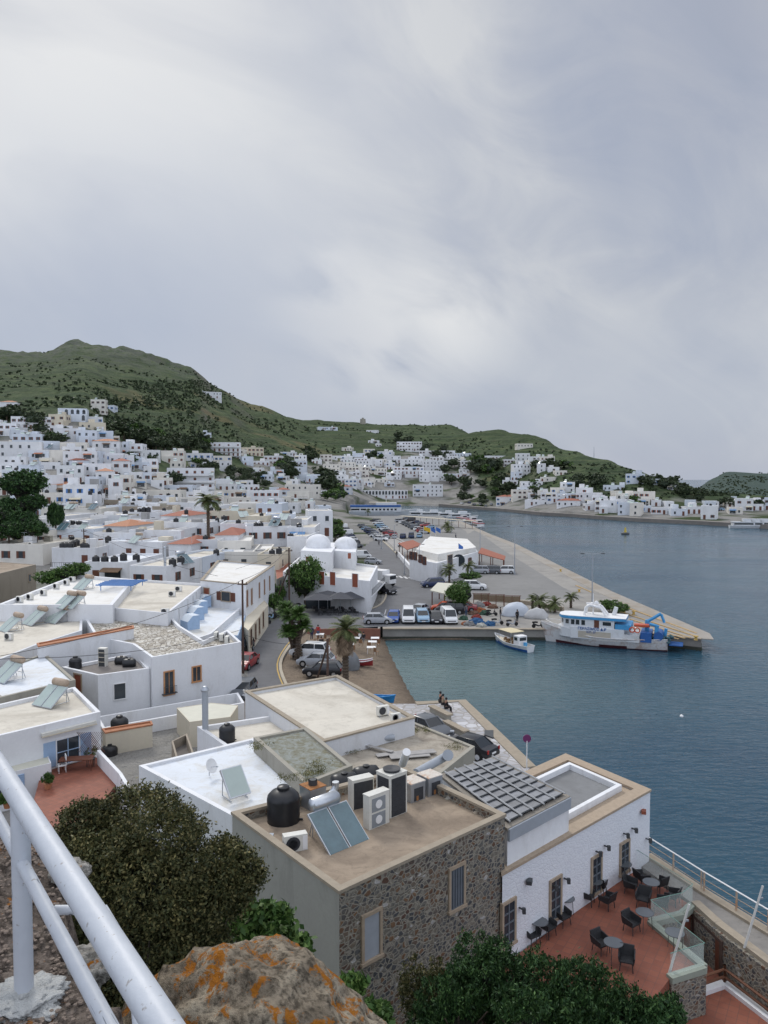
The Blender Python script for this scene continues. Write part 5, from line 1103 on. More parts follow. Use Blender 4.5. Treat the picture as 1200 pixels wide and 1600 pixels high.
# low white port wall and bollards
def wallrun(pts, z0, z1, w, m, label, name='low_wall', cat='wall'):
    mb = MB()
    for i in range(len(pts) - 1):
        a, b = Vector(pts[i]), Vector(pts[i + 1]); d = (b - a).normalized(); nn = Vector((-d.y, d.x)) * w / 2; a2 = a - d * .001 * i; mb.prism([a + nn, b + nn, b - nn, a - nn], z0, z1 - .002 * i)
    return tag(mb.build(name, m), label, cat)
wallrun(P((622, 868), (652, 903), (668, 907), (688, 905)), 1.4, 2.5, .5, W_WALL, 'low curved white wall around the port office garden')
struct('garden_soil', MB().prism(P((634, 872), (656, 900), (688, 902), (686, 890), (650, 880)), 1.5, 1.56), plain('dry_lawn', (.13, .15, .07), .95, .3, 1.5, world=True))
wallrun(P((480, 987), (540, 985), (594, 986)), .3, 1.8, .3, plain('brown_red_wall', (.22, .10, .07), .9, .2, 2, world=True), 'low reddish wall between the road and the beach cafe')
wallrun(P((612, 838), (640, 853), (700, 850)), 1.4, 1.9, .8, PAVE, 'low concrete kerb wall beside the parking rows')
wallrun(P((748, 938), (790, 941), (833, 946), (880, 955)), 1.4, 2.1, .4, COP, 'low stone wall behind the fishing gear on the quay')
for i, (px, py) in enumerate([(975, 870 + 87), (990, 960), (1090, 1000), (876, 893), (905, 925)]):
    q = at(px, py, 1.53); q.x = min(q.x, 38.2); tag(MB().lathe([(.25, 0), (.18, .1), (.16, .35), (.3, .42), (.3, .5), (0, .55)], 12, tuple(q)).build('bollard', YELLOW), f'yellow mooring bollard, {ORD[i]} of five on the quay edge', 'bollard', 'mooring bollards')
# ---------------------------------------------------------------- vehicles
PAINTS = {}
def paint(c):
    C_ = dict(white=(.70, .71, .72), silver=(.36, .38, .41), blue=(.02, .08, .33), black=(.012, .013, .018), red=(.36, .02, .02), grey=(.10, .11, .125), lblue=(.24, .38, .52), orange=(.55, .09, .03), dred=(.30, .03, .035), navy=(.015, .03, .09))[c]
    if c not in PAINTS:
        m = plain('car_paint_' + c, C_, .28, .05, 2, spec=.6); PAINTS[c] = m
    return PAINTS[c]
GLASS = plain('car_glass', (.015, .02, .025), .08, .1, 1, spec=.8); LAMPW = plain('headlight_glass', (.6, .62, .65), .15, .05, 3); LAMPR = plain('taillight_glass', (.35, .01, .01), .25, .1, 3)
CARS = dict(hatch=(4.0, 1.72, [(-2.0, .55), (-1.97, .85), (-1.8, .95), (-1.0, .98), (.0, .97), (.85, .93), (1.5, .84), (1.88, .70), (2.0, .5)], (-1.85, -1.45, .35, 1.0, 1.45)),
            suv=(4.4, 1.82, [(-2.2, .6), (-2.17, .95), (-2.0, 1.05), (-1.0, 1.08), (.0, 1.07), (.9, 1.05), (1.75, .97), (2.1, .8), (2.2, .55)], (-2.08, -1.75, .45, 1.15, 1.65)),
            sedan=(4.4, 1.75, [(-2.2, .55), (-2.15, .85), (-1.6, .93), (-1.0, .95), (.0, .95), (.9, .92), (1.6, .82), (2.05, .68), (2.2, .5)], (-1.65, -.95, .4, 1.1, 1.42)),
            van=(4.6, 1.86, [(-2.3, .6), (-2.28, 1.0), (-2.2, 1.1), (-1.0, 1.12), (.0, 1.12), (1.1, 1.12), (1.75, 1.05), (2.2, .8), (2.3, .55)], (-2.25, -2.15, 1.1, 1.75, 1.95)))
_cm = {}
def carmesh(kind, col):
    k = (kind, col)
    if k in _cm: return _cm[k]
    Ln, W, prof, (c0, c1, c2, c3, zr) = CARS[kind]; hw = W / 2; mb = MB(); rings = []
    for x, z in prof:
        e = 1 - .10 * (abs(x) / (Ln / 2)) ** 4; w = hw * e; zb = .22 if abs(x) < Ln / 2 - .1 else .34
        rings.append([(x, -w * .93, zb), (x, -w, .45), (x, -w * .99, z * .82), (x, -w * .9, z), (x, w * .9, z), (x, w * .99, z * .82), (x, w, .45), (x, w * .93, zb)])
    vs = [p for r in rings for p in r]; n = len(rings); fs = [(i * 8 + j, (i + 1) * 8 + j, (i + 1) * 8 + (j + 1) % 8, i * 8 + (j + 1) % 8) for i in range(n - 1) for j in range(8)] + [tuple(range(8)), tuple(range((n - 1) * 8, n * 8))[::-1]]
    mb.add(vs, fs, 0)
    zb = np.interp([c0, c3], [p[0] for p in prof], [p[1] for p in prof]) - .03
    w0, w1 = hw * .88, hw * .74
    rv = [(c1, -w1, zr - .05), (c2, -w1, zr - .05), (c2, w1, zr - .05), (c1, w1, zr - .05), (c1 + .12, -w1 * .88, zr), (c2 - .15, -w1 * .88, zr), (c2 - .15, w1 * .88, zr), (c1 + .12, w1 * .88, zr)]
    mb.add(rv, [(4, 5, 6, 7), (0, 1, 5, 4), (1, 2, 6, 5), (2, 3, 7, 6), (3, 0, 4, 7), (3, 2, 1, 0)], 0)
    bx = [(c0, -w0, zb[0]), (c3, -w0, zb[1]), (c3, w0, zb[1]), (c0, w0, zb[0])]; tp = rv[:4]
    for i in range(4): mb.cyl(bx[i], tp[i], .055, .045, 5)
    mid = (c1 + c2) / 2
    for s in (-1, 1): mb.cyl((mid - .1, s * w0, (zb[0] + zb[1]) / 2), (mid - .1, s * w1, zr - .05), .05, .045, 5)
    if kind == 'van':
        for s in (-1, 1): mb.add([(c0, s * (w0 + .02), zb[0]), (.35, s * (w0 + .02), zb[0]), (.35, s * (w1 + .02), zr - .05), (c1, s * (w1 + .02), zr - .05)], [(0, 1, 2, 3)])
    for s in (-1, 1):
        for x in (-Ln * .31, Ln * .31): mb.cyl((x, s * (hw - .12), .33), (x, s * (hw + .005), .33), .37, n=16, mi=1)
    body = mb.mesh('body', [paint(col), BLACK_RUBBER], smooth=38)
    gb = MB(); k_ = .985; gl = [(c0 + .02, -w0 * k_, zb[0]), (c3 - .02, -w0 * k_, zb[1]), (c3 - .02, w0 * k_, zb[1]), (c0 + .02, w0 * k_, zb[0])]; t2 = [(x, y * k_, z) for x, y, z in tp]
    gb.add(gl + t2, [(i, (i + 1) % 4, 4 + (i + 1) % 4, 4 + i) for i in range(4)]); gm = gb.mesh('window_glass', GLASS)
    wb = MB(); wb.cyl((0, -.09, 0), (0, .09, 0), .32, n=18); wm_ = wb.mesh('wheel', BLACK_RUBBER, smooth=40); rb = MB(); rb.cyl((0, -.1, 0), (0, .1, 0), .2, n=12); rm = rb.mesh('rim', ALU)
    hb = MB(); hb.box((0, 0, 0), (.1, .34, .14)); hm = hb.mesh('headlight', LAMPW, bevel=.02); tb = MB(); tb.box((0, 0, 0), (.08, .16, .26)); tm = tb.mesh('taillight', LAMPR, bevel=.02)
    pb = MB().box((0, 0, 0), (.03, .5, .12)).mesh('number_plate', WHITE_PAINT)
    bb = MB().box((0, 0, 0), (.05, W * .62, .12)).mesh('grille', GRILL)
    _cm[k] = (body, gm, wm_, rm, hm, tm, pb, bb, Ln, hw, prof); return _cm[k]
CN = dict(hatch='hatchback', suv='sport utility car', sedan='saloon car', van='van')
def car(px, py, kind, col, rz, label, detail=2, group='cars parked around the harbour', z=1.512, p=None):
    body, gm, wm_, rm, hm, tm, pb, bb, Ln, hw, prof = carmesh(kind, col); q = p or at(px, py, z)
    r = tag(empty('parked_van' if kind == 'van' else 'parked_car', q, R(rz)), label, 'van' if kind == 'van' else 'car', group)
    link('body', body, r); link('window_glass', gm, r)
    for x in (-Ln * .31, Ln * .31):
        for s in (-1, 1):
            w = link('wheel', wm_, r, (x, s * (hw - .085), .32))
            if detail > 1: link('rim', rm, w)
    if detail > 0:
        for s in (-1, 1): link('headlight', hm, r, (Ln / 2 - .09, s * (hw - .30), .64), R(s * -12)); link('taillight', tm, r, (-Ln / 2 + .03, s * (hw - .16), .8))
    if detail > 1: link('number_plate', pb, r, (Ln / 2 + .005, 0, .42)); link('number_plate', pb, r, (-Ln / 2 - .005, 0, .6)); link('grille', bb, r, (Ln / 2 - .01, 0, .55))
    return r
for a in [(590, 974, 'hatch', 'silver', 2, 'silver hatchback parked sideways at the top of the beach'), (615, 971, 'hatch', 'blue', -95, 'bright blue hatchback facing the water at the quay'), (638, 971, 'van', 'white', -91, 'white minibus parked between the blue and silver cars'),
          (655, 959, 'sedan', 'silver', -120, 'silver saloon parked behind the white minibus'), (660, 971, 'suv', 'lblue', -88, 'light blue-silver car right of the white minibus'), (681, 972, 'hatch', 'black', -90, 'black car facing the quay edge'),
          (701, 972, 'van', 'white', -84, 'small white van at the right end of the quay row'), (694, 955, 'hatch', 'orange', 170, 'orange-red hatchback under the round tree'), (704, 958, 'suv', 'black', 172, 'black car next to the orange-red hatchback'), (722, 955, 'sedan', 'dred', 175, 'dark red car in the shade of the round tree'),
          (676, 917, 'suv', 'navy', 195, 'dark blue car at the left end of the slatted canopy'), (741, 921, 'suv', 'white', -8, 'white car right of the slatted canopy'), (707, 925, 'hatch', 'silver', 160, 'silver car under the slatted canopy'),
          (748, 896, 'suv', 'silver', 170, 'silver car, left of three before the orange canopy'), (766, 896, 'suv', 'grey', 168, 'dark-trimmed car, middle of three before the orange canopy'), (788, 896, 'suv', 'white', 172, 'white car, right of three before the orange canopy'),
          (603, 927, 'suv', 'black', -55, 'dark pickup truck leaving the corner by the domed building'), (566, 872, 'van', 'white', 5, 'white van behind the domed building roof'), (583, 881, 'hatch', 'silver', -10, 'silver car coming up behind the domed building'),
          (384, 1042, 'sedan', 'dred', -100, 'faded red car parked on the street below the corner pole'), (378, 1020, 'suv', 'black', -98, 'dark car just above the faded red car'), (381, 1088, 'hatch', 'grey', -95, 'dark grey car at the bottom of the street'),
          (484, 1026, 'suv', 'white', 168, 'white crossover, top one of three beside the shaggy palm'), (494, 1040, 'hatch', 'silver', 170, 'silver hatchback, middle one of three beside the shaggy palm'), (505, 1055, 'hatch', 'black', 172, 'black hatchback, lowest of three beside the shaggy palm'),
          (668, 1147, 'sedan', 'grey', -50, 'dark grey car behind the broad white roof'), (731, 1178, 'sedan', 'black', 140, 'black car by the waterfront paving with a red tail light'), (632, 855, 'hatch', 'white', -20, 'white car left of the orange tiled port canopy')]: car(*a)
q = at(590, 914, 1.5); r = tag(empty('box_truck', q, R(-38)), 'long white canvas-topped truck beside the domed building', 'truck'); MB().b2((-3.2, -1.1, .9), (2, 1.1, 2.9)).build('cargo_box', WHITE_PAINT, r, bevel=.08); MB().b2((2.05, -1, .5), (3.6, 1, 2.2)).build('cab', WHITE_PAINT, r, bevel=.15); MB().b2((3.2, -.9, 1.35), (3.63, .9, 2.0)).build('windscreen', GLASS, r)
for x in (-2.2, 2.8):
    for s in (-1, 1): MB().cyl((x, s * .85, .42), (x, s * 1.08, .42), .42, n=16).build('wheel', BLACK_RUBBER, r)
colset = ['white', 'silver', 'grey', 'black', 'silver', 'white', 'navy', 'grey', 'lblue', 'dred', 'white']
random.seed(21)
for ri, (x0, y0, x1, y1, n, rz, nm) in enumerate([(566, 824, 596, 845, 9, -20, 'front row right of the main road'), (586, 816, 610, 838, 8, 160, 'second row right of the main road'), (533, 826, 556, 856, 7, -150, 'row at the roadside trees'), (625, 816, 664, 834, 9, 15, 'row by the yellow flag'), (604, 842, 655, 840, 5, 85, 'short cross row'), (634, 812, 672, 826, 6, 195, 'rearmost row near the pergola'), (508, 822, 530, 812, 4, 20, 'group before the blue kiosks')]):
    for i in range(n):
        c = colset[random.randrange(11)]; kd = random.choice(['hatch', 'suv', 'sedan', 'hatch', 'van'] if rnd() < .5 else ['hatch', 'sedan', 'suv'])
        car(x0 + (x1 - x0) * i / (n - 1) + U(-.8, .8), y0 + (y1 - y0) * i / (n - 1), kd, c, rz + U(-4, 4), f'distant {c.replace("dred", "dark red").replace("lblue", "light blue")} {CN[kd]}, {ORD[i]} from left, {nm}', 0)
for i in range(11):
    c = colset[random.randrange(8)]; q = at(722 + i * 4.6 - (i % 2) * 3, 788 + (i % 3) * 1.2, 2.2); q.z = H(q.x, q.y) + .1; car(0, 0, 'hatch', c, U(60, 120), f'tiny distant car, {ORD[i]} from left in the far shore car park', 0, p=q)
for i in range(5):
    q = at(1098 + i * 7, 803, 2); q.z = H(q.x, q.y) + .1; car(0, 0, 'hatch', colset[i * 2], U(60, 120), f'tiny distant car, {ORD[i]} from left near the far right shore', 0, p=q)
# scooters
def scooter(px, py, rz, col, label, z=1.512):
    r = tag(empty('scooter', at(px, py, z), R(rz)), label, 'scooter', 'scooters and motorbikes')
    for x in (-.62, .62): MB().cyl((x, -.06, .25), (x, .06, .25), .25, n=16).build('wheel', BLACK_RUBBER, r)
    MB().tube([(-.7, 0, .55), (-.4, 0, .45), (0, 0, .28), (.3, 0, .3), (.42, 0, .75)], .13, 8, r1=.08).build('body', paint(col), r, smooth=60)
    MB().tube([(-.8, 0, .74), (-.4, 0, .78), (-.1, 0, .74)], .12, 8).build('seat', BLACK_RUBBER, r, smooth=60); MB().tube([(.62, 0, .25), (.42, 0, .95)], .04).tube([(.38, -.32, .98), (.38, .32, .98)], .025).build('handlebar', STEEL_DARK, r)
for i, (px, py, rz, c, l) in enumerate([(424, 968, 60, 'lblue', 'turquoise scooter beside the plant-covered wall'), (417, 976, 60, 'black', 'black motorbike left of the turquoise scooter'), (437, 965, 20, 'black', 'black motorbike under the balcony plants'), (454, 957, 0, 'white', 'white scooter at the foot of the leaning pole'), (471, 951, 5, 'silver', 'grey motorbike right of the white scooter'), (442, 958, 60, 'navy', 'dark scooter in the shade of the red-roofed house'),
    (777, 976, 10, 'silver', 'pale scooter behind the small fishing boat'), (800, 978, 15, 'silver', 'grey scooter beside the covered heap'), (841, 981, 5, 'black', 'scooter near the bow of the fishing vessel'), (768, 962, 0, 'black', 'dark motorbike by the fishing nets')]): scooter(px, py, rz, c, l)
# ---------------------------------------------------------------- boats
def hull(L_, B_, D_, sheer=.5, sheers=.2, n=16, tran=.6, keel=-.5):
    vs = []; m = 7
    for i in range(n + 1):
        t = i / n; x = L_ * (t - .5)                      # bow at -x
        w = B_ / 2 * (min(1, (t / .42)) ** .62 if t < .42 else 1 - (1 - tran) * ((t - .42) / .58) ** 2.2); w = max(w, .03)
        zt = D_ + sheer * (1 - t / .5) ** 2 * (t < .5) + sheers * ((t - .5) / .5) ** 2 * (t > .5); rake = -(1 - min(1, t / .25)) * L_ * .055
        for j in range(m):
            s = j / (m - 1); z = keel + (zt - keel) * s; ww = w * (.25 + .75 * s ** .55) * (.75 + .25 * s if t < .3 else 1)
            vs.append((x + rake * s, -ww, z))
        for j in range(m):
            s = 1 - j / (m - 1); z = keel + (zt - keel) * s; ww = w * (.25 + .75 * s ** .55) * (.75 + .25 * s if t < .3 else 1)
            vs.append((x + rake * s, ww, z))
    k = 2 * m; fs = [(i * k + j, (i + 1) * k + j, (i + 1) * k + j + 1, i * k + j + 1) for i in range(n) for j in range(k - 1) if j != m - 1]
    fs += [(i * k + m - 1, (i + 1) * k + m - 1, (i + 1) * k + m, i * k + m) for i in range(0)]
    fs += [tuple(range(n * k, n * k + k))]; 
    rim = [vs[i * k + m - 1] for i in range(n + 1)], [vs[i * k + m] for i in range(n + 1)]
    return vs, fs, rim
def hullobj(parent, L_, B_, D_, m, deckz=-.25, deckm=None, boot=None, rimm=None, **kw):
    vs, fs, (l, r_) = hull(L_, B_, D_, **kw); mb = MB(); mb.add(vs, fs)
    if boot:
        for f in range(len(mb.f)):
            if max(mb.v[i][2] for i in mb.f[f]) < .42: mb.m[f] = 1
    o = mb.build('hull', [m, boot or m], parent, smooth=40)
    db = MB(); n = len(l)
    for i in range(n - 1): db.add([(l[i][0], l[i][1] * .96, l[i][2] + deckz), (l[i + 1][0], l[i + 1][1] * .96, l[i + 1][2] + deckz), (r_[i + 1][0], r_[i + 1][1] * .96, r_[i + 1][2] + deckz), (r_[i][0], r_[i][1] * .96, r_[i][2] + deckz)], [(0, 1, 2, 3)])
    db.build('deck', deckm or IVORY, parent); gb = MB(); gb.tube([Vector(p) for p in l], .06, 6); gb.tube([Vector(p) for p in r_], .06, 6); gb.build('gunwale', rimm or m, parent, smooth=60)
    return l, r_
BW = plain('boat_white', (.66, .68, .70), .4, .06, .8, stain=((.45, .40, .34), .5, .52)); BB = plain('boat_sky_blue', (.06, .30, .58), .45, .15, 1.2); BOOT = plain('boat_bottom_dark_red', (.07, .015, .02), .6, .2, 2); BDK = plain('boat_deep_blue', (.02, .10, .32), .5, .15, 1.5)
RUSTSTREAK = plain('rust_streaked_white', (.66, .66, .66), .6, .05, .8, stain=((.35, .15, .05), .9, .55))
# the white and blue fishing vessel
ta, tb = at(864, 1006, 0), at(1046, 1021, 0); L0 = (tb - ta).length + .8; ang = math.atan2(tb.y - ta.y, tb.x - ta.x); mid = (ta + tb) / 2 + Vector((0, 1.75, 0))
tr = tag(empty('fishing_vessel', mid, ang), 'white and sky-blue fishing vessel with winches moored at the pier tip', 'fishing boat')
hullobj(tr, L0, 3.9, 1.3, RUSTSTREAK, deckz=-.35, boot=BOOT, sheer=1.25, sheers=.25, tran=.55, n=22)
MB().b2((-4.2, -1.75, 1.0), (2.4, 1.75, 2.5)).build('deckhouse', BW, tr, bevel=.05)
MB().b2((-3.2, -1.77, 1.15), (.8, -1.76, 2.0)).build('bare_panel', plain('weathered_cream', (.45, .41, .34), .8, .12, 2), tr)
mb = MB(); zA, zB = 2.5, 3.55; pl = [(-5.5, -.5), (-5.1, -1.35), (-4.2, -1.62), (1.2, -1.62), (1.2, 1.62), (-4.2, 1.62), (-5.1, 1.35), (-5.5, .5)]; mb.prism(pl, zA - .25, zB); wh = mb.build('wheelhouse', BW, tr)
MB().prism([(-6.0, -.4), (-5.4, -1.3), (-4.2, -1.7), (-3, -1.7), (-3, 1.7), (-4.2, 1.7), (-5.4, 1.3), (-6.0, .4)], 1.1, 2.3).build('foredeck_house', BW, tr)
pl2 = [(x * 1.03 - .1, y * 1.1) for x, y in pl]; pl2[3] = (2.6, -1.75); pl2[4] = (2.6, 1.75)
MB().prism(pl2, zB - .05, zB + .27).build('roof_band', BB, tr); MB().prism(pl2, zB + .27, zB + .33).build('roof', WHITE_PAINT, tr)
for x in (-3.9, -3.3, -2.6): MB().b2((x - .22, -1.66, 2.75), (x + .22, -1.6, 3.35)).build('window', GLASS, wh)
MB().b2((-.2, -1.66, 2.85), (.8, -1.6, 3.3)).build('window', GLASS, wh); MB().b2((-1.25, -1.66, 2.45), (-.65, -1.6, 3.45)).build('door', BROWN_PAINT, wh)
for (x, y, rz) in ((-4.62, -1.52, -.34), (-5.28, -1.0, -1.15), (-5.53, 0, -1.57)): MB().box((x, y, 3.05), (.42, .06, .5), rz=rz).build('window', GLASS, wh)
FONTS = {}
def text(s, size, loc, parent, m, rx=math.pi / 2, rz=0, name='lettering'):
    cu = bpy.data.curves.new(name, 'FONT'); cu.body = s; cu.size = size; cu.align_x = 'CENTER'; cu.extrude = .008; cu.offset = .012 * size * 1.5; cu.materials.append(m)
    t_ = bpy.data.objects.new(name, cu); C.objects.link(t_); bpy.context.view_layer.update(); me = bpy.data.meshes.new_from_object(t_.evaluated_get(bpy.context.evaluated_depsgraph_get())); bpy.data.objects.remove(t_)
    o = bpy.data.objects.new(name, me); C.objects.link(o); o.location = loc; o.rotation_euler = (rx, 0, rz); o.parent = parent; return o
text('ΓΕΡΑΣΙΜΟΣ Δ.Ρ', .46, (-1.5, -1.79, 2.18), tr, BDK); text('Ν.Π. 27', .36, (-1.6, -1.79, 1.8 + .0), tr, BDK)
MB().cyl((-1.6, 0, zB + .3), (-1.6, 0, 6.6), .09, .04, 8).tube([(-2.2, -.9, 5.0), (-1, .9, 5.0)], .05).box((-2.0, 0, 5.3), (.9, .3, .12)).build('mast', WHITE_PAINT, tr)
mb = MB(); mb.tube([(-2.6, -.9, zB + .3), (-2.4, -.85, 4.9), (-1.9, -.7, 5.2), (-.6, -.7, 4.9), (.2, -.8, zB + .3)], .16, 8); mb.tube([(-2.6, .9, zB + .3), (-2.4, .85, 4.9), (-1.9, .7, 5.2), (-.6, .7, 4.9), (.2, .8, zB + .3)], .16, 8); mb.box((-1.5, 0, 5.1), (1.6, 1.5, .2)); mb.build('radar_arch', WHITE_PAINT, tr, smooth=60)
MB().lathe([(0, 0), (.3, .05), (.3, .25), (0, .45)], 14, (-1.2, 0, 5.25)).build('radome', WHITE_PAINT, tr, smooth=60); MB().cyl((.9, .6, zB + .3), (1.2, .6, 4.9), .28, .25, 14).build('funnel', BW, tr)
MB().b2((1.3, -1.75, 2.5), (3.2, 1.75, 3.1)).build('blue_locker', BB, tr); MB().b2((4.3, -1.6, 1.1), (5.6, 1.5, 2.3)).build('blue_net_cabinet', BDK, tr)
for i, (x, z) in enumerate(((3.35, 2.6), (3.95, 2.6))):
    M = Matrix.Translation((x, -1.82, z)) @ Matrix.Rotation(math.pi / 2, 4, 'X'); a = [(math.cos(t) * .3, math.sin(t) * .3, 0) for t in [k * math.pi / 8 for k in range(17)]]; o = MB().tube(a, .08, 6, M=M).build('life_ring', paint('orange'), tr)
mb = MB()
for p_, q_, w_ in [((4.9, .2, 1), (5.0, .2, 3.6), .3), ((5.0, .2, 3.4), (6.6, .3, 4.5), .22), ((6.6, .3, 4.4), (7.0, .3, 3.4), .18), ((6.0, -.8, 1), (6.2, -.8, 3.2), .25), ((6.2, -.8, 3.1), (5.3, -.8, 3.3), .2), ((7.0, .6, 1), (7.2, .6, 2.6), .2)]: mb.tube([p_, q_], w_ * 1.0, 6)
mb.build('net_crane', BB, tr); MB().cyl((6.4, -1.3, 1.9), (6.4, 1.3, 1.9), .55, n=18).build('net_drum', BDK, tr, smooth=40)
mb = MB(); random.seed(3)
for i in range(40): mb.lathe([(0, -.2), (.22, -.1), (.25, .05), (0, .2)], 6, (U(4.2, 8.0), U(-1.2, 1.2), U(1.1, 1.7)))
mb.build('net_heap', plain('blue_green_netting', (.05, .11, .13), .9, .4, 4), tr)
MB().box((4.4, -.4, 3.0), (1.9, .9, .35), rz=.1).build('orange_raft', paint('orange'), tr, bevel=.1); rm_ = MB()
for i in range(12): x = -7.8 + i * .42; rm_.cyl((x, -.9 - .12 * i * .9, 2.1 - i * .03), (x, -.9 - .12 * i * .9, 2.75 - i * .045), .03)
MB().tube([(-7.6, -.1, 2.85), (-6.6, -1.35, 2.7), (-5, -1.85, 2.4), (-4.2, -1.95, 2.2)], .035).tube([(-7.6, .1, 2.85), (-6.6, 1.35, 2.7), (-5, 1.85, 2.4), (-4.2, 1.95, 2.2)], .035).build('bow_rail', WHITE_PAINT, tr)
MB().box((9.0 - .6, 0, .9), (1.6, 2.2, .12), rz=0).build('stern_platform', BDK, tr)
MB().b2((2.4, -1.7, 1.0), (4.2, 1.7, 1.9)).build('aft_deckhouse', BW, tr)
# small fishing boat with awning
ba, bb_ = at(774, 1004, 0), at(826, 1021, 0); ang = math.atan2(bb_.y - ba.y, bb_.x - ba.x); sb = tag(empty('small_fishing_boat', (ba + bb_) / 2 + Vector((.3, .6, 0)), ang), 'small white fishing boat with a cream awning and little cabin', 'boat')
hullobj(sb, (bb_ - ba).length * 1.02, 2.1, .62, BW, deckz=-.2, sheer=.45, sheers=.15, tran=.6, boot=BDK, deckm=CREAMW)
MB().prism([(-1.8, -1.0), (.9, -1.05), (.9, 1.05), (-1.8, 1.0)], 2.0, 2.06).build('awning', plain('cream_awning', (.60, .52, .34), .8, .08, 2), sb); mb = MB()
for x in (-1.7, .8):
    for s in (-.95, .95): mb.cyl((x, s, .5), (x, s, 2.0), .03)
mb.build('awning_post', GALV, sb); cb_ = MB().b2((.9, -.65, .5), (2.0, .65, 1.75)).build('cabin', WHITE_PAINT, sb, bevel=.06)
for y in (-.66,): MB().b2((1.1, y - .01, 1.15), (1.7, y + .01, 1.55)).build('window', GLASS, cb_)
MB().b2((2.0, -.5, 1.15), (2.02, .5, 1.55)).build('window', GLASS, cb_); MB().lathe([(.2, .5), (.25, .6), (.25, 1.0), (0, 1.02)], 12, (2.5, 0, 0)).build('blue_barrel', BB, sb)
mb = MB(); random.seed(5)
for i in range(22): mb.lathe([(0, -.15), (.18, -.05), (.16, .08), (0, .15)], 6, (U(-1.6, .7), U(-.6, .6), U(.5, .9)))
mb.build('fishing_gear', plain('brown_ochre_gear', (.22, .13, .06), .9, .5, 5), sb)
# blue and white day ship
q = at(598, 806.5, 0); L1 = (655 - 548) / 1200 * q.y; sp_ = tag(empty('passenger_ship', q + Vector((0, 4, 0)), math.pi + R(3)), 'blue and white passenger ship lying at the far harbour quay', 'ship')
hullobj(sp_, L1, 7, 2.6, BW, deckz=-.1, sheer=1.5, sheers=.1, tran=.85, keel=-1); MB().b2((-L1 * .27, -3, 2.3), (L1 * .47, 3, 4.9)).build('saloon', BW, sp_); MB().b2((-L1 * .26, -3.2, 4.9), (L1 * .48, 3.2, 6.0)).build('blue_band', BDK, sp_)
MB().b2((-L1 * .20, -3, 6.0), (L1 * .1, 3, 7.4)).build('bridge', BW, sp_); MB().b2((-L1 * .1, -2.5, 7.4), (L1 * .2, 2.5, 7.6)).build('sun_deck', CREAMW, sp_); MB().tube([(-L1 * .05, 0, 7), (-L1 * .05, 0, 10.5)], .12).build('mast', WHITE_PAINT, sp_)
for i in range(9): MB().b2((-L1 * .2 + i * 2.1, 3.0, 3.1), (-L1 * .2 + i * 2.1 + 1.2, 3.06, 4.1)).build('window', GLASS, sp_)
for x in (L1 * .3, L1 * .38, L1 * .44): MB().b2((x - 1.3, 3.0, 3.2), (x + 1, 3.06, 4.1)).build('window', GLASS, sp_)
def excursion(px, py, L_, rz, label, red, p=None):
    q = p or at(px, py, 0); o = tag(empty('excursion_boat', q, R(rz)), label, 'boat', 'excursion boats in the inner harbour'); hullobj(o, L_, L_ * .26, 1.1, BW, deckz=-.1, sheer=.7, sheers=.1, tran=.8)
    MB().b2((-L_ * .25, -L_ * .11, 1), (L_ * .42, L_ * .11, 2.6)).build('cabin', BW, o); MB().b2((-L_ * .27, -L_ * .12, 2.6), (L_ * .44, L_ * .12, 2.8)).build('roof', paint('red') if red else BW, o); MB().b2((-L_ * .15, -L_ * .08, 2.8), (L_ * .1, L_ * .08, 4.0)).build('wheelhouse', BW, o)
    for s in (-1, 1): MB().b2((-L_ * .2, s * L_ * .112 - .03, 1.6), (L_ * .38, s * L_ * .112 + .03, 2.3)).build('window_band', GLASS, o)
    MB().b2((-L_ * .155, -L_ * .07, 3.1), (-L_ * .148, L_ * .07, 3.7)).build('windscreen', GLASS, o)
excursion(715, 822, 13, 105, 'white excursion boat with red roof, left of three at the quay', True, p=Vector((36.5, 352, 0))); excursion(0, 0, 14, 100, 'white excursion boat with red roof, middle of three at the quay', True, p=Vector((38.8, 335, 0))); excursion(0, 0, 13, 97, 'white excursion boat, nearest of three moored at the quay', True, p=Vector((38.6, 312, 0)))
for i, (px, d_) in enumerate([(655, 412), (677, 408), (700, 400), (722, 392)]): q = Vector(((px - 600) / 1200 * d_, d_, 0)); excursion(0, 0, 12 + i % 2 * 4, 185 + i * 3, f'white excursion boat behind the reed pergola, {ORD[i]} from the left', False, p=q)
for i in range(3): q = at(1165 + i * 14, 825.5, 0); excursion(0, 0, 13, 172, f'white yacht moored by the far breakwater, {ORD[i]} from left', False, p=q)
# reed pergola on the inner pier
a_, b_ = at(630, 817, 1.5), at(738, 826, 1.5); r = tag(empty('reed_pergola', a_), 'long row of pale reed sunshades on the inner pier', 'pergola'); v_ = b_ - a_
for i in range(12):
    c = v_ * (i / 11); MB().box((c.x, c.y, 3.0), (2.6, 3.5, .15), rz=.5).build('sunshade', CREAMW, r); MB().cyl((c.x, c.y, 0), (c.x, c.y, 3), .08).build('post', BROWN_PAINT, r)
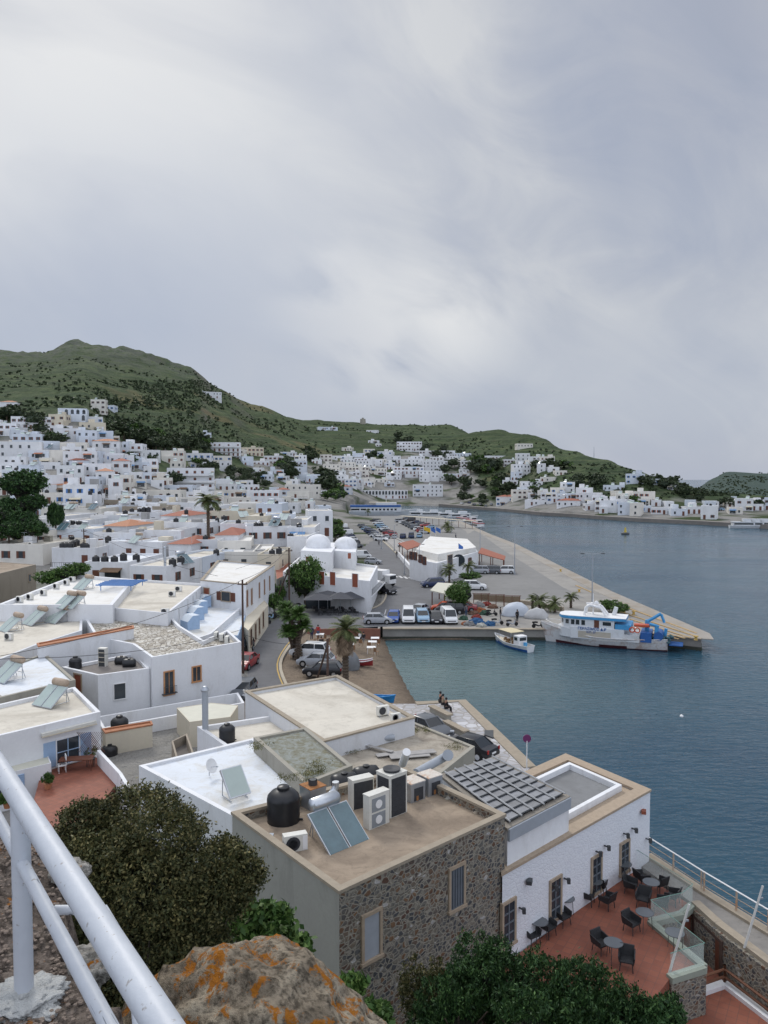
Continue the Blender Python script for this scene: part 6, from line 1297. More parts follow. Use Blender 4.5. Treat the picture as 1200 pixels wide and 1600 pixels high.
# blue rowing boat on the beach, buoy, float, dinghy
q = at(591, 1090, 1.1); q.z = H(q.x, q.y) + .35; rb_ = tag(empty('rowing_boat', q, R(-12)), 'blue wooden rowing boat pulled up on the beach', 'boat'); rb_.rotation_euler = (.1, 0, R(168)); BLB = plain('bright_blue_boat', (.02, .22, .52), .5, .12, 2)
hullobj(rb_, 2.9, 1.15, .28, BLB, deckz=-.22, deckm=plain('boat_inside_blue', (.03, .13, .30), .7, .2, 3), sheer=.2, sheers=.08, tran=.7, keel=-.25)
for x in (-.4, .6): MB().b2((x - .12, -.5, .2), (x + .12, .5, .25)).build('thwart', BLB, rb_)
q = at(564, 1032, 1.3); q.z = H(q.x, q.y) + .3; dg = tag(empty('small_dinghy', q, R(3)), 'small red and white dinghy lying by the beach tables', 'boat'); hullobj(dg, 2.6, 1.0, .3, paint('dred'), deckz=-.15, deckm=BW, rimm=BW, sheer=.15, tran=.7, keel=-.25)
q = at(548, 1038, 1.3); q.z = H(q.x, q.y); tag(MB().lathe([(.95, 0), (1.0, .5), (.85, 1.2), (.5, 1.75), (0, 1.95)], 18, tuple(q)).build('covered_heap', plain('grey_tarpaulin', (.17, .18, .19), .8, .2, 2, bmp=.4), smooth=60), 'round grey tarpaulin-covered heap under the shaggy palm', 'covered heap')
q = at(977, 835, 0); bu = tag(empty('buoy', q), 'black and yellow buoy floating alone in the bay', 'buoy'); MB().lathe([(.9, -.3), (1.5, 0), (1.5, .5), (.9, .8)], 14).build('float', STEEL_DARK, bu); MB().cyl((0, 0, .7), (0, 0, 2.6), .5, .25).build('cone', plain('yellow_buoy', (.6, .45, .05), .6), bu)
q = at(1065, 1120, 0); tag(MB().lathe([(0, -.1), (.16, 0), (.16, .12), (0, .24)], 10, tuple(q)).build('float', WHITE_PAINT), 'small white float alone on the open water', 'float')
# covered boat and heaps on the quay, nets
for (px, py, l, w, h, m, lb, nm) in [(806, 962, 4.2, 2.0, 1.7, plain('white_tarp', (.50, .54, .60), .7, .08, 1, bmp=.3), 'big heap under a bluish-white tarpaulin on the quay', 'covered_boat'), (838, 966, 3.4, 1.8, 1.3, plain('pale_tarp', (.46, .46, .46), .7, .1, 1, bmp=.3), 'lower pale tarpaulin heap right of the bluish one', 'covered_boat')]:
    q = at(px, py, 1.5); bm = bmesh.new(); bmesh.ops.create_icosphere(bm, subdivisions=3, radius=1)
    for v_ in bm.verts: n_ = noise.noise(v_.co * 2.3 + Vector((px, 0, 0))); v_.co *= 1 + .22 * n_; v_.co.x *= l / 2; v_.co.y *= w / 2; v_.co.z = max(0, v_.co.z + .1) * h
    me = bpy.data.meshes.new(nm); bm.to_mesh(me); bm.free(); me.materials.append(m); me.polygons.foreach_set('use_smooth', [True] * len(me.polygons)); tag(link(nm, me, loc=q), lb, 'covered boat')
random.seed(9); NETC = [('blue', (.03, .10, .22)), ('brown', (.16, .09, .06)), ('grey', (.20, .20, .20)), ('orange', (.30, .10, .04)), ('green', (.04, .09, .06)), ('red', (.22, .04, .03)), ('pale', (.4, .4, .36))]
for i, (px, py, s, ci) in enumerate([(746, 975, 1.1, 0), (733, 977, .8, 2), (752, 979, .7, 6), (765, 977, .8, 0), (740, 960, .8, 1), (750, 956, .9, 3), (758, 960, .8, 4), (735, 950, .9, 1), (748, 948, 1, 2), (760, 946, .8, 5), (724, 968, .7, 4), (728, 976, .6, 3), (745, 966, .7, 5), (770, 950, .8, 1)]):
    q = at(px, py, 1.5); bm = bmesh.new(); bmesh.ops.create_icosphere(bm, subdivisions=3, radius=1)
    for v_ in bm.verts: v_.co *= 1 + .35 * noise.noise(v_.co * 2.6 + Vector((i * 7, 0, 0))) + .1 * noise.noise(v_.co * 8); v_.co.x *= s; v_.co.y *= s * .8; v_.co.z = max(0, v_.co.z) * .75 * s
    me = bpy.data.meshes.new('fishing_net_heap'); bm.to_mesh(me); bm.free(); me.materials.append(plain('net_' + NETC[ci][0], NETC[ci][1], .95, .45, 5, bmp=.8)); tag(link('fishing_net_heap', me, loc=q), f'{NETC[ci][0]} heap of fishing gear, {ORD[i]} of fourteen on the quay edge', 'net heap', 'heaps of fishing gear')
for i, (px, py) in enumerate([(752, 944), (775, 946), (800, 948)]):  # net racks
    q = at(px, py, 1.5); r = tag(empty('net_rack', q, R(-4)), f'timber rack hung with nets, {["left", "middle", "right"][i]} one behind the quay heaps', 'rack', 'net drying racks'); mb = MB()
    for x in (-1.2, 0, 1.2): mb.cyl((x, 0, 0), (x, 0, 1.7), .06, n=6)
    mb.tube([(-1.4, 0, 1.7), (1.4, 0, 1.7)], .05); mb.build('frame', BROWN_PAINT, r); MB().b2((-1.2, -.04, .7), (1.2, .04, 1.6)).build('net', plain('brown_net', (.2, .15, .1), .95, .4, 8, bmp=.6), r)
# ---------------------------------------------------------------- trees and plants
rng = np.random.default_rng(4)
def leafmesh(name, pos, size, mat, elong=1.8, up=.3, extra=None):
    n = len(pos); d = rng.normal(size=(n, 3)); d[:, 2] += up; d /= np.linalg.norm(d, axis=1)[:, None]
    e = rng.normal(size=(n, 3)); s = np.cross(d, e); s /= np.linalg.norm(s, axis=1)[:, None] + 1e-9
    sz = size * rng.uniform(.6, 1.3, n)[:, None]; a = d * sz * elong / 2; b = s * sz / 2
    v = np.empty((n, 4, 3)); v[:, 0] = pos - a; v[:, 1] = pos + b * .9; v[:, 2] = pos + a; v[:, 3] = pos - b * .9
    return quadmesh(name, v, mat)
def quadmesh(name, v, mat):
    n = len(v); me = bpy.data.meshes.new(name); me.vertices.add(n * 4); me.vertices.foreach_set('co', v.reshape(-1)); me.loops.add(n * 4); me.loops.foreach_set('vertex_index', np.arange(n * 4)); me.polygons.add(n)
    me.polygons.foreach_set('loop_start', np.arange(n) * 4); me.polygons.foreach_set('loop_total', np.full(n, 4)); me.materials.append(mat); me.update(calc_edges=True); return me
def clumps(nc, rad, per, cs, lumps=5, seed=0, flat=0):
    g = np.random.default_rng(seed); L_ = g.normal(size=(lumps, 3)); L_ /= np.linalg.norm(L_, axis=1)[:, None]; L_ *= g.uniform(.35, .62, (lumps, 1)); lr = g.uniform(.38, .62, lumps)
    c = []
    while len(c) < nc:
        k = g.integers(lumps); d = g.normal(size=3); d /= np.linalg.norm(d); p = L_[k] + d * lr[k] * g.uniform(.55, 1) ** .5
        if p[2] > -.8 + flat: c.append(p)
    c = np.array(c); p = np.repeat(c, per, 0) + g.normal(size=(nc * per, 3)) * cs * g.uniform(.5, 1.2, (nc * per, 1)); return p * np.array(rad)
def core(rad, k=.62, seed=0, mat=None, name='crown_shade_core'):  # dark lumpy core added inside the leaves to block light
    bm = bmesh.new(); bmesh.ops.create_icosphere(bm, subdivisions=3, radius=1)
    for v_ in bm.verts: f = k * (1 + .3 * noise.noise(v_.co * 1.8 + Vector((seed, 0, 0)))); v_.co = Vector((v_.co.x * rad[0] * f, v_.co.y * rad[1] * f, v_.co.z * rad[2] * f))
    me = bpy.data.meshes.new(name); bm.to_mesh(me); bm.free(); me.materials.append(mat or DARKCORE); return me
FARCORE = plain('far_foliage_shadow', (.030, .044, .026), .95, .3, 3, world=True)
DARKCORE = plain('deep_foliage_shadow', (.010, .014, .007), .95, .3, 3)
TM = {}
def treemesh(kind, v):
    k = (kind, v)
    if k in TM: return TM[k]
    spec = dict(far=((1, 1, .85), 60, 16, .09, .17, F_FAR), farg=((1, 1, .85), 60, 16, .09, .17, F_GREEN), round=((1, 1, 1), 420, 26, .07, .06, F_GREEN), pine=((1, 1, .62), 300, 26, .07, .07, F_DEEP), bush=((1, 1, .7), 160, 22, .08, .09, F_GREEN))[kind]
    rad, nc, per, cs, ls, m = spec; me = leafmesh('crown', clumps(nc, rad, per, cs, 6, v * 13 + 5), ls, m); TM[k] = (me, core(rad, .55, v, FARCORE if kind.startswith('far') else None)); return TM[k]
def tree(p, rad, h, kind, v, label, group=None, cat='tree', name='tree', trunk=True):
    r = tag(empty(name, p, U(0, 6)), label, cat, group); me, cr = treemesh(kind, v); zc = h - rad[2] * .8
    o = link('crown', me, r, (0, 0, zc)); o.scale = rad
    c = link('crown_shade_core', cr, r, (0, 0, zc)); c.scale = rad
    if trunk:
        mb = MB(); tr_ = max(.07, rad[0] * .07); mb.tube([(0, 0, -.3), (.1, .05, zc * .5), (0, 0, zc)], tr_, 8, r1=tr_ * .6)
        for i in range(4): a = i * 1.6 + v; mb.tube([(0, 0, zc * .7), (math.cos(a) * rad[0] * .5, math.sin(a) * rad[1] * .5, zc + rad[2] * .2)], tr_ * .5, 6, r1=tr_ * .2)
        mb.build('trunk', BARK, r, smooth=60)
    return r
def palm(p, h, rf, n, label, dead=0, lean=(0, 0), tr_=.22, droop=1.0, name='palm_tree', mat=None, seed=1):
    g = np.random.default_rng(seed); r = tag(empty(name, p, U(0, 6)), label, 'palm tree', 'palm trees'); mb = MB(); mb.tube([(0, 0, -.3), (lean[0] * .4, lean[1] * .4, h * .5), (lean[0], lean[1], h)], tr_, 10, r1=tr_ * .75)
    for i in range(int(h / .3)): t = i * .3 / h; mb.lathe([(tr_ * 1.0, 0), (tr_ * 1.18, .1), (tr_ * .9, .2)], 10, (lean[0] * t * t, lean[1] * t * t, i * .3))
    mb.build('trunk', BARK, r)
    def fronds(n, e0, e1, dr, m, nm, rr):
        Q = []
        for i in range(n):
            az = g.uniform(0, 2 * math.pi); el = g.uniform(e0, e1); d = Vector((math.cos(az), math.sin(az), 0)); side = Vector((-d.y, d.x, 0)); pr = []; pos = Vector((lean[0], lean[1], h)); L_ = rr * g.uniform(.8, 1.1); k = 14
            for j in range(k):
                a = el - dr * (j / k) ** 1.3; pr.append(pos.copy()); pos = pos + (d * math.cos(a) + Vector((0, 0, math.sin(a)))) * L_ / k
            pr.append(pos)
            for j in range(1, k):
                w = L_ * .22 * math.sin(math.pi * min(1, (j + 1) / k * .95)) + .03; t_ = (pr[j + 1] - pr[j]).normalized()
                for s in (-1, 1):
                    for q_ in (0, .5):
                        b0 = pr[j].lerp(pr[j + 1], q_); tip = b0 + side * s * w + t_ * w * .7 + Vector((0, 0, -w * .35 + g.uniform(-.05, .05) * w)); wd = t_ * L_ / k * .22
                        Q.append([b0 - wd, b0 + wd, tip + wd * .3, tip - wd * .3])
            for j in range(k): wd = side * .025; Q.append([pr[j] - wd, pr[j] + wd, pr[j + 1] + wd, pr[j + 1] - wd])
        link(nm, quadmesh(nm, np.array([[tuple(p) for p in q] for q in Q]), m), r)
    fronds(n, R(-15), R(80), R(85) * droop, mat or F_PALM, 'crown', rf)
    if dead: fronds(dead, R(-88), R(-62), R(12), F_DEAD, 'dead_fronds', rf * 1.25); fronds(dead // 2, R(-60), R(-30), R(55), F_DEAD, 'dead_fronds', rf * .9)
    return r
refresh()
q = drop(322, 842); ct = atd(325, 783, 150); palm(Vector((ct.x, 150, 3)), ct.z - 3, 3.4, 46, 'tall date palm rising above the town roofs', tr_=.32, seed=3, droop=1.15)
q = at(540, 1068, 1.45); palm(q, 5.3, 2.0, 34, 'shaggy fan palm with a brown skirt beside the beach', dead=110, tr_=.3, seed=5, droop=.9)
for i, (px, py, h, rf, lb) in enumerate([(700, 832, 2.2, 3.2, 'palm on the pier apron near the yellow flag'), (702, 913, 2.6, 2.2, 'palm in the port office garden, left one'), (731, 908, 2.8, 2.0, 'palm in the port office garden, right one'), (832, 953, 1.6, 1.2, 'low dark palm, left of four behind the quay wall'), (843, 954, 1.5, 2.0, 'spiky palm, second of four behind the quay wall'), (867, 957, 1.4, 1.7, 'spiky palm, third of four behind the quay wall'), (892, 950, 1.6, 1.5, 'palm behind the wheelhouse, last of four by the quay wall'), (575, 806, 2.5, 2.2, 'palm near the passenger ship stern')]):
    palm(at(px, py, 1.5), h, rf, 26, lb, seed=i + 20, tr_=.2)
def yucca(p, h, lean, label, seed):
    r = palm(p, h, 1.25, 80, label, lean=(lean[0], lean[1]), tr_=.2, name='yucca', mat=F_GREEN, seed=seed, droop=.5); r['category'] = 'yucca'; r['group'] = 'yuccas beside the road'
for i, (px, py, h, ln) in enumerate([(462, 1030, 3.6, (.9, .2)), (466, 1028, 5.2, (1.9, .3)), (460, 1026, 3.0, (1.4, .1)), (470, 1030, 4.6, (1.3, 0)), (466, 1026, 5.0, (1.2, .8))]): yucca(at(px, py, 1.45), h, ln, f'leaning tufted yucca, {ORD[i]} of five in the clump at the road bend', 40 + i)
tree(at(477, 945, 1.5), (3.6, 3.3, 3.6), 6.6, 'round', 1, 'dense round tree beside the cafe of the domed building'); tree(at(722, 955, 1.5), (3.1, 2.6, 1.9), 4.0, 'round', 2, 'broad round tree over the parked cars on the quay'); tree(at(733, 917, 1.5), (2.4, 2, 1.2), 2.8, 'bush', 1, 'low green tree right of the slatted canopy')
for i, (px, py, w, h) in enumerate([(492, 838, 4, 5), (505, 832, 4.5, 6), (520, 838, 4.5, 5.5), (500, 850, 4.5, 5), (524, 846, 4, 5), (480, 850, 3, 4.5)]): q = at(px, py, 1.5); tree(q, (w, w, h * .5), h, 'round', 3 + i % 3, f'leafy green street tree, {ORD[i]} of six behind the domes', 'street trees behind the domes')
q = atd(33, 820, 160); tree(Vector((q.x, 160, H(q.x, 160))), (5.6, 4.5, 5.4), 17, 'pine', 1, 'big dark pine at the left edge of the town', cat='pine', name='pine_tree'); q = atd(2, 830, 150); tree(Vector((q.x, 150, H(q.x, 150))), (5, 3, 3.6), 10.5, 'pine', 2, 'lower dark tree left of the big pine', cat='pine', name='pine_tree')
for i_, (px_, d_, rr_, h_) in enumerate([(14, 146, 3.6, 8.5), (36, 150, 3.8, 9.5), (58, 148, 3.2, 8), (24, 156, 4.2, 12), (50, 158, 4.0, 12)]): q = atd(px_, 830, d_); tree(Vector((q.x, d_, H(q.x, d_))), (rr_, rr_ * .8, rr_ * .9), h_, 'pine', i_ % 3, f'dark tree crowded under the big pine, {ORD[i_]} of five', 'dark trees under the big pine')
q = atd(87, 815, 160); r = tag(empty('cypress_tree', (q.x, 160, H(q.x, 160))), 'dark pointed conifer right of the big pine', 'cypress'); o = link('crown', treemesh('pine', 3)[0], r, (0, 0, 6.5)); o.scale = (1.9, 1.8, 6.5); MB().cyl((0, 0, 0), (0, 0, 5), .2).build('trunk', BARK, r)
for i, (px, py, w, h) in enumerate([(82, 897, 3, 2.6), (102, 898, 3.5, 3), (118, 897, 2.5, 2.2), (232, 741, 0, 0), (30, 838, 4, 4), (50, 842, 3, 3)]):
    if w and i < 3: q = atd(px, py, 101 + i); tree(Vector((q.x, q.y, 2)), (2.6, 1.8, 1.7), 7.6 + i * .3, 'bush', i, f'bushy green tree behind the long parapet, {ORD[i]} from left', 'bushy trees between the left roofs')
    elif w: q = drop(px, py); tree(q - Vector((0, 0, .4)), (w * .6, w * .5, h * .4), h * .7, 'bush', i % 3, f'bushy green tree between the left roofs, {ORD[i]} from front', 'bushy trees between the left roofs')
for i, (px, py, w, h) in enumerate([(888, 950 + 3, 0, 0), (947, 955, 1.6, 1.8), (958, 957, 1.8, 1.9), (967, 960, 1.5, 1.8)]):
    if w: tree(at(px, py, 1.5), (w, w, h * .6), h, 'bush', i % 3, f'dark clipped tree behind the funnel, {ORD[i - 1]} from left', 'clipped trees behind the fishing vessel')
# far trees on the slopes
random.seed(31); nt_ = 0
def fartrees(x0, y0, x1, y1, n, s0, s1, nm, kind='far', gk=.12):
    global nt_
    for i, px in enumerate(sorted(U(x0, x1) for _ in range(n))):
        py = y0 + (y1 - y0) * (px - x0) / (x1 - x0 + .01) + U(-1, 1) * 7; p = hit(px, py)
        if p is None: continue
        s = U(s0, s1); tree(p - Vector((0, 0, .5)), (s, s, s * U(.6, .95)), s * 1.5, 'farg' if rnd() < gk else kind, random.randrange(4), f'dark rounded tree among {nm}, {ORD[i % 24]} from left', 'trees on the slopes', trunk=False if s < 5 else True); nt_ += 1
for a in [(0, 655, 75, 668, 10, 4, 6, 'the scrub above the left houses'), (60, 688, 100, 690, 8, 3, 4.5, 'the gardens of the left hillside'), (185, 680, 260, 705, 18, 5, 7, 'the wooded gully'), (250, 700, 330, 700, 12, 4, 7, 'the slope left of the balconied block'), (300, 735, 400, 745, 14, 3, 4.5, 'the gardens below the hotel'), (185, 700, 215, 735, 6, 3, 4, 'the roofs under the gully'),
          (270, 752, 300, 752, 5, 3.5, 4.5, 'the corner left of the hotel'), (435, 735, 470, 745, 8, 4, 6, 'the gardens above the chapel'), (500, 760, 520, 775, 5, 6, 9, 'the quay-side pines', ), (505, 780, 545, 778, 6, 4, 5.5, 'the trees behind the kiosks', 'farg', .9), (360, 750, 420, 755, 8, 3, 4, 'the gardens behind the domes'), (480, 720, 500, 715, 5, 5, 7, 'the ravine'),
          (690, 735, 780, 735, 14, 5, 8, 'the wooded knoll by the far shore'), (700, 760, 790, 768, 8, 4, 6, 'the fields above the far car park'), (720, 786, 790, 782, 12, 3, 5, 'the far shore promenade'), (770, 755, 800, 775, 6, 5, 7, 'the steps of the far houses'), (830, 728, 890, 735, 7, 4, 6, 'the houses across the bay'), (825, 752, 850, 790, 5, 3, 4.5, 'the seaside houses'), (900, 755, 940, 760, 7, 4, 5, 'the slope behind the seaside hotel'),
          (1000, 755, 1060, 768, 9, 3, 5, 'the slope of the far headland'), (1060, 770, 1110, 788, 8, 3, 5, 'the trees left of the far marina'), (985, 790, 1000, 790, 3, 3, 4, 'the far waterfront'), (1120, 790, 1200, 790, 10, 3, 4, 'the far marina houses'), (620, 690, 700, 715, 14, 4, 6, 'the middle hillside houses'), (570, 715, 700, 745, 14, 3, 4.5, 'the middle hillside lanes')]: fartrees(*a)
# scrub over the open hills, too many bushes to count: one object
random.seed(77); pos = []; 
def scrub(n, x0, x1, y0, y1, dens=None):
    for _ in range(n):
        px = U(x0, x1); py = U(y0, y1); p = hit(px, py)
        if p is None or p.y < 240 or townmask(p.x, p.y, p.z) > .3: continue
        if noise.noise(Vector((p.x, p.y, 0)) / 55) < (-.05 if dens is None else dens): continue
        s = U(.7, .9 + 1.7 * rnd()); q = clumps(3, (s, s, s * .6), 7, .3, 3, random.randrange(999)); pos.append(q + np.array([p.x, p.y, p.z + s * .25]))
scrub(2300, 0, 420, 545, 720, -.12); scrub(900, 150, 360, 595, 640, -.6); scrub(1100, 400, 760, 655, 730, -.12); scrub(900, 740, 1100, 690, 800, -.15); scrub(400, 1100, 1200, 738, 775, -.2); scrub(500, 0, 500, 640, 720, -.2)
pos = np.concatenate(pos); tag(link('hillside_scrub', leafmesh('hillside_scrub', pos, 1.25, F_FAR, 1.3)), 'dark low maquis scrub dotted over the open hillsides', 'scrub', kind='stuff')
# windmill stump on the ridge and mast
p = hit(567, 664); o = tag(empty('ruined_windmill', p - Vector((0, 0, 1))), 'dark stone windmill stump alone on the ridge line', 'windmill'); MB().lathe([(4.2, 0), (3.6, 9), (3.7, 9.1)], 16).build('tower', CONC, o); MB().box((0, 0, 9.8), (2.5, 6, 1.6)).build('broken_cap', CONC, o)
p = hit(928, 716) or atd(928, 716, 560); tag(MB().cyl(p, p + Vector((0, 0, 9)), .25, .12, 6).build('radio_mast', GALV), 'thin radio mast on the right-hand ridge', 'mast')
# ---------------------------------------------------------------- cafe, beach tables, benches, people
refresh()
def table(px, py, label, z=1.45, s=1.0, m=WHITE_PAINT, rz=0, grp='tables on the beach'):
    q = at(px, py, z); r = tag(empty('cafe_table', q, R(rz)), label, 'table', grp); MB().b2((-.4 * s, -.4 * s, .72), (.4 * s, .4 * s, .75)).build('table_top', m, r)
    for x in (-.33, .33):
        for y in (-.33, .33): MB().cyl((x * s, y * s, 0), (x * s, y * s, .72), .02, n=6).build('leg', m, r)
for i, (px, py, l) in enumerate([(556, 1006, 'white table under the palm fronds, left one'), (546, 1016, 'white square table nearest the covered heap'), (586, 1006, 'white-topped beach table farthest from the camera'), (582, 1012, 'white-topped beach table, middle of the waterside three'), (580, 1021, 'white-topped beach table nearest the dinghy'), (500, 1000, 'white table at the back of the beach cafe')]): table(px, py, l, z=1.4, s=1.25)
for i, (px, py) in enumerate([(688, 1118), (712, 1143)]):
    a = at(px, py, 1.55); r = tag(empty('stone_bench', a, R(-62)), ['long stone bench with three people on it', 'empty stone bench nearer the camera'][i], 'bench', 'stone benches on the waterfront'); MB().b2((-1.5, -.3, .38), (1.5, .3, .5)).build('seat', COP, r); MB().b2((-1.35, -.22, 0), (1.35, .22, .38)).build('base', CONC, r)
SKIN = plain('skin', (.36, .20, .14), .6, .1, 4); CLOTH = {}
def clothm(c):
    D = dict(black=(.015, .015, .018), white=(.6, .6, .6), red=(.4, .03, .03), navy=(.02, .03, .08), grey=(.15, .15, .16), jeans=(.05, .08, .14), beige=(.35, .28, .2))
    if c not in CLOTH: CLOTH[c] = plain('cloth_' + c, D[c], .85, .12, 6)
    return CLOTH[c]
def skin(name, pts, edges, rad, mat, parent, root=0):
    me = bpy.data.meshes.new(name); me.from_pydata(pts, edges, []); o = link(name, me, parent); sm = o.modifiers.new('skin', 'SKIN'); bpy.context.view_layer.update()
    if not me.skin_vertices: me.attributes.new
    for v_, r_ in zip(me.skin_vertices[0].data, rad): v_.radius = (r_, r_); v_.use_root = False
    me.skin_vertices[0].data[root].use_root = True; o.modifiers.new('sub', 'SUBSURF').levels = 1; o.modifiers['sub'].render_levels = 1; me.materials.append(mat); return o
def person(q, rz, pose, top, bot, label, hair='black', grp='people around the harbour'):
    r = tag(empty('person', q, R(rz)), label, 'person', grp); hz_ = .92 if pose != 'sit' else .50
    hip = (0, 0, hz_); ch = (0.03, 0, hz_ + .28); sh = (.02, 0, hz_ + .50); nk = (.03, 0, hz_ + .58); hd = (.05, 0, hz_ + .70); ht = (.04, 0, hz_ + .80)
    if pose == 'sit': legs = [[(0, s * .09, hz_), (.42, s * .11, hz_ + .0), (.44, s * .11, .08), (.56, s * .12, .04)] for s in (-1, 1)]; arms = [[(.02, s * .19, hz_ + .48), (.08, s * .23, hz_ + .22), (.30, s * .16, hz_ + .12), (.37, s * .14, hz_ + .12)] for s in (-1, 1)]
    elif pose == 'walk': legs = [[(0, s * .08, hz_), (.10 + s * .12, s * .09, .48), (s * .26 - .02, s * .09, .08), (s * .26 + .12, s * .09, .04)] for s in (-1, 1)]; arms = [[(.02, s * .2, hz_ + .48), (-s * .12, s * .25, hz_ + .22), (-s * .15 + .1, s * .24, hz_ + .0), (-s * .15 + .15, s * .24, hz_ - .08)] for s in (-1, 1)]
    else: legs = [[(0, s * .09, hz_), (.02, s * .1, .48), (-.02, s * .11, .08), (.12, s * .12, .04)] for s in (-1, 1)]; arms = [[(.02, s * .2, hz_ + .48), (-.03, s * .26, hz_ + .22), (.06, s * .26, hz_ - .02), (.08, s * .25, hz_ - .1)] for s in (-1, 1)]
    P_ = [hip, ch, sh, nk, hd, ht]; E = [(0, 1), (1, 2), (2, 3), (3, 4), (4, 5)]; Rr = [.12, .13, .11, .05, .085, .07]
    for A, w in [(l, (.08, .055, .04, .035)) for l in legs] + [(a, (.05, .038, .028, .03)) for a in arms]:
        b0 = 0 if A in legs else 2; n = len(P_); P_ += A; Rr += w; E += [(b0, n), (n, n + 1), (n + 1, n + 2), (n + 2, n + 3)]
    skin('body', P_, E, Rr, SKIN, r)
    P_ = [hip, ch, sh, (nk[0], 0, nk[2] - .04)]; E = [(0, 1), (1, 2), (2, 3)]; Rr = [.145, .15, .13, .06]
    for A in arms: n = len(P_); P_ += A[:3]; Rr += (.07, .055, .042); E += [(2, n), (n, n + 1), (n + 1, n + 2)]
    skin('shirt', P_, E, Rr, clothm(top), r)
    P_ = [(0, 0, hz_ + .04)]; E = []; Rr = [.145]
    for A in legs: n = len(P_); P_ += A[:3]; Rr += (.1, .07, .055); E += [(0, n), (n, n + 1), (n + 1, n + 2)]
    skin('trousers', P_, E, Rr, clothm(bot), r)
    MB().lathe([(0, -.12), (.09, -.08), (.105, 0), (.085, .08), (0, .11)], 12, (hd[0] - .035, 0, hd[2] + .04)).build('hair', clothm(hair), r, smooth=60)
for i, (px, py, t, lb) in enumerate([(688, 1104, 'black', 'person in black seated at the far end of the stone bench'), (692, 1108, 'beige', 'person in a pale top seated in the middle of the stone bench'), (697, 1114, 'black', 'person in black seated at the near end of the stone bench')]): q = at(px, py, 1.55); q.z = 1.55; person(q, 18, 'sit', t, 'black', lb)
for px, py, rz, ps, t, b_, lb in [(398, 993, -70, 'walk', 'white', 'jeans', 'person in white top walking past the shopfront'), (487, 1000, -60, 'stand', 'navy', 'navy', 'person in dark clothes standing under the yuccas'), (497, 998, -90, 'stand', 'red', 'jeans', 'person in red top at the beach cafe'), (563, 1003, -140, 'sit', 'white', 'black', 'person in white seated at the beach table'), (568, 1004, -100, 'sit', 'black', 'grey', 'person in black seated beside the one in white'), (502, 1012, -90, 'sit', 'black', 'navy', 'person in black seated before the palm'), (808, 972, -60, 'stand', 'black', 'black', 'person in black standing beside the bluish tarpaulin'),
                                  (782, 968, 180, 'stand', 'black', 'grey', 'person in dark clothes among the fishing gear'), (648, 826, 0, 'walk', 'black', 'jeans', 'tiny person crossing the car park'), (620, 872, 90, 'walk', 'black', 'grey', 'tiny person on the pavement by the kerb'), (592, 852, 90, 'walk', 'grey', 'black', 'tiny person at the parked cars'), (712, 842, 0, 'walk', 'navy', 'black', 'tiny person below the pier palm'), (480, 1018, -40, 'sit', 'beige', 'grey', 'person in a beige top seated behind the white crossover'), (728, 963, -60, 'stand', 'grey', 'jeans', 'person in grey standing by the round tree')]:
    person(at(px, py, 1.5), rz, ps, t, b_, lb)
# cafe umbrellas and seats before the domed building
UM = plain('grey_canvas', (.065, .068, .08), .85, .1, 2)
for i, (px, py) in enumerate([(498, 958), (512, 953), (532, 956), (548, 955)]):
    q = at(px, py, 1.5); r = tag(empty('cafe_umbrella', q), f'dark grey cafe umbrella, {ORD[i]} from left before the domed building', 'umbrella', 'grey cafe umbrellas'); MB().cyl((0, 0, 0), (0, 0, 2.9), .04).build('pole', GALV, r); MB().add([(-2.1, -1.9, 2.2), (2.1, -1.9, 2.2), (2.1, 1.9, 2.2), (-2.1, 1.9, 2.2), (0, 0, 2.95)], [(0, 1, 4), (1, 2, 4), (2, 3, 4), (3, 0, 4)]).build('canvas', UM, r)
def whicker(): 
    r = empty('wicker_armchair'); m = plain('black_wicker', (.022, .023, .026), .6, .3, 8, bmp=.5)
    MB().b2((-.27, -.27, .36), (.27, .27, .44)).build('seat', m, r, bevel=.02); MB().add([(-.29, .22, .38), (.29, .22, .38), (.31, .36, .88), (-.31, .36, .88), (-.29, .28, .38), (.29, .28, .38), (.31, .42, .88), (-.31, .42, .88)], [(0, 1, 2, 3), (5, 4, 7, 6), (3, 2, 6, 7), (1, 5, 6, 2), (4, 0, 3, 7)]).build('backrest', m, r)
    for s in (-1, 1):
        MB().add([(s * .27, -.27, .38), (s * .27, .3, .38), (s * .31, .36, .75), (s * .31, -.28, .64), (s * .32, -.27, .38), (s * .32, .3, .38), (s * .36, .36, .75), (s * .36, -.28, .64)], [(0, 1, 2, 3), (5, 4, 7, 6), (3, 2, 6, 7), (0, 3, 7, 4), (1, 5, 6, 2), (0, 4, 5, 1)]).build('armrest', m, r)
        for y in (-.24, .24): MB().cyl((s * .24, y, .38), (s * .28, y * 1.15, 0), .022, n=6).build('leg', m, r)
    return r
ch0 = whicker(); TZ = 4.3
CH = [(918, 1412, 60), (937, 1394, 150), (948, 1418, -140), (879, 1444, 35), (856, 1461, 40), (831, 1473, 30), (986, 1395, 60), (1003, 1383, 110), (1030, 1392, -150), (1005, 1416, -30), (1033, 1424, -120), (1050, 1412, -130), (987, 1455, 35), (939, 1487, 30), (979, 1513, -20)]
LB = ['against the wall between the second and third windows', 'behind the small table under the third window', 'turned toward the wall near the third window', 'right of the second window', 'left of the second window, middle of three at the wall', 'lowest at the wall, half hidden by the trees', 'left of the group round the corner table', 'at the back corner by the glass screen', 'right side of the corner table, back to the glass', 'front side of the corner table', 'front right of the corner table inside the glass angle', 'rightmost in the corner by the glass screen', 'alone in the middle of the terrace', 'near the trees, left of the front table', 'at the front edge of the terrace, right of the front table']
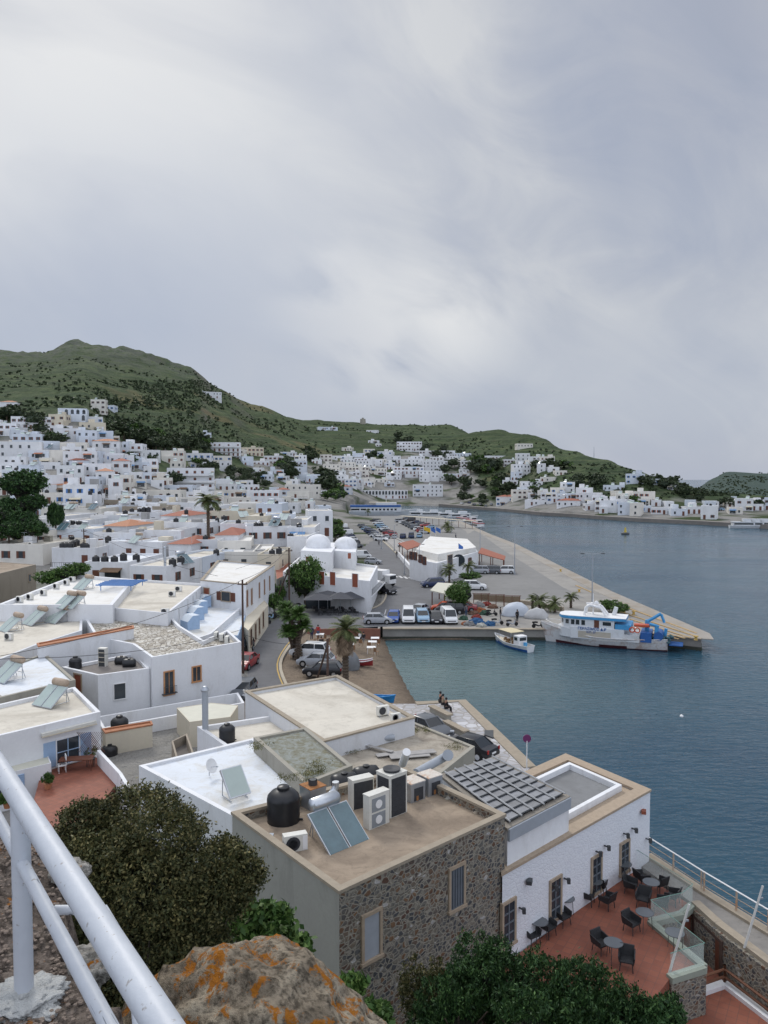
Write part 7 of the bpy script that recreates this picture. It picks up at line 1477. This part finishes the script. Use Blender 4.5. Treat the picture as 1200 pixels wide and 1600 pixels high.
for i, (px, py, rz) in enumerate(CH): o = ch0 if i == 0 else copy_tree(ch0); o.scale = (.8, .8, .8); o.location = at(px, py, TZ + .012); o.rotation_euler = (0, 0, R(rz)); tag(o, 'black wicker armchair ' + LB[i], 'chair', 'black wicker armchairs on the red terrace')
random.seed(66)
for i in range(16): o = copy_tree(ch0); o.scale = (.9, .9, .9); o.location = at(492 + i * 4.6, 955 + (i % 3) * 3.2, 1.52); o.rotation_euler = (0, 0, U(0, 6)); tag(o, f'dark cafe chair under the grey umbrellas, {ORD[i]} from left', 'chair', 'cafe chairs before the domed building')
brw = plain('brown_cafe_chair', (.22, .12, .06), .7, .2, 6)
for i, (px, py) in enumerate([(548, 1004), (564, 1010), (552, 1020), (540, 1012), (590, 1011), (576, 1016), (588, 1024), (506, 1003), (494, 1004), (512, 1008), (520, 1000), (530, 1002)]):
    r = tag(empty('beach_chair', at(px, py, 1.38), R(U(0, 360))), f'wooden chair at the beach tables, {ORD[i]} counted from the waterside group', 'chair', 'wooden chairs on the beach'); MB().b2((-.22, -.22, .42), (.22, .22, .46)).build('seat', brw, r); MB().b2((-.22, .19, .46), (.22, .23, .9)).build('backrest', brw, r); [MB().cyl((x, y, 0), (x, y, .42), .022, n=5).build('leg', brw, r) for x in (-.19, .19) for y in (-.19, .19)]
TGL = plain('smoked_table_glass', (.10, .11, .12), .12, .1, 2, spec=.8)
for i, (px, py, lb) in enumerate([(928, 1402, 'by the wall under the third window'), (884, 1430, 'at the wall right of the second window'), (842, 1468, 'at the wall above the trees'), (974, 1374, 'under the fourth window'), (1017, 1404, 'inside the corner group of chairs'), (1007, 1453, 'right of the lone chair'), (958, 1502, 'between the two front chairs'), (1054, 1486, 'alone near the glass screen')]):
    r = tag(empty('round_table', at(px, py, TZ + .012)), 'small round dark glass table ' + lb, 'table', 'round terrace tables'); MB().cyl((0, 0, .68), (0, 0, .70), .33, n=28).build('table_top', TGL, r)
    MB().tube([(math.cos(t) * .335, math.sin(t) * .335, .69) for t in [k * math.pi / 12 for k in range(25)]], .012, 5).build('rim', STEEL_DARK, r)
    for k in range(3): a = k * 2.1; MB().cyl((math.cos(a) * .25, math.sin(a) * .25, .68), (math.cos(a) * .3, math.sin(a) * .3, 0), .012, n=5).build('leg', STEEL_DARK, r)
# ---------------------------------------------------------------- terrace, promenade, lower court
tz = TZ; TP = [P2(x, y, tz) for x, y in ((780, 1512), (992, 1358), (1082, 1416), (1066, 1430), (1016, 1442), (1100, 1513), (1046, 1530), (960, 1640), (760, 1700))]
mb = MB(); mb.prism(TP, 0, tz, bottom=False); te = struct('terrace', mb, TERRACE)
PGREEN = plain('pale_green_coping', (.27, .30, .25), .8, .1, 2)
def run3(pts, z0, z1, w): mb = MB(); [mb.prism([Vector(a) + n_, Vector(b) + n_, Vector(b) - n_, Vector(a) - n_], z0, z1 - .003 * i) for i, (a, b) in enumerate(zip(pts, pts[1:])) for n_ in [Vector((-(Vector(b) - Vector(a)).normalized().y, (Vector(b) - Vector(a)).normalized().x)) * w / 2]]; return mb
tag(run3(TP[2:7], 4.2, 4.42, .3).build('terrace_kerb', PGREEN), 'pale green-white kerb along the stepped edge of the red terrace', 'kerb')
tag(run3([(p[0], p[1]) for p in TP[3:7]], 0, 4.2, .22).build('terrace_retaining_wall', RUBBLE), 'dark stone retaining wall under the terrace edge', 'wall')
gm, nt, p = newmat('clear_green_glass'); p.inputs['Base Color'].default_value = (.78, .92, .88, 1); p.inputs['Roughness'].default_value = .03; p.inputs['Alpha'].default_value = .13; p.inputs['IOR'].default_value = 1.45
gl = tag(empty('glass_balustrade', (0, 0, 0)), 'greenish glass balustrade around the seaward side of the red terrace', 'balustrade')
for a, b in zip(TP[1:6], TP[2:7]):
    a, b = Vector(a), Vector(b); n = max(1, round((b - a).length / 1.3))
    for i in range(n):
        s, e = a.lerp(b, (i + .02) / n), a.lerp(b, (i + .98) / n); d = (e - s).normalized(); nn = Vector((-d.y, d.x)) * .008; MB().prism([s + nn, e + nn, e - nn, s - nn], 4.42, 5.2).build('glass_panel', gm, gl)
    MB().tube([(a.x, a.y, 5.21), (b.x, b.y, 5.21)], .012, 6).build('top_edge', plain('glass_edge_green', (.16, .30, .25), .3), gl)
PZ = 4.3; inn_ = [P2(x, y, PZ) for x, y in ((1086, 1414), (1122, 1447), (1168, 1482), (1260, 1552))]; out_ = [P2(x, y, PZ) for x, y in ((1012, 1338), (1100, 1396), (1200, 1458), (1300, 1520))]
PROM = plain('promenade_cement', (.25, .235, .215), .9, .1, .8, bmp=.15, world=True, stain=((.13, .125, .12), .8, .45))
mb = MB(); mb.prism(inn_[::-1] + [P2(1000, 1352, PZ)] + out_, -2, PZ, bottom=True); struct('promenade', mb, PROM)
tag(run3(inn_, -1, PZ + .18, .36).build('promenade_wall', COP), 'sandstone-topped wall along the landward side of the promenade', 'wall')
tag(run3([(x - .10, y - .18) for x, y in inn_], 0, PZ + .02, .3).build('promenade_retaining_wall', RUBBLE), 'dark stone retaining wall below the promenade with a wooden gate', 'wall')
tag(run3(out_, -1, PZ + .12, .4).build('promenade_kerb', COP), 'stone kerb at the seaward edge of the promenade', 'kerb')
rl = tag(empty('promenade_railing', (0, 0, 0)), 'white rail on rusty posts along the seaward edge of the promenade', 'railing'); RP = plain('rusty_white_post', (.50, .42, .34), .7, .2, 5, stain=((.4, .18, .06), .9, .45))
for a, b in zip(out_, out_[1:]):
    a, b = Vector(a), Vector(b); L_ = (b - a).length
    for hh, r_ in ((.8, .032), (.5, .016), (.22, .016)): MB().tube([(a.x, a.y, PZ + .1 + hh), (b.x, b.y, PZ + .1 + hh)], r_, 6).build('rail', WHITE_PAINT if hh == .8 else RP, rl)
    for i in range(int(L_ / 1.6) + 1): q = a.lerp(b, i * 1.6 / L_); MB().cyl((q.x, q.y, PZ), (q.x, q.y, PZ + .9), .04, n=8).build('post', RP, rl)
mb = MB(); mb.prism([P2(x, y, 2.7) for x, y in ((1030, 1545), (1080, 1530), (1108, 1500), (1150, 1505), (1290, 1640), (1230, 1760), (1020, 1760))], 0, 2.7, bottom=False); struct('lower_court', mb, TERRACE)
a, b = Vector(inn_[0]), Vector(inn_[1]); c = a.lerp(b, .62) + Vector((-.16, -.30)); ang = math.atan2(b.y - a.y, b.x - a.x)
dr = tag(empty('wooden_gate', (c.x, c.y, 2.7), ang), 'dark wooden gate in the retaining wall below the promenade', 'gate'); MB().b2((-.8, -.06, 0), (.8, .06, 1.3)).build('leaf', BROWN_PAINT, dr); MB().b2((-.95, -.08, 1.3), (.95, .08, 1.42)).build('lintel', WOODPOLE, dr); [MB().b2((s * .87 - .07, -.08, 0), (s * .87 + .07, .08, 1.3)).build('jamb', WOODPOLE, dr) for s in (-1, 1)]
fp = [P2(x, y, 2.8) for x, y in ((1098, 1548), (1132, 1536), (1215, 1600))]; fo = tag(empty('wooden_fence', (0, 0, 0)), 'low brown wooden fence on a white kerb in the lower court', 'fence'); run3(fp, 2.7, 2.85, .3).build('kerb', W_WALL, fo)
for a, b in zip(fp, fp[1:]):
    a, b = Vector(a), Vector(b); n = max(1, int((b - a).length / 1.2))
    for hh in (.35, .75): MB().tube([(a.x, a.y, 2.8 + hh * .7), (b.x, b.y, 2.8 + hh * .7)], .05, 6).build('rail', plain('brown_fence_wood', (.15, .06, .03), .7, .2, 4), fo)
    for i in range(n + 1): q = a.lerp(b, i / n); MB().cyl((q.x, q.y, 2.7), (q.x, q.y, 3.5), .05, n=8).build('post', plain('brown_fence_wood', (.15, .06, .03)), fo)
for i, (b_, t_, z0, lb) in enumerate([((1040, 1540), (1077, 1413), 3.9, 'leaning white pole at the front corner of the red terrace'), ((1163, 1481), (1192, 1384), 4.4, 'leaning white pole on the promenade wall')]):
    a = at(*b_, z0); b = atd(*t_, a.y + .2); r = tag(empty('leaning_pole', a), lb, 'pole', 'leaning white poles'); MB().cyl((0, 0, 0), b - a, .045, .04, 12).build('shaft', plain('weathered_white_pole', (.55, .55, .53), .6, .1, 3), r, smooth=50); MB().box(tuple((b - a) * .8 + Vector((.08, 0, 0))), (.12, .06, .06)).build('bracket', GALV, r)
# yard objects at left: terrace, table set, plants, sheds
tl = [P2(x, y, 3.3) for x, y in ((66, 1200), (150, 1183), (190, 1216), (120, 1300), (40, 1300))]; struct('tiled_yard', MB().prism(tl, 0, 3.3, bottom=False), TERRACE)
wallrun([P2(154, 1172, 4.2), P2(188, 1208, 4.2), P2(200, 1228, 4.2)], 1, 4.2, .2, W_WALL, 'white parapet wall at the right side of the tiled yard', 'parapet_wall')
r = tag(empty('garden_table', at(120, 1203, 3.3), R(10)), 'long brown garden table in the tiled yard', 'table'); MB().b2((-1, -.4, .7), (1, .4, .75)).build('table_top', BROWN_PAINT, r); [MB().cyl((x, y, 0), (x, y, .7), .03, n=6).build('leg', BROWN_PAINT, r) for x in (-.9, .9) for y in (-.3, .3)]
for i, (px, py, rz, m, lb) in enumerate([(97, 1200, -60, WHITE_PAINT, 'white swivel chair left of the brown garden table'), (96, 1184, 180, STEEL_DARK, 'dark high-backed chair behind the garden table, left one'), (113, 1180, 180, STEEL_DARK, 'dark high-backed chair behind the garden table, right one'), (142, 1190, 100, STEEL_DARK, 'dark chair right of the garden table')]):
    r = tag(empty('garden_chair', at(px, py + 6, 3.3), R(rz)), lb, 'chair', 'yard chairs'); MB().b2((-.24, -.24, .42), (.24, .24, .48)).build('seat', m, r); MB().b2((-.24, .2, .48), (.24, .25, 1.05)).build('backrest', m, r); [MB().cyl((x, y, 0), (x, y, .42), .02, n=6).build('leg', m, r) for x in (-.2, .2) for y in (-.2, .2)]
for i, (px, py, s, lb) in enumerate([(140, 1180, .9, 'potted plant by the lattice beside the blue shutters'), (75, 1228, .7, 'green plant in a terracotta pot at the yard edge'), (127, 1180, .5, 'small plant with pale flowers on the garden table side'), (12, 1258, .8, 'agave clump below the lean-to')]):
    q = at(px, py + 4, 3.3); r = tag(empty('potted_plant', q), lb, 'plant', 'potted plants'); MB().lathe([(.18, 0), (.24, .3), (.26, .32), (0, .32)], 14).build('pot', TILE_ORANGE, r); o = link('foliage', treemesh('bush', i % 3)[0], r, (0, 0, .55)); o.scale = (s * .6, s * .6, s * .8)
q = at(145, 1165, 4.3); q.z -= 0; mb = MB()
for i in range(-3, 5): mb.box((q.x + i * .12 - .1, q.y - .2, 4.6), (.02, .02, 1.6), rot=Matrix.Rotation(R(35), 4, 'Y')); mb.box((q.x + i * .12 - .1, q.y - .22, 4.6), (.02, .02, 1.6), rot=Matrix.Rotation(R(-35), 4, 'Y'))
tag(mb.build('lattice', BROWN_PAINT), 'diamond wooden lattice right of the blue shutters', 'lattice')
# retractable awning above the blue-shuttered window
a, b = at(66, 1143, 5.2), at(148, 1130, 5.2); p_, an_ = onwall(H1, 107, 1137); r = tag(empty('rolled_awning', p_, an_), 'rolled-up grey awning box above the blue-shuttered window', 'awning'); MB().b2((-1.75, 0, -.1), (1.75, .25, .1)).build('cassette', IVORY, r, bevel=.03); MB().b2((-1.75, .1, -.15), (1.75, .3, -.1)).build('valance', CREAMW, r)
B([(276, 1106), (330, 1098), (372, 1102), (360, 1120), (296, 1128)], 3.9, 'low shed with a cream sheet roof behind the yard', base=1, par=.02, t=.05, wall=CREAMW, roof=CORRUG, name='shed', cat='shed'); B([(160, 1140), (236, 1128), (238, 1133), (165, 1146)], 3.6, 'yard wall topped with orange tiles behind the black tanks', base=1, par=.02, t=.05, wall=CREAMW, roof=TILE_ORANGE, coping=TILE_ORANGE, name='yard_wall', cat='wall')
B([(268, 1158), (292, 1146), (304, 1180), (276, 1188)], 3.3, 'small brown-walled enclosure beside the low white house', base=1, par=.6, t=.12, wall=BRICKY, roof=R_DARK, name='enclosure', cat='enclosure')
B([(150, 1120), (372, 1082), (382, 1098), (160, 1138)], 3.0, 'long white boundary wall below the orange-framed windows', base=1, par=1.2, t=.2, wall=W_WALL, roof=R_GREY, name='boundary_wall', cat='wall')
# terrace screens and blue pergola
mb = MB(); GS = []
for i, (px, py) in enumerate([(297, 972), (305, 958), (311, 948), (317, 938)]):
    q = at(px, py + 10, 5.15); r = tag(empty('awning_bay', q, R(-50)), f'pale blue-white awning bay, {ORD[i]} from front on the slit-windowed wing', 'awning', 'awning bays'); MB().add([(-.9, -.7, 0), (.9, -.7, 0), (.9, .7, 0), (-.9, .7, 0), (-.9, -.1, 1.5), (.9, -.1, 1.5), (.9, .7, 1.5), (-.9, .7, 1.5), (-.9, -.7, .9), (.9, -.7, .9)], [(8, 9, 5, 4), (4, 5, 6, 7)]).build('canvas', plain('pale_canvas', (.60, .66, .72), .8, .05, 2), r); MB().add([(-.9, -.7, 0), (.9, -.7, 0), (.9, -.7, .9), (-.9, -.7, .9), (.9, .7, 0), (.9, .7, 1.5), (.9, -.1, 1.5)], [(0, 1, 2, 3), (1, 4, 5, 6, 2)]).build('side_screen', LBLUE, r)
for i, (px, py) in enumerate([(279, 959), (293, 945), (301, 939), (306, 933)]): op(H3c, px, py, .35, 1.3, 'dark')
a = at(165, 925, 8.6); pg = tag(empty('blue_pergola', at(190, 918, 8.0)), 'bright blue pergola beams on the long white roof', 'pergola')
for i in range(7): MB().box((U(-.2, .2), -2.2 + i * .75, .6), (4.6, .14, .14), rz=R(-3)).build('beam', BLUE_PAINT, pg)
for x in (-1.8, 1.8): MB().b2((x - .06, -2.2, .45), (x + .06, 2.6, .55)).build('cross_beam', BLUE_PAINT, pg)
for x in (-1.8, 1.8):
    for y in (-2, 2.4): MB().cyl((x, y, -.1), (x, y, .5), .05, n=6).build('post', BLUE_PAINT, pg)
# plants climbing the street wall
for i, (px, py, s) in enumerate([(432, 948, 1.5), (428, 962, 1.3), (438, 940, 1.2), (386, 990, .7)]): q = at(px, py, 1.5); tree(q, (s, s, s * 1.5), s * 2.6, 'bush', i % 3, f'leafy shrub against the street wall, {ORD[i]} from the pole', 'shrubs against the street wall', cat='shrub', name='shrub')
# weeds on the derelict roofs
random.seed(8); ps = []
for (px, py, n, z) in [(408, 1165, 14, 6.6), (490, 1205, 16, 6.6), (500, 1195, 10, 6.6), (450, 1215, 10, 6.6), (560, 1155, 16, 5), (600, 1150, 10, 5), (545, 1170, 12, 5), (655, 1140, 14, 5), (705, 1165, 12, 5), (470, 1218, 8, 6.6)]:
    for _ in range(n): c = at(px + U(-14, 14), py + U(-6, 6), z); ps.append(rng.normal(size=(30, 3)) * np.array([.14, .14, .03]) + np.array([c.x, c.y, c.z + .02]))
tag(link('roof_weeds', leafmesh('roof_weeds', np.concatenate(ps), .035, foliage('yellowish_weeds', (.05, .06, .02), (.14, .14, .04), (.32, .30, .10)), 2.5, 1.2)), 'yellow-green weeds growing on the derelict roofs', 'weeds', kind='stuff')
for i, (px, py, rz, l, w) in enumerate([(615, 1178, 20, 2.2, .5), (640, 1182, 12, 2.4, .7), (655, 1178, 15, 2.0, .6), (590, 1172, -35, 2.2, .3)]): q = at(px, py, 4.95); tag(MB().box(tuple(q + Vector((0, 0, .04 + i * .03))), (l, w, .04), rz=R(rz)).build('loose_board', plain('grey_old_board', (.33, .32, .31), .8, .2, 3)), f'loose grey board lying on the derelict roof, {ORD[i]} from left', 'board', 'loose boards')
q = at(604, 1158, 5.0); tag(MB().cyl(tuple(q + Vector((-.5, 0, .2))), tuple(q + Vector((.5, .1, .2))), .18, n=14).build('pipe_roll', GREY_PIPE, smooth=50), 'short blue-grey pipe lying on the derelict roof', 'pipe')
put('ac', 598, 1118, 'air conditioner on the broad white roof edge', 30, p=at(598, 1118, 5.8)); put('ac', 618, 1126, 'black-fronted air conditioner at the corner of the broad white roof', 30, p=at(618, 1127, 5.8), s=.8)
# ---------------------------------------------------------------- foreground: ledge, lichen rock, bush, trees, railing
def lumpy(name, loc, rad, seed, mat, sub=5, amp=.28, parent=None, fr=1.6):
    bm = bmesh.new(); bmesh.ops.create_icosphere(bm, subdivisions=sub, radius=1)
    for v_ in bm.verts:
        c = v_.co.copy(); s = Vector((seed, seed * .3, 0)); d = amp * noise.fractal(c * fr + s, .8, 2.1, 4) + amp * .4 * (noise.ridged_multi_fractal(c * fr * 1.6 + s, .9, 2, 5, 1, 2) - 1) + amp * .16 * noise.noise(c * 14 + s) + amp * .12 * noise.noise(c * 34 + s) + amp * .07 * noise.noise(c * 75 + s)
        v_.co = Vector(((c.x * (1 + d)) * rad[0], (c.y * (1 + d)) * rad[1], (c.z * (1 + d)) * rad[2]))
    me = bpy.data.meshes.new(name); bm.to_mesh(me); bm.free(); me.materials.append(mat); me.polygons.foreach_set('use_smooth', [True] * len(me.polygons)); return link(name, me, parent, loc)
def rockmat(name, lich=.5, base=((.12, .10, .075), (.31, .26, .195), (.48, .42, .32))):
    m, nt, p = newmat(name); v = geo(nt); n = noisen(nt, v, 5, 8, .65); n2 = noisen(nt, v, 28, 6, .7)
    c = ramp(nt, n, [(.3, base[0]), (.5, base[1]), (.7, base[2])]); c = mix(nt, ramp(nt, n2, [(.38, .85), (.56, 0)]), c, S(base[0], .4))
    l = noisen(nt, v, 9, 8, .75, .3); f = ramp(nt, l, [(.61 - lich * .14, 0), (.64 - lich * .12, 1)]); lc = mix(nt, noisen(nt, v, 40, 3), (.20, .065, .012), (.50, .20, .025))
    c = mix(nt, f, c, lc); L(nt, c, p.inputs['Base Color']); p.inputs['Roughness'].default_value = .95; p.inputs['Specular IOR Level'].default_value = .15
    h = mix(nt, .5, n, n2); bump(nt, p, h, 1.0, .06); return m
ROCK = rockmat('lichen_rock', .55); LEDGE = rockmat('ledge_rock', .12, ((.08, .065, .055), (.19, .155, .13), (.34, .29, .25)))
o = lumpy('lichen_boulder', (-.50, 2.72, 18.93), (.66, .5, .79), 3.3, ROCK, 6, .10, fr=1.5); tag(o, 'large rough boulder blotched with orange lichen, foreground', 'boulder')
# ledge the railing stands on
LZ = 19.9; n_ = 130; vs = []; 
for j in range(n_):
    for i in range(n_):
        u = i / (n_ - 1); w_ = j / (n_ - 1); y = .6 + 3.3 * w_; xe = -.12 - (y - 1.05) * .60; x = -3.4 + (xe + 3.4 + .9) * u
        z = LZ + .05 * noise.fractal(Vector((x, y, 0)) * 2.2, .8, 2, 5) + .018 * noise.noise(Vector((x, y, 1)) * 16)
        e = x - xe + .10 * noise.fractal(Vector((x, y, 5)) * 2.5, .8, 2, 4); ey = y - 3.35
        if e > 0: z -= min(3.5, e * 4.5 + .05)
        if ey > 0: z -= ey * 3.5
        vs.append((x, y, z))
fs = [(j * n_ + i, j * n_ + i + 1, (j + 1) * n_ + i + 1, (j + 1) * n_ + i) for j in range(n_ - 1) for i in range(n_ - 1)]
me = bpy.data.meshes.new('ledge'); me.from_pydata(vs, [], fs); me.materials.append(LEDGE); me.polygons.foreach_set('use_smooth', [True] * len(fs)); tag(link('rocky_path', me), kind='structure')
PEB = plain('pebble', (.24, .19, .155), .95, .35, 9, bmp=.5); random.seed(12); mb = MB()
for i in range(2600):
    y = U(1.0, 3.3); xe = -.12 - (y - 1.05) * .60; x = xe - abs(random.gauss(0, .45)) - .03; s = U(.003, .010); z = LZ + .05 * noise.fractal(Vector((x, y, 0)) * 2.2, .8, 2, 5) + .01
    mb.lathe([(0, -s * .6), (s, -s * .2), (s * .9, s * .3), (0, s * .6)], 6, (x, y, z))
tag(mb.build('gravel', PEB), 'loose gravel on the rocky ledge', 'gravel', kind='stuff')
for i, (x, y, z, r_) in enumerate([(-.62, 1.95, 19.78, (.09, .13, .12)), (-1.25, 3.0, 19.92, (.07, .08, .04)), (-.98, 2.5, 19.86, (.08, .09, .06))]): tag(lumpy('ledge_stone', (x, y, z), r_, 8 + i, rockmat('pale_stone_%d' % i, .1, ((.25, .24, .21), (.42, .40, .36), (.55, .53, .49))), 4, .25), ['pale jagged stone at the drop beside the lower rail', 'small pale stone at the far end of the ledge', 'small pale stone between the rails'][i], 'stone')
# dark earth and rock slope under the bush
SLOPE = rockmat('dark_slope_rock', .0, ((.025, .02, .017), (.07, .055, .048), (.15, .12, .11)))
for i, (x, y, z, r_) in enumerate([(-1.7, 6.0, 13.4, (1.7, 1.8, 2.2)), (-1.2, 9.5, 9.5, (1.8, 2.0, 2.2)), (-4.2, 8.0, 12.0, (2.2, 2.2, 2.4))]): tag(lumpy('rock_outcrop', (x, y, z), r_, 20 + i, SLOPE, 5, .3), ['dark outcrop just below the lichen boulder', 'dark outcrop between the bush and the stone building', 'dark outcrop under the big bush'][i], 'rock', 'dark rocks on the slope')
# the big dark bush
bu = tag(empty('large_bush', (-4.32, 12.6, 10.8)), 'large dark olive bush filling the slope left of the stone building', 'bush')
BR = (1.85, 1.5, 2.0); P_ = clumps(5200, BR, 28, .036, 9, 11, flat=-.4); link('crown', leafmesh('crown', P_, .036, F_DARK, 1.9, .2), bu, (.1, 0, 3.45)); P_ = clumps(1100, (.75, .7, .8), 22, .08, 5, 12, flat=-.5); link('crown', leafmesh('crown', P_, .036, F_DARK, 1.9), bu, (1.55, .1, 3.85)); P_ = clumps(3000, (1.8, 1.4, 1.7), 26, .05, 8, 15, flat=-.5); link('crown', leafmesh('crown', P_, .036, F_DARK, 1.9), bu, (.3, -.1, 2.0))
P_ = clumps(1300, (1.0, 1.0, .9), 24, .06, 5, 13, flat=-.5); link('crown', leafmesh('crown', P_, .036, F_DARK, 1.9), bu, (-.8, .3, 4.2)); link('crown_shade_core', core(BR, .42, 5), bu, (.1, .3, 3.2))
mb = MB(); random.seed(14)
for i in range(46):
    a = U(0, 6.28); e = U(.2, 1.4); L_ = U(2.0, 2.9); d = Vector((math.cos(a) * math.cos(e), math.sin(a) * math.cos(e), math.sin(e))); pts = [Vector((.3, 0, .3))]; 
    for k in range(6): pts.append(pts[-1] + (d + Vector((U(-.3, .3), U(-.3, .3), U(-.2, .2)))) * L_ / 5)
    mb.tube(pts, .035, 5, r1=.006)
mb.build('branches', plain('grey_twigs', (.16, .13, .11), .9, .2, 6), bu)
# bright young plants at its foot
for i, (px, py, d_, s, lb) in enumerate([(385, 1455, 14, .85, 'bright green shrub between the bush and the grey wall'), (420, 1450, 15, .7, 'fresh green shrub against the grey wall'), (535, 1545, 14.5, .5, 'small green plant at the foot of the stone wall'), (585, 1590, 12, .4, 'small green plant right of the lichen boulder'), (460, 1490, 15, .5, 'low green plant above the lichen boulder')]):
    q = atd(px, py, d_); r = tag(empty('green_shrub', q), lb, 'shrub', 'fresh green shrubs below the stone building'); P_ = clumps(130, (s, s * .8, s * .75), 12, .09, 4, 30 + i); link('foliage', leafmesh('foliage', P_, .10, F_GREEN, 1.7, .5), r); mb = MB(); [mb.tube([(0, 0, -s * 1.6), (U(-.5, .5) * s, U(-.5, .5) * s, 0)], .02, 5, r1=.01) for _ in range(5)]; mb.build('stem', BARK, r)
# trees along the bottom right
TR = [(668, 1568, 19.0, .95, 1.3, 0), (765, 1532, 18.0, 1.15, 1.25, 1), (835, 1570, 17.2, 1.15, 1.2, 1), (905, 1594, 16.5, 1.15, 1.2, 1), (975, 1618, 16.0, 1.05, 1.15, 1), (715, 1600, 17.0, 1.1, 1.1, 1), (830, 1625, 15.8, 1.3, 1.1, 1), (925, 1640, 15.5, 1.2, 1.1, 1), (1025, 1622, 15.8, .8, .95, 1)]
for i, (px, py, d_, w, h, dense) in enumerate(TR):
    q = atd(px, py, d_); zb = H(q.x, q.y); r = tag(empty('leafy_tree', (q.x, q.y, zb)), f'{"deep green bushy" if dense else "sparse grey-green"} tree, {ORD[i]} in the clump below the red terrace', 'tree', 'trees below the red terrace')
    P_ = clumps(900 if dense else 420, (w, w * .9, h), 22, .05, 9, 60 + i, flat=-.4); d_up = leafmesh('crown', P_, .038, F_DEEP if dense else F_DARK, 2.6, 1.4); link('crown', d_up, r, (0, 0, q.z - zb))
    if dense: link('crown_shade_core', core((w, w, h), .42, i), r, (0, 0, q.z - zb - .1))
    mb = MB(); mb.tube([(0, 0, -.2), (.1, 0, (q.z - zb) * .5), (0, 0, q.z - zb)], .12, 8, r1=.06); [mb.tube([(0, 0, (q.z - zb) * .6), (U(-.6, .6) * w, U(-.6, .6) * w, q.z - zb + h * .4)], .05, 6, r1=.015) for _ in range(6)]; mb.build('trunk', BARK, r, smooth=60)
# railing beside the camera
m, nt, p = newmat('chipped_white_rail_paint'); v = geo(nt); base = mix(nt, noisen(nt, v, 9, 4), (.40, .43, .48), (.56, .59, .63))
ch_ = N(nt, 'ShaderNodeTexVoronoi', Scale=7.5); L(nt, mix(nt, .25, v, N(nt, 'ShaderNodeTexNoise', Scale=6).outputs[1]), ch_.inputs['Vector']); f = ramp(nt, ch_.outputs['Distance'], [(.13, 1), (.15, 0)]); sel = noisen(nt, v, 2.3, 2); f2 = ramp(nt, sel, [(.47, 0), (.51, 1)])
mu = N(nt, 'ShaderNodeMath', operation='MULTIPLY'); L(nt, f, mu.inputs[0]); L(nt, f2, mu.inputs[1]); c = mix(nt, mu.outputs[0], base, (.17, .19, .22)); c = mix(nt, ramp(nt, noisen(nt, v, 42, 3), [(.66, 0), (.71, .7)]), c, (.22, .19, .16)); L(nt, c, p.inputs['Base Color']); p.inputs['Roughness'].default_value = .5; bump(nt, p, noisen(nt, v, 30, 4), .2, .01); RAILM = m
rg = tag(empty('safety_railing', (-1.05, 2.26, LZ)), 'thick chipped white pipe railing crossing the foreground at left', 'railing'); off = Vector(rg.location); base_ = at(38, 1560, LZ); ztop = atd(40, 1250, base_.y).z; zlow = atd(40, 1347, base_.y).z; base_.z = 0; p2_ = at(253, 1600, ztop); p2_.z = 0; dirv = (p2_ - base_).normalized()
def rp(t, z): return base_ + dirv * t + Vector((0, 0, z)) - off
MB().tube([rp(t, ztop) for t in (-3.5, -1.5, -.6, 0, .6, 1.2, 1.9)], .031, 24).build('top_rail', RAILM, rg, smooth=60); MB().tube([rp(t, zlow) for t in (-3.5, -1.5, 0, .6, 1.2, 1.9)], .0185, 18).build('lower_rail', RAILM, rg, smooth=60)
MB().cyl(base_ + Vector((0, 0, LZ - .05)) - off, base_ + Vector((0, 0, ztop)) - off, .028, n=24).build('post', RAILM, rg, smooth=60); MB().tube([rp(.32, zlow - .03) + Vector((.0, .05, 0)), rp(.38, zlow - .03) + Vector((.10, .1, 0)), rp(.55, zlow - .07) + Vector((.13, .08, 0)), rp(.75, zlow - .24) + Vector((.10, .03, 0)), rp(.85, zlow - .55) + Vector((.08, 0, 0))], .0135, 12).build('bent_pipe', RAILM, rg, smooth=60)
o = lumpy('post_footing', (base_.x, base_.y, LZ + .0), (.115, .105, .03), 2, plain('white_paint_blob', (.50, .51, .50), .8, .15, 12, bmp=.6), 5, .35, fr=2.2); tag(o, 'splash of white paint around the foot of the railing post', 'footing')
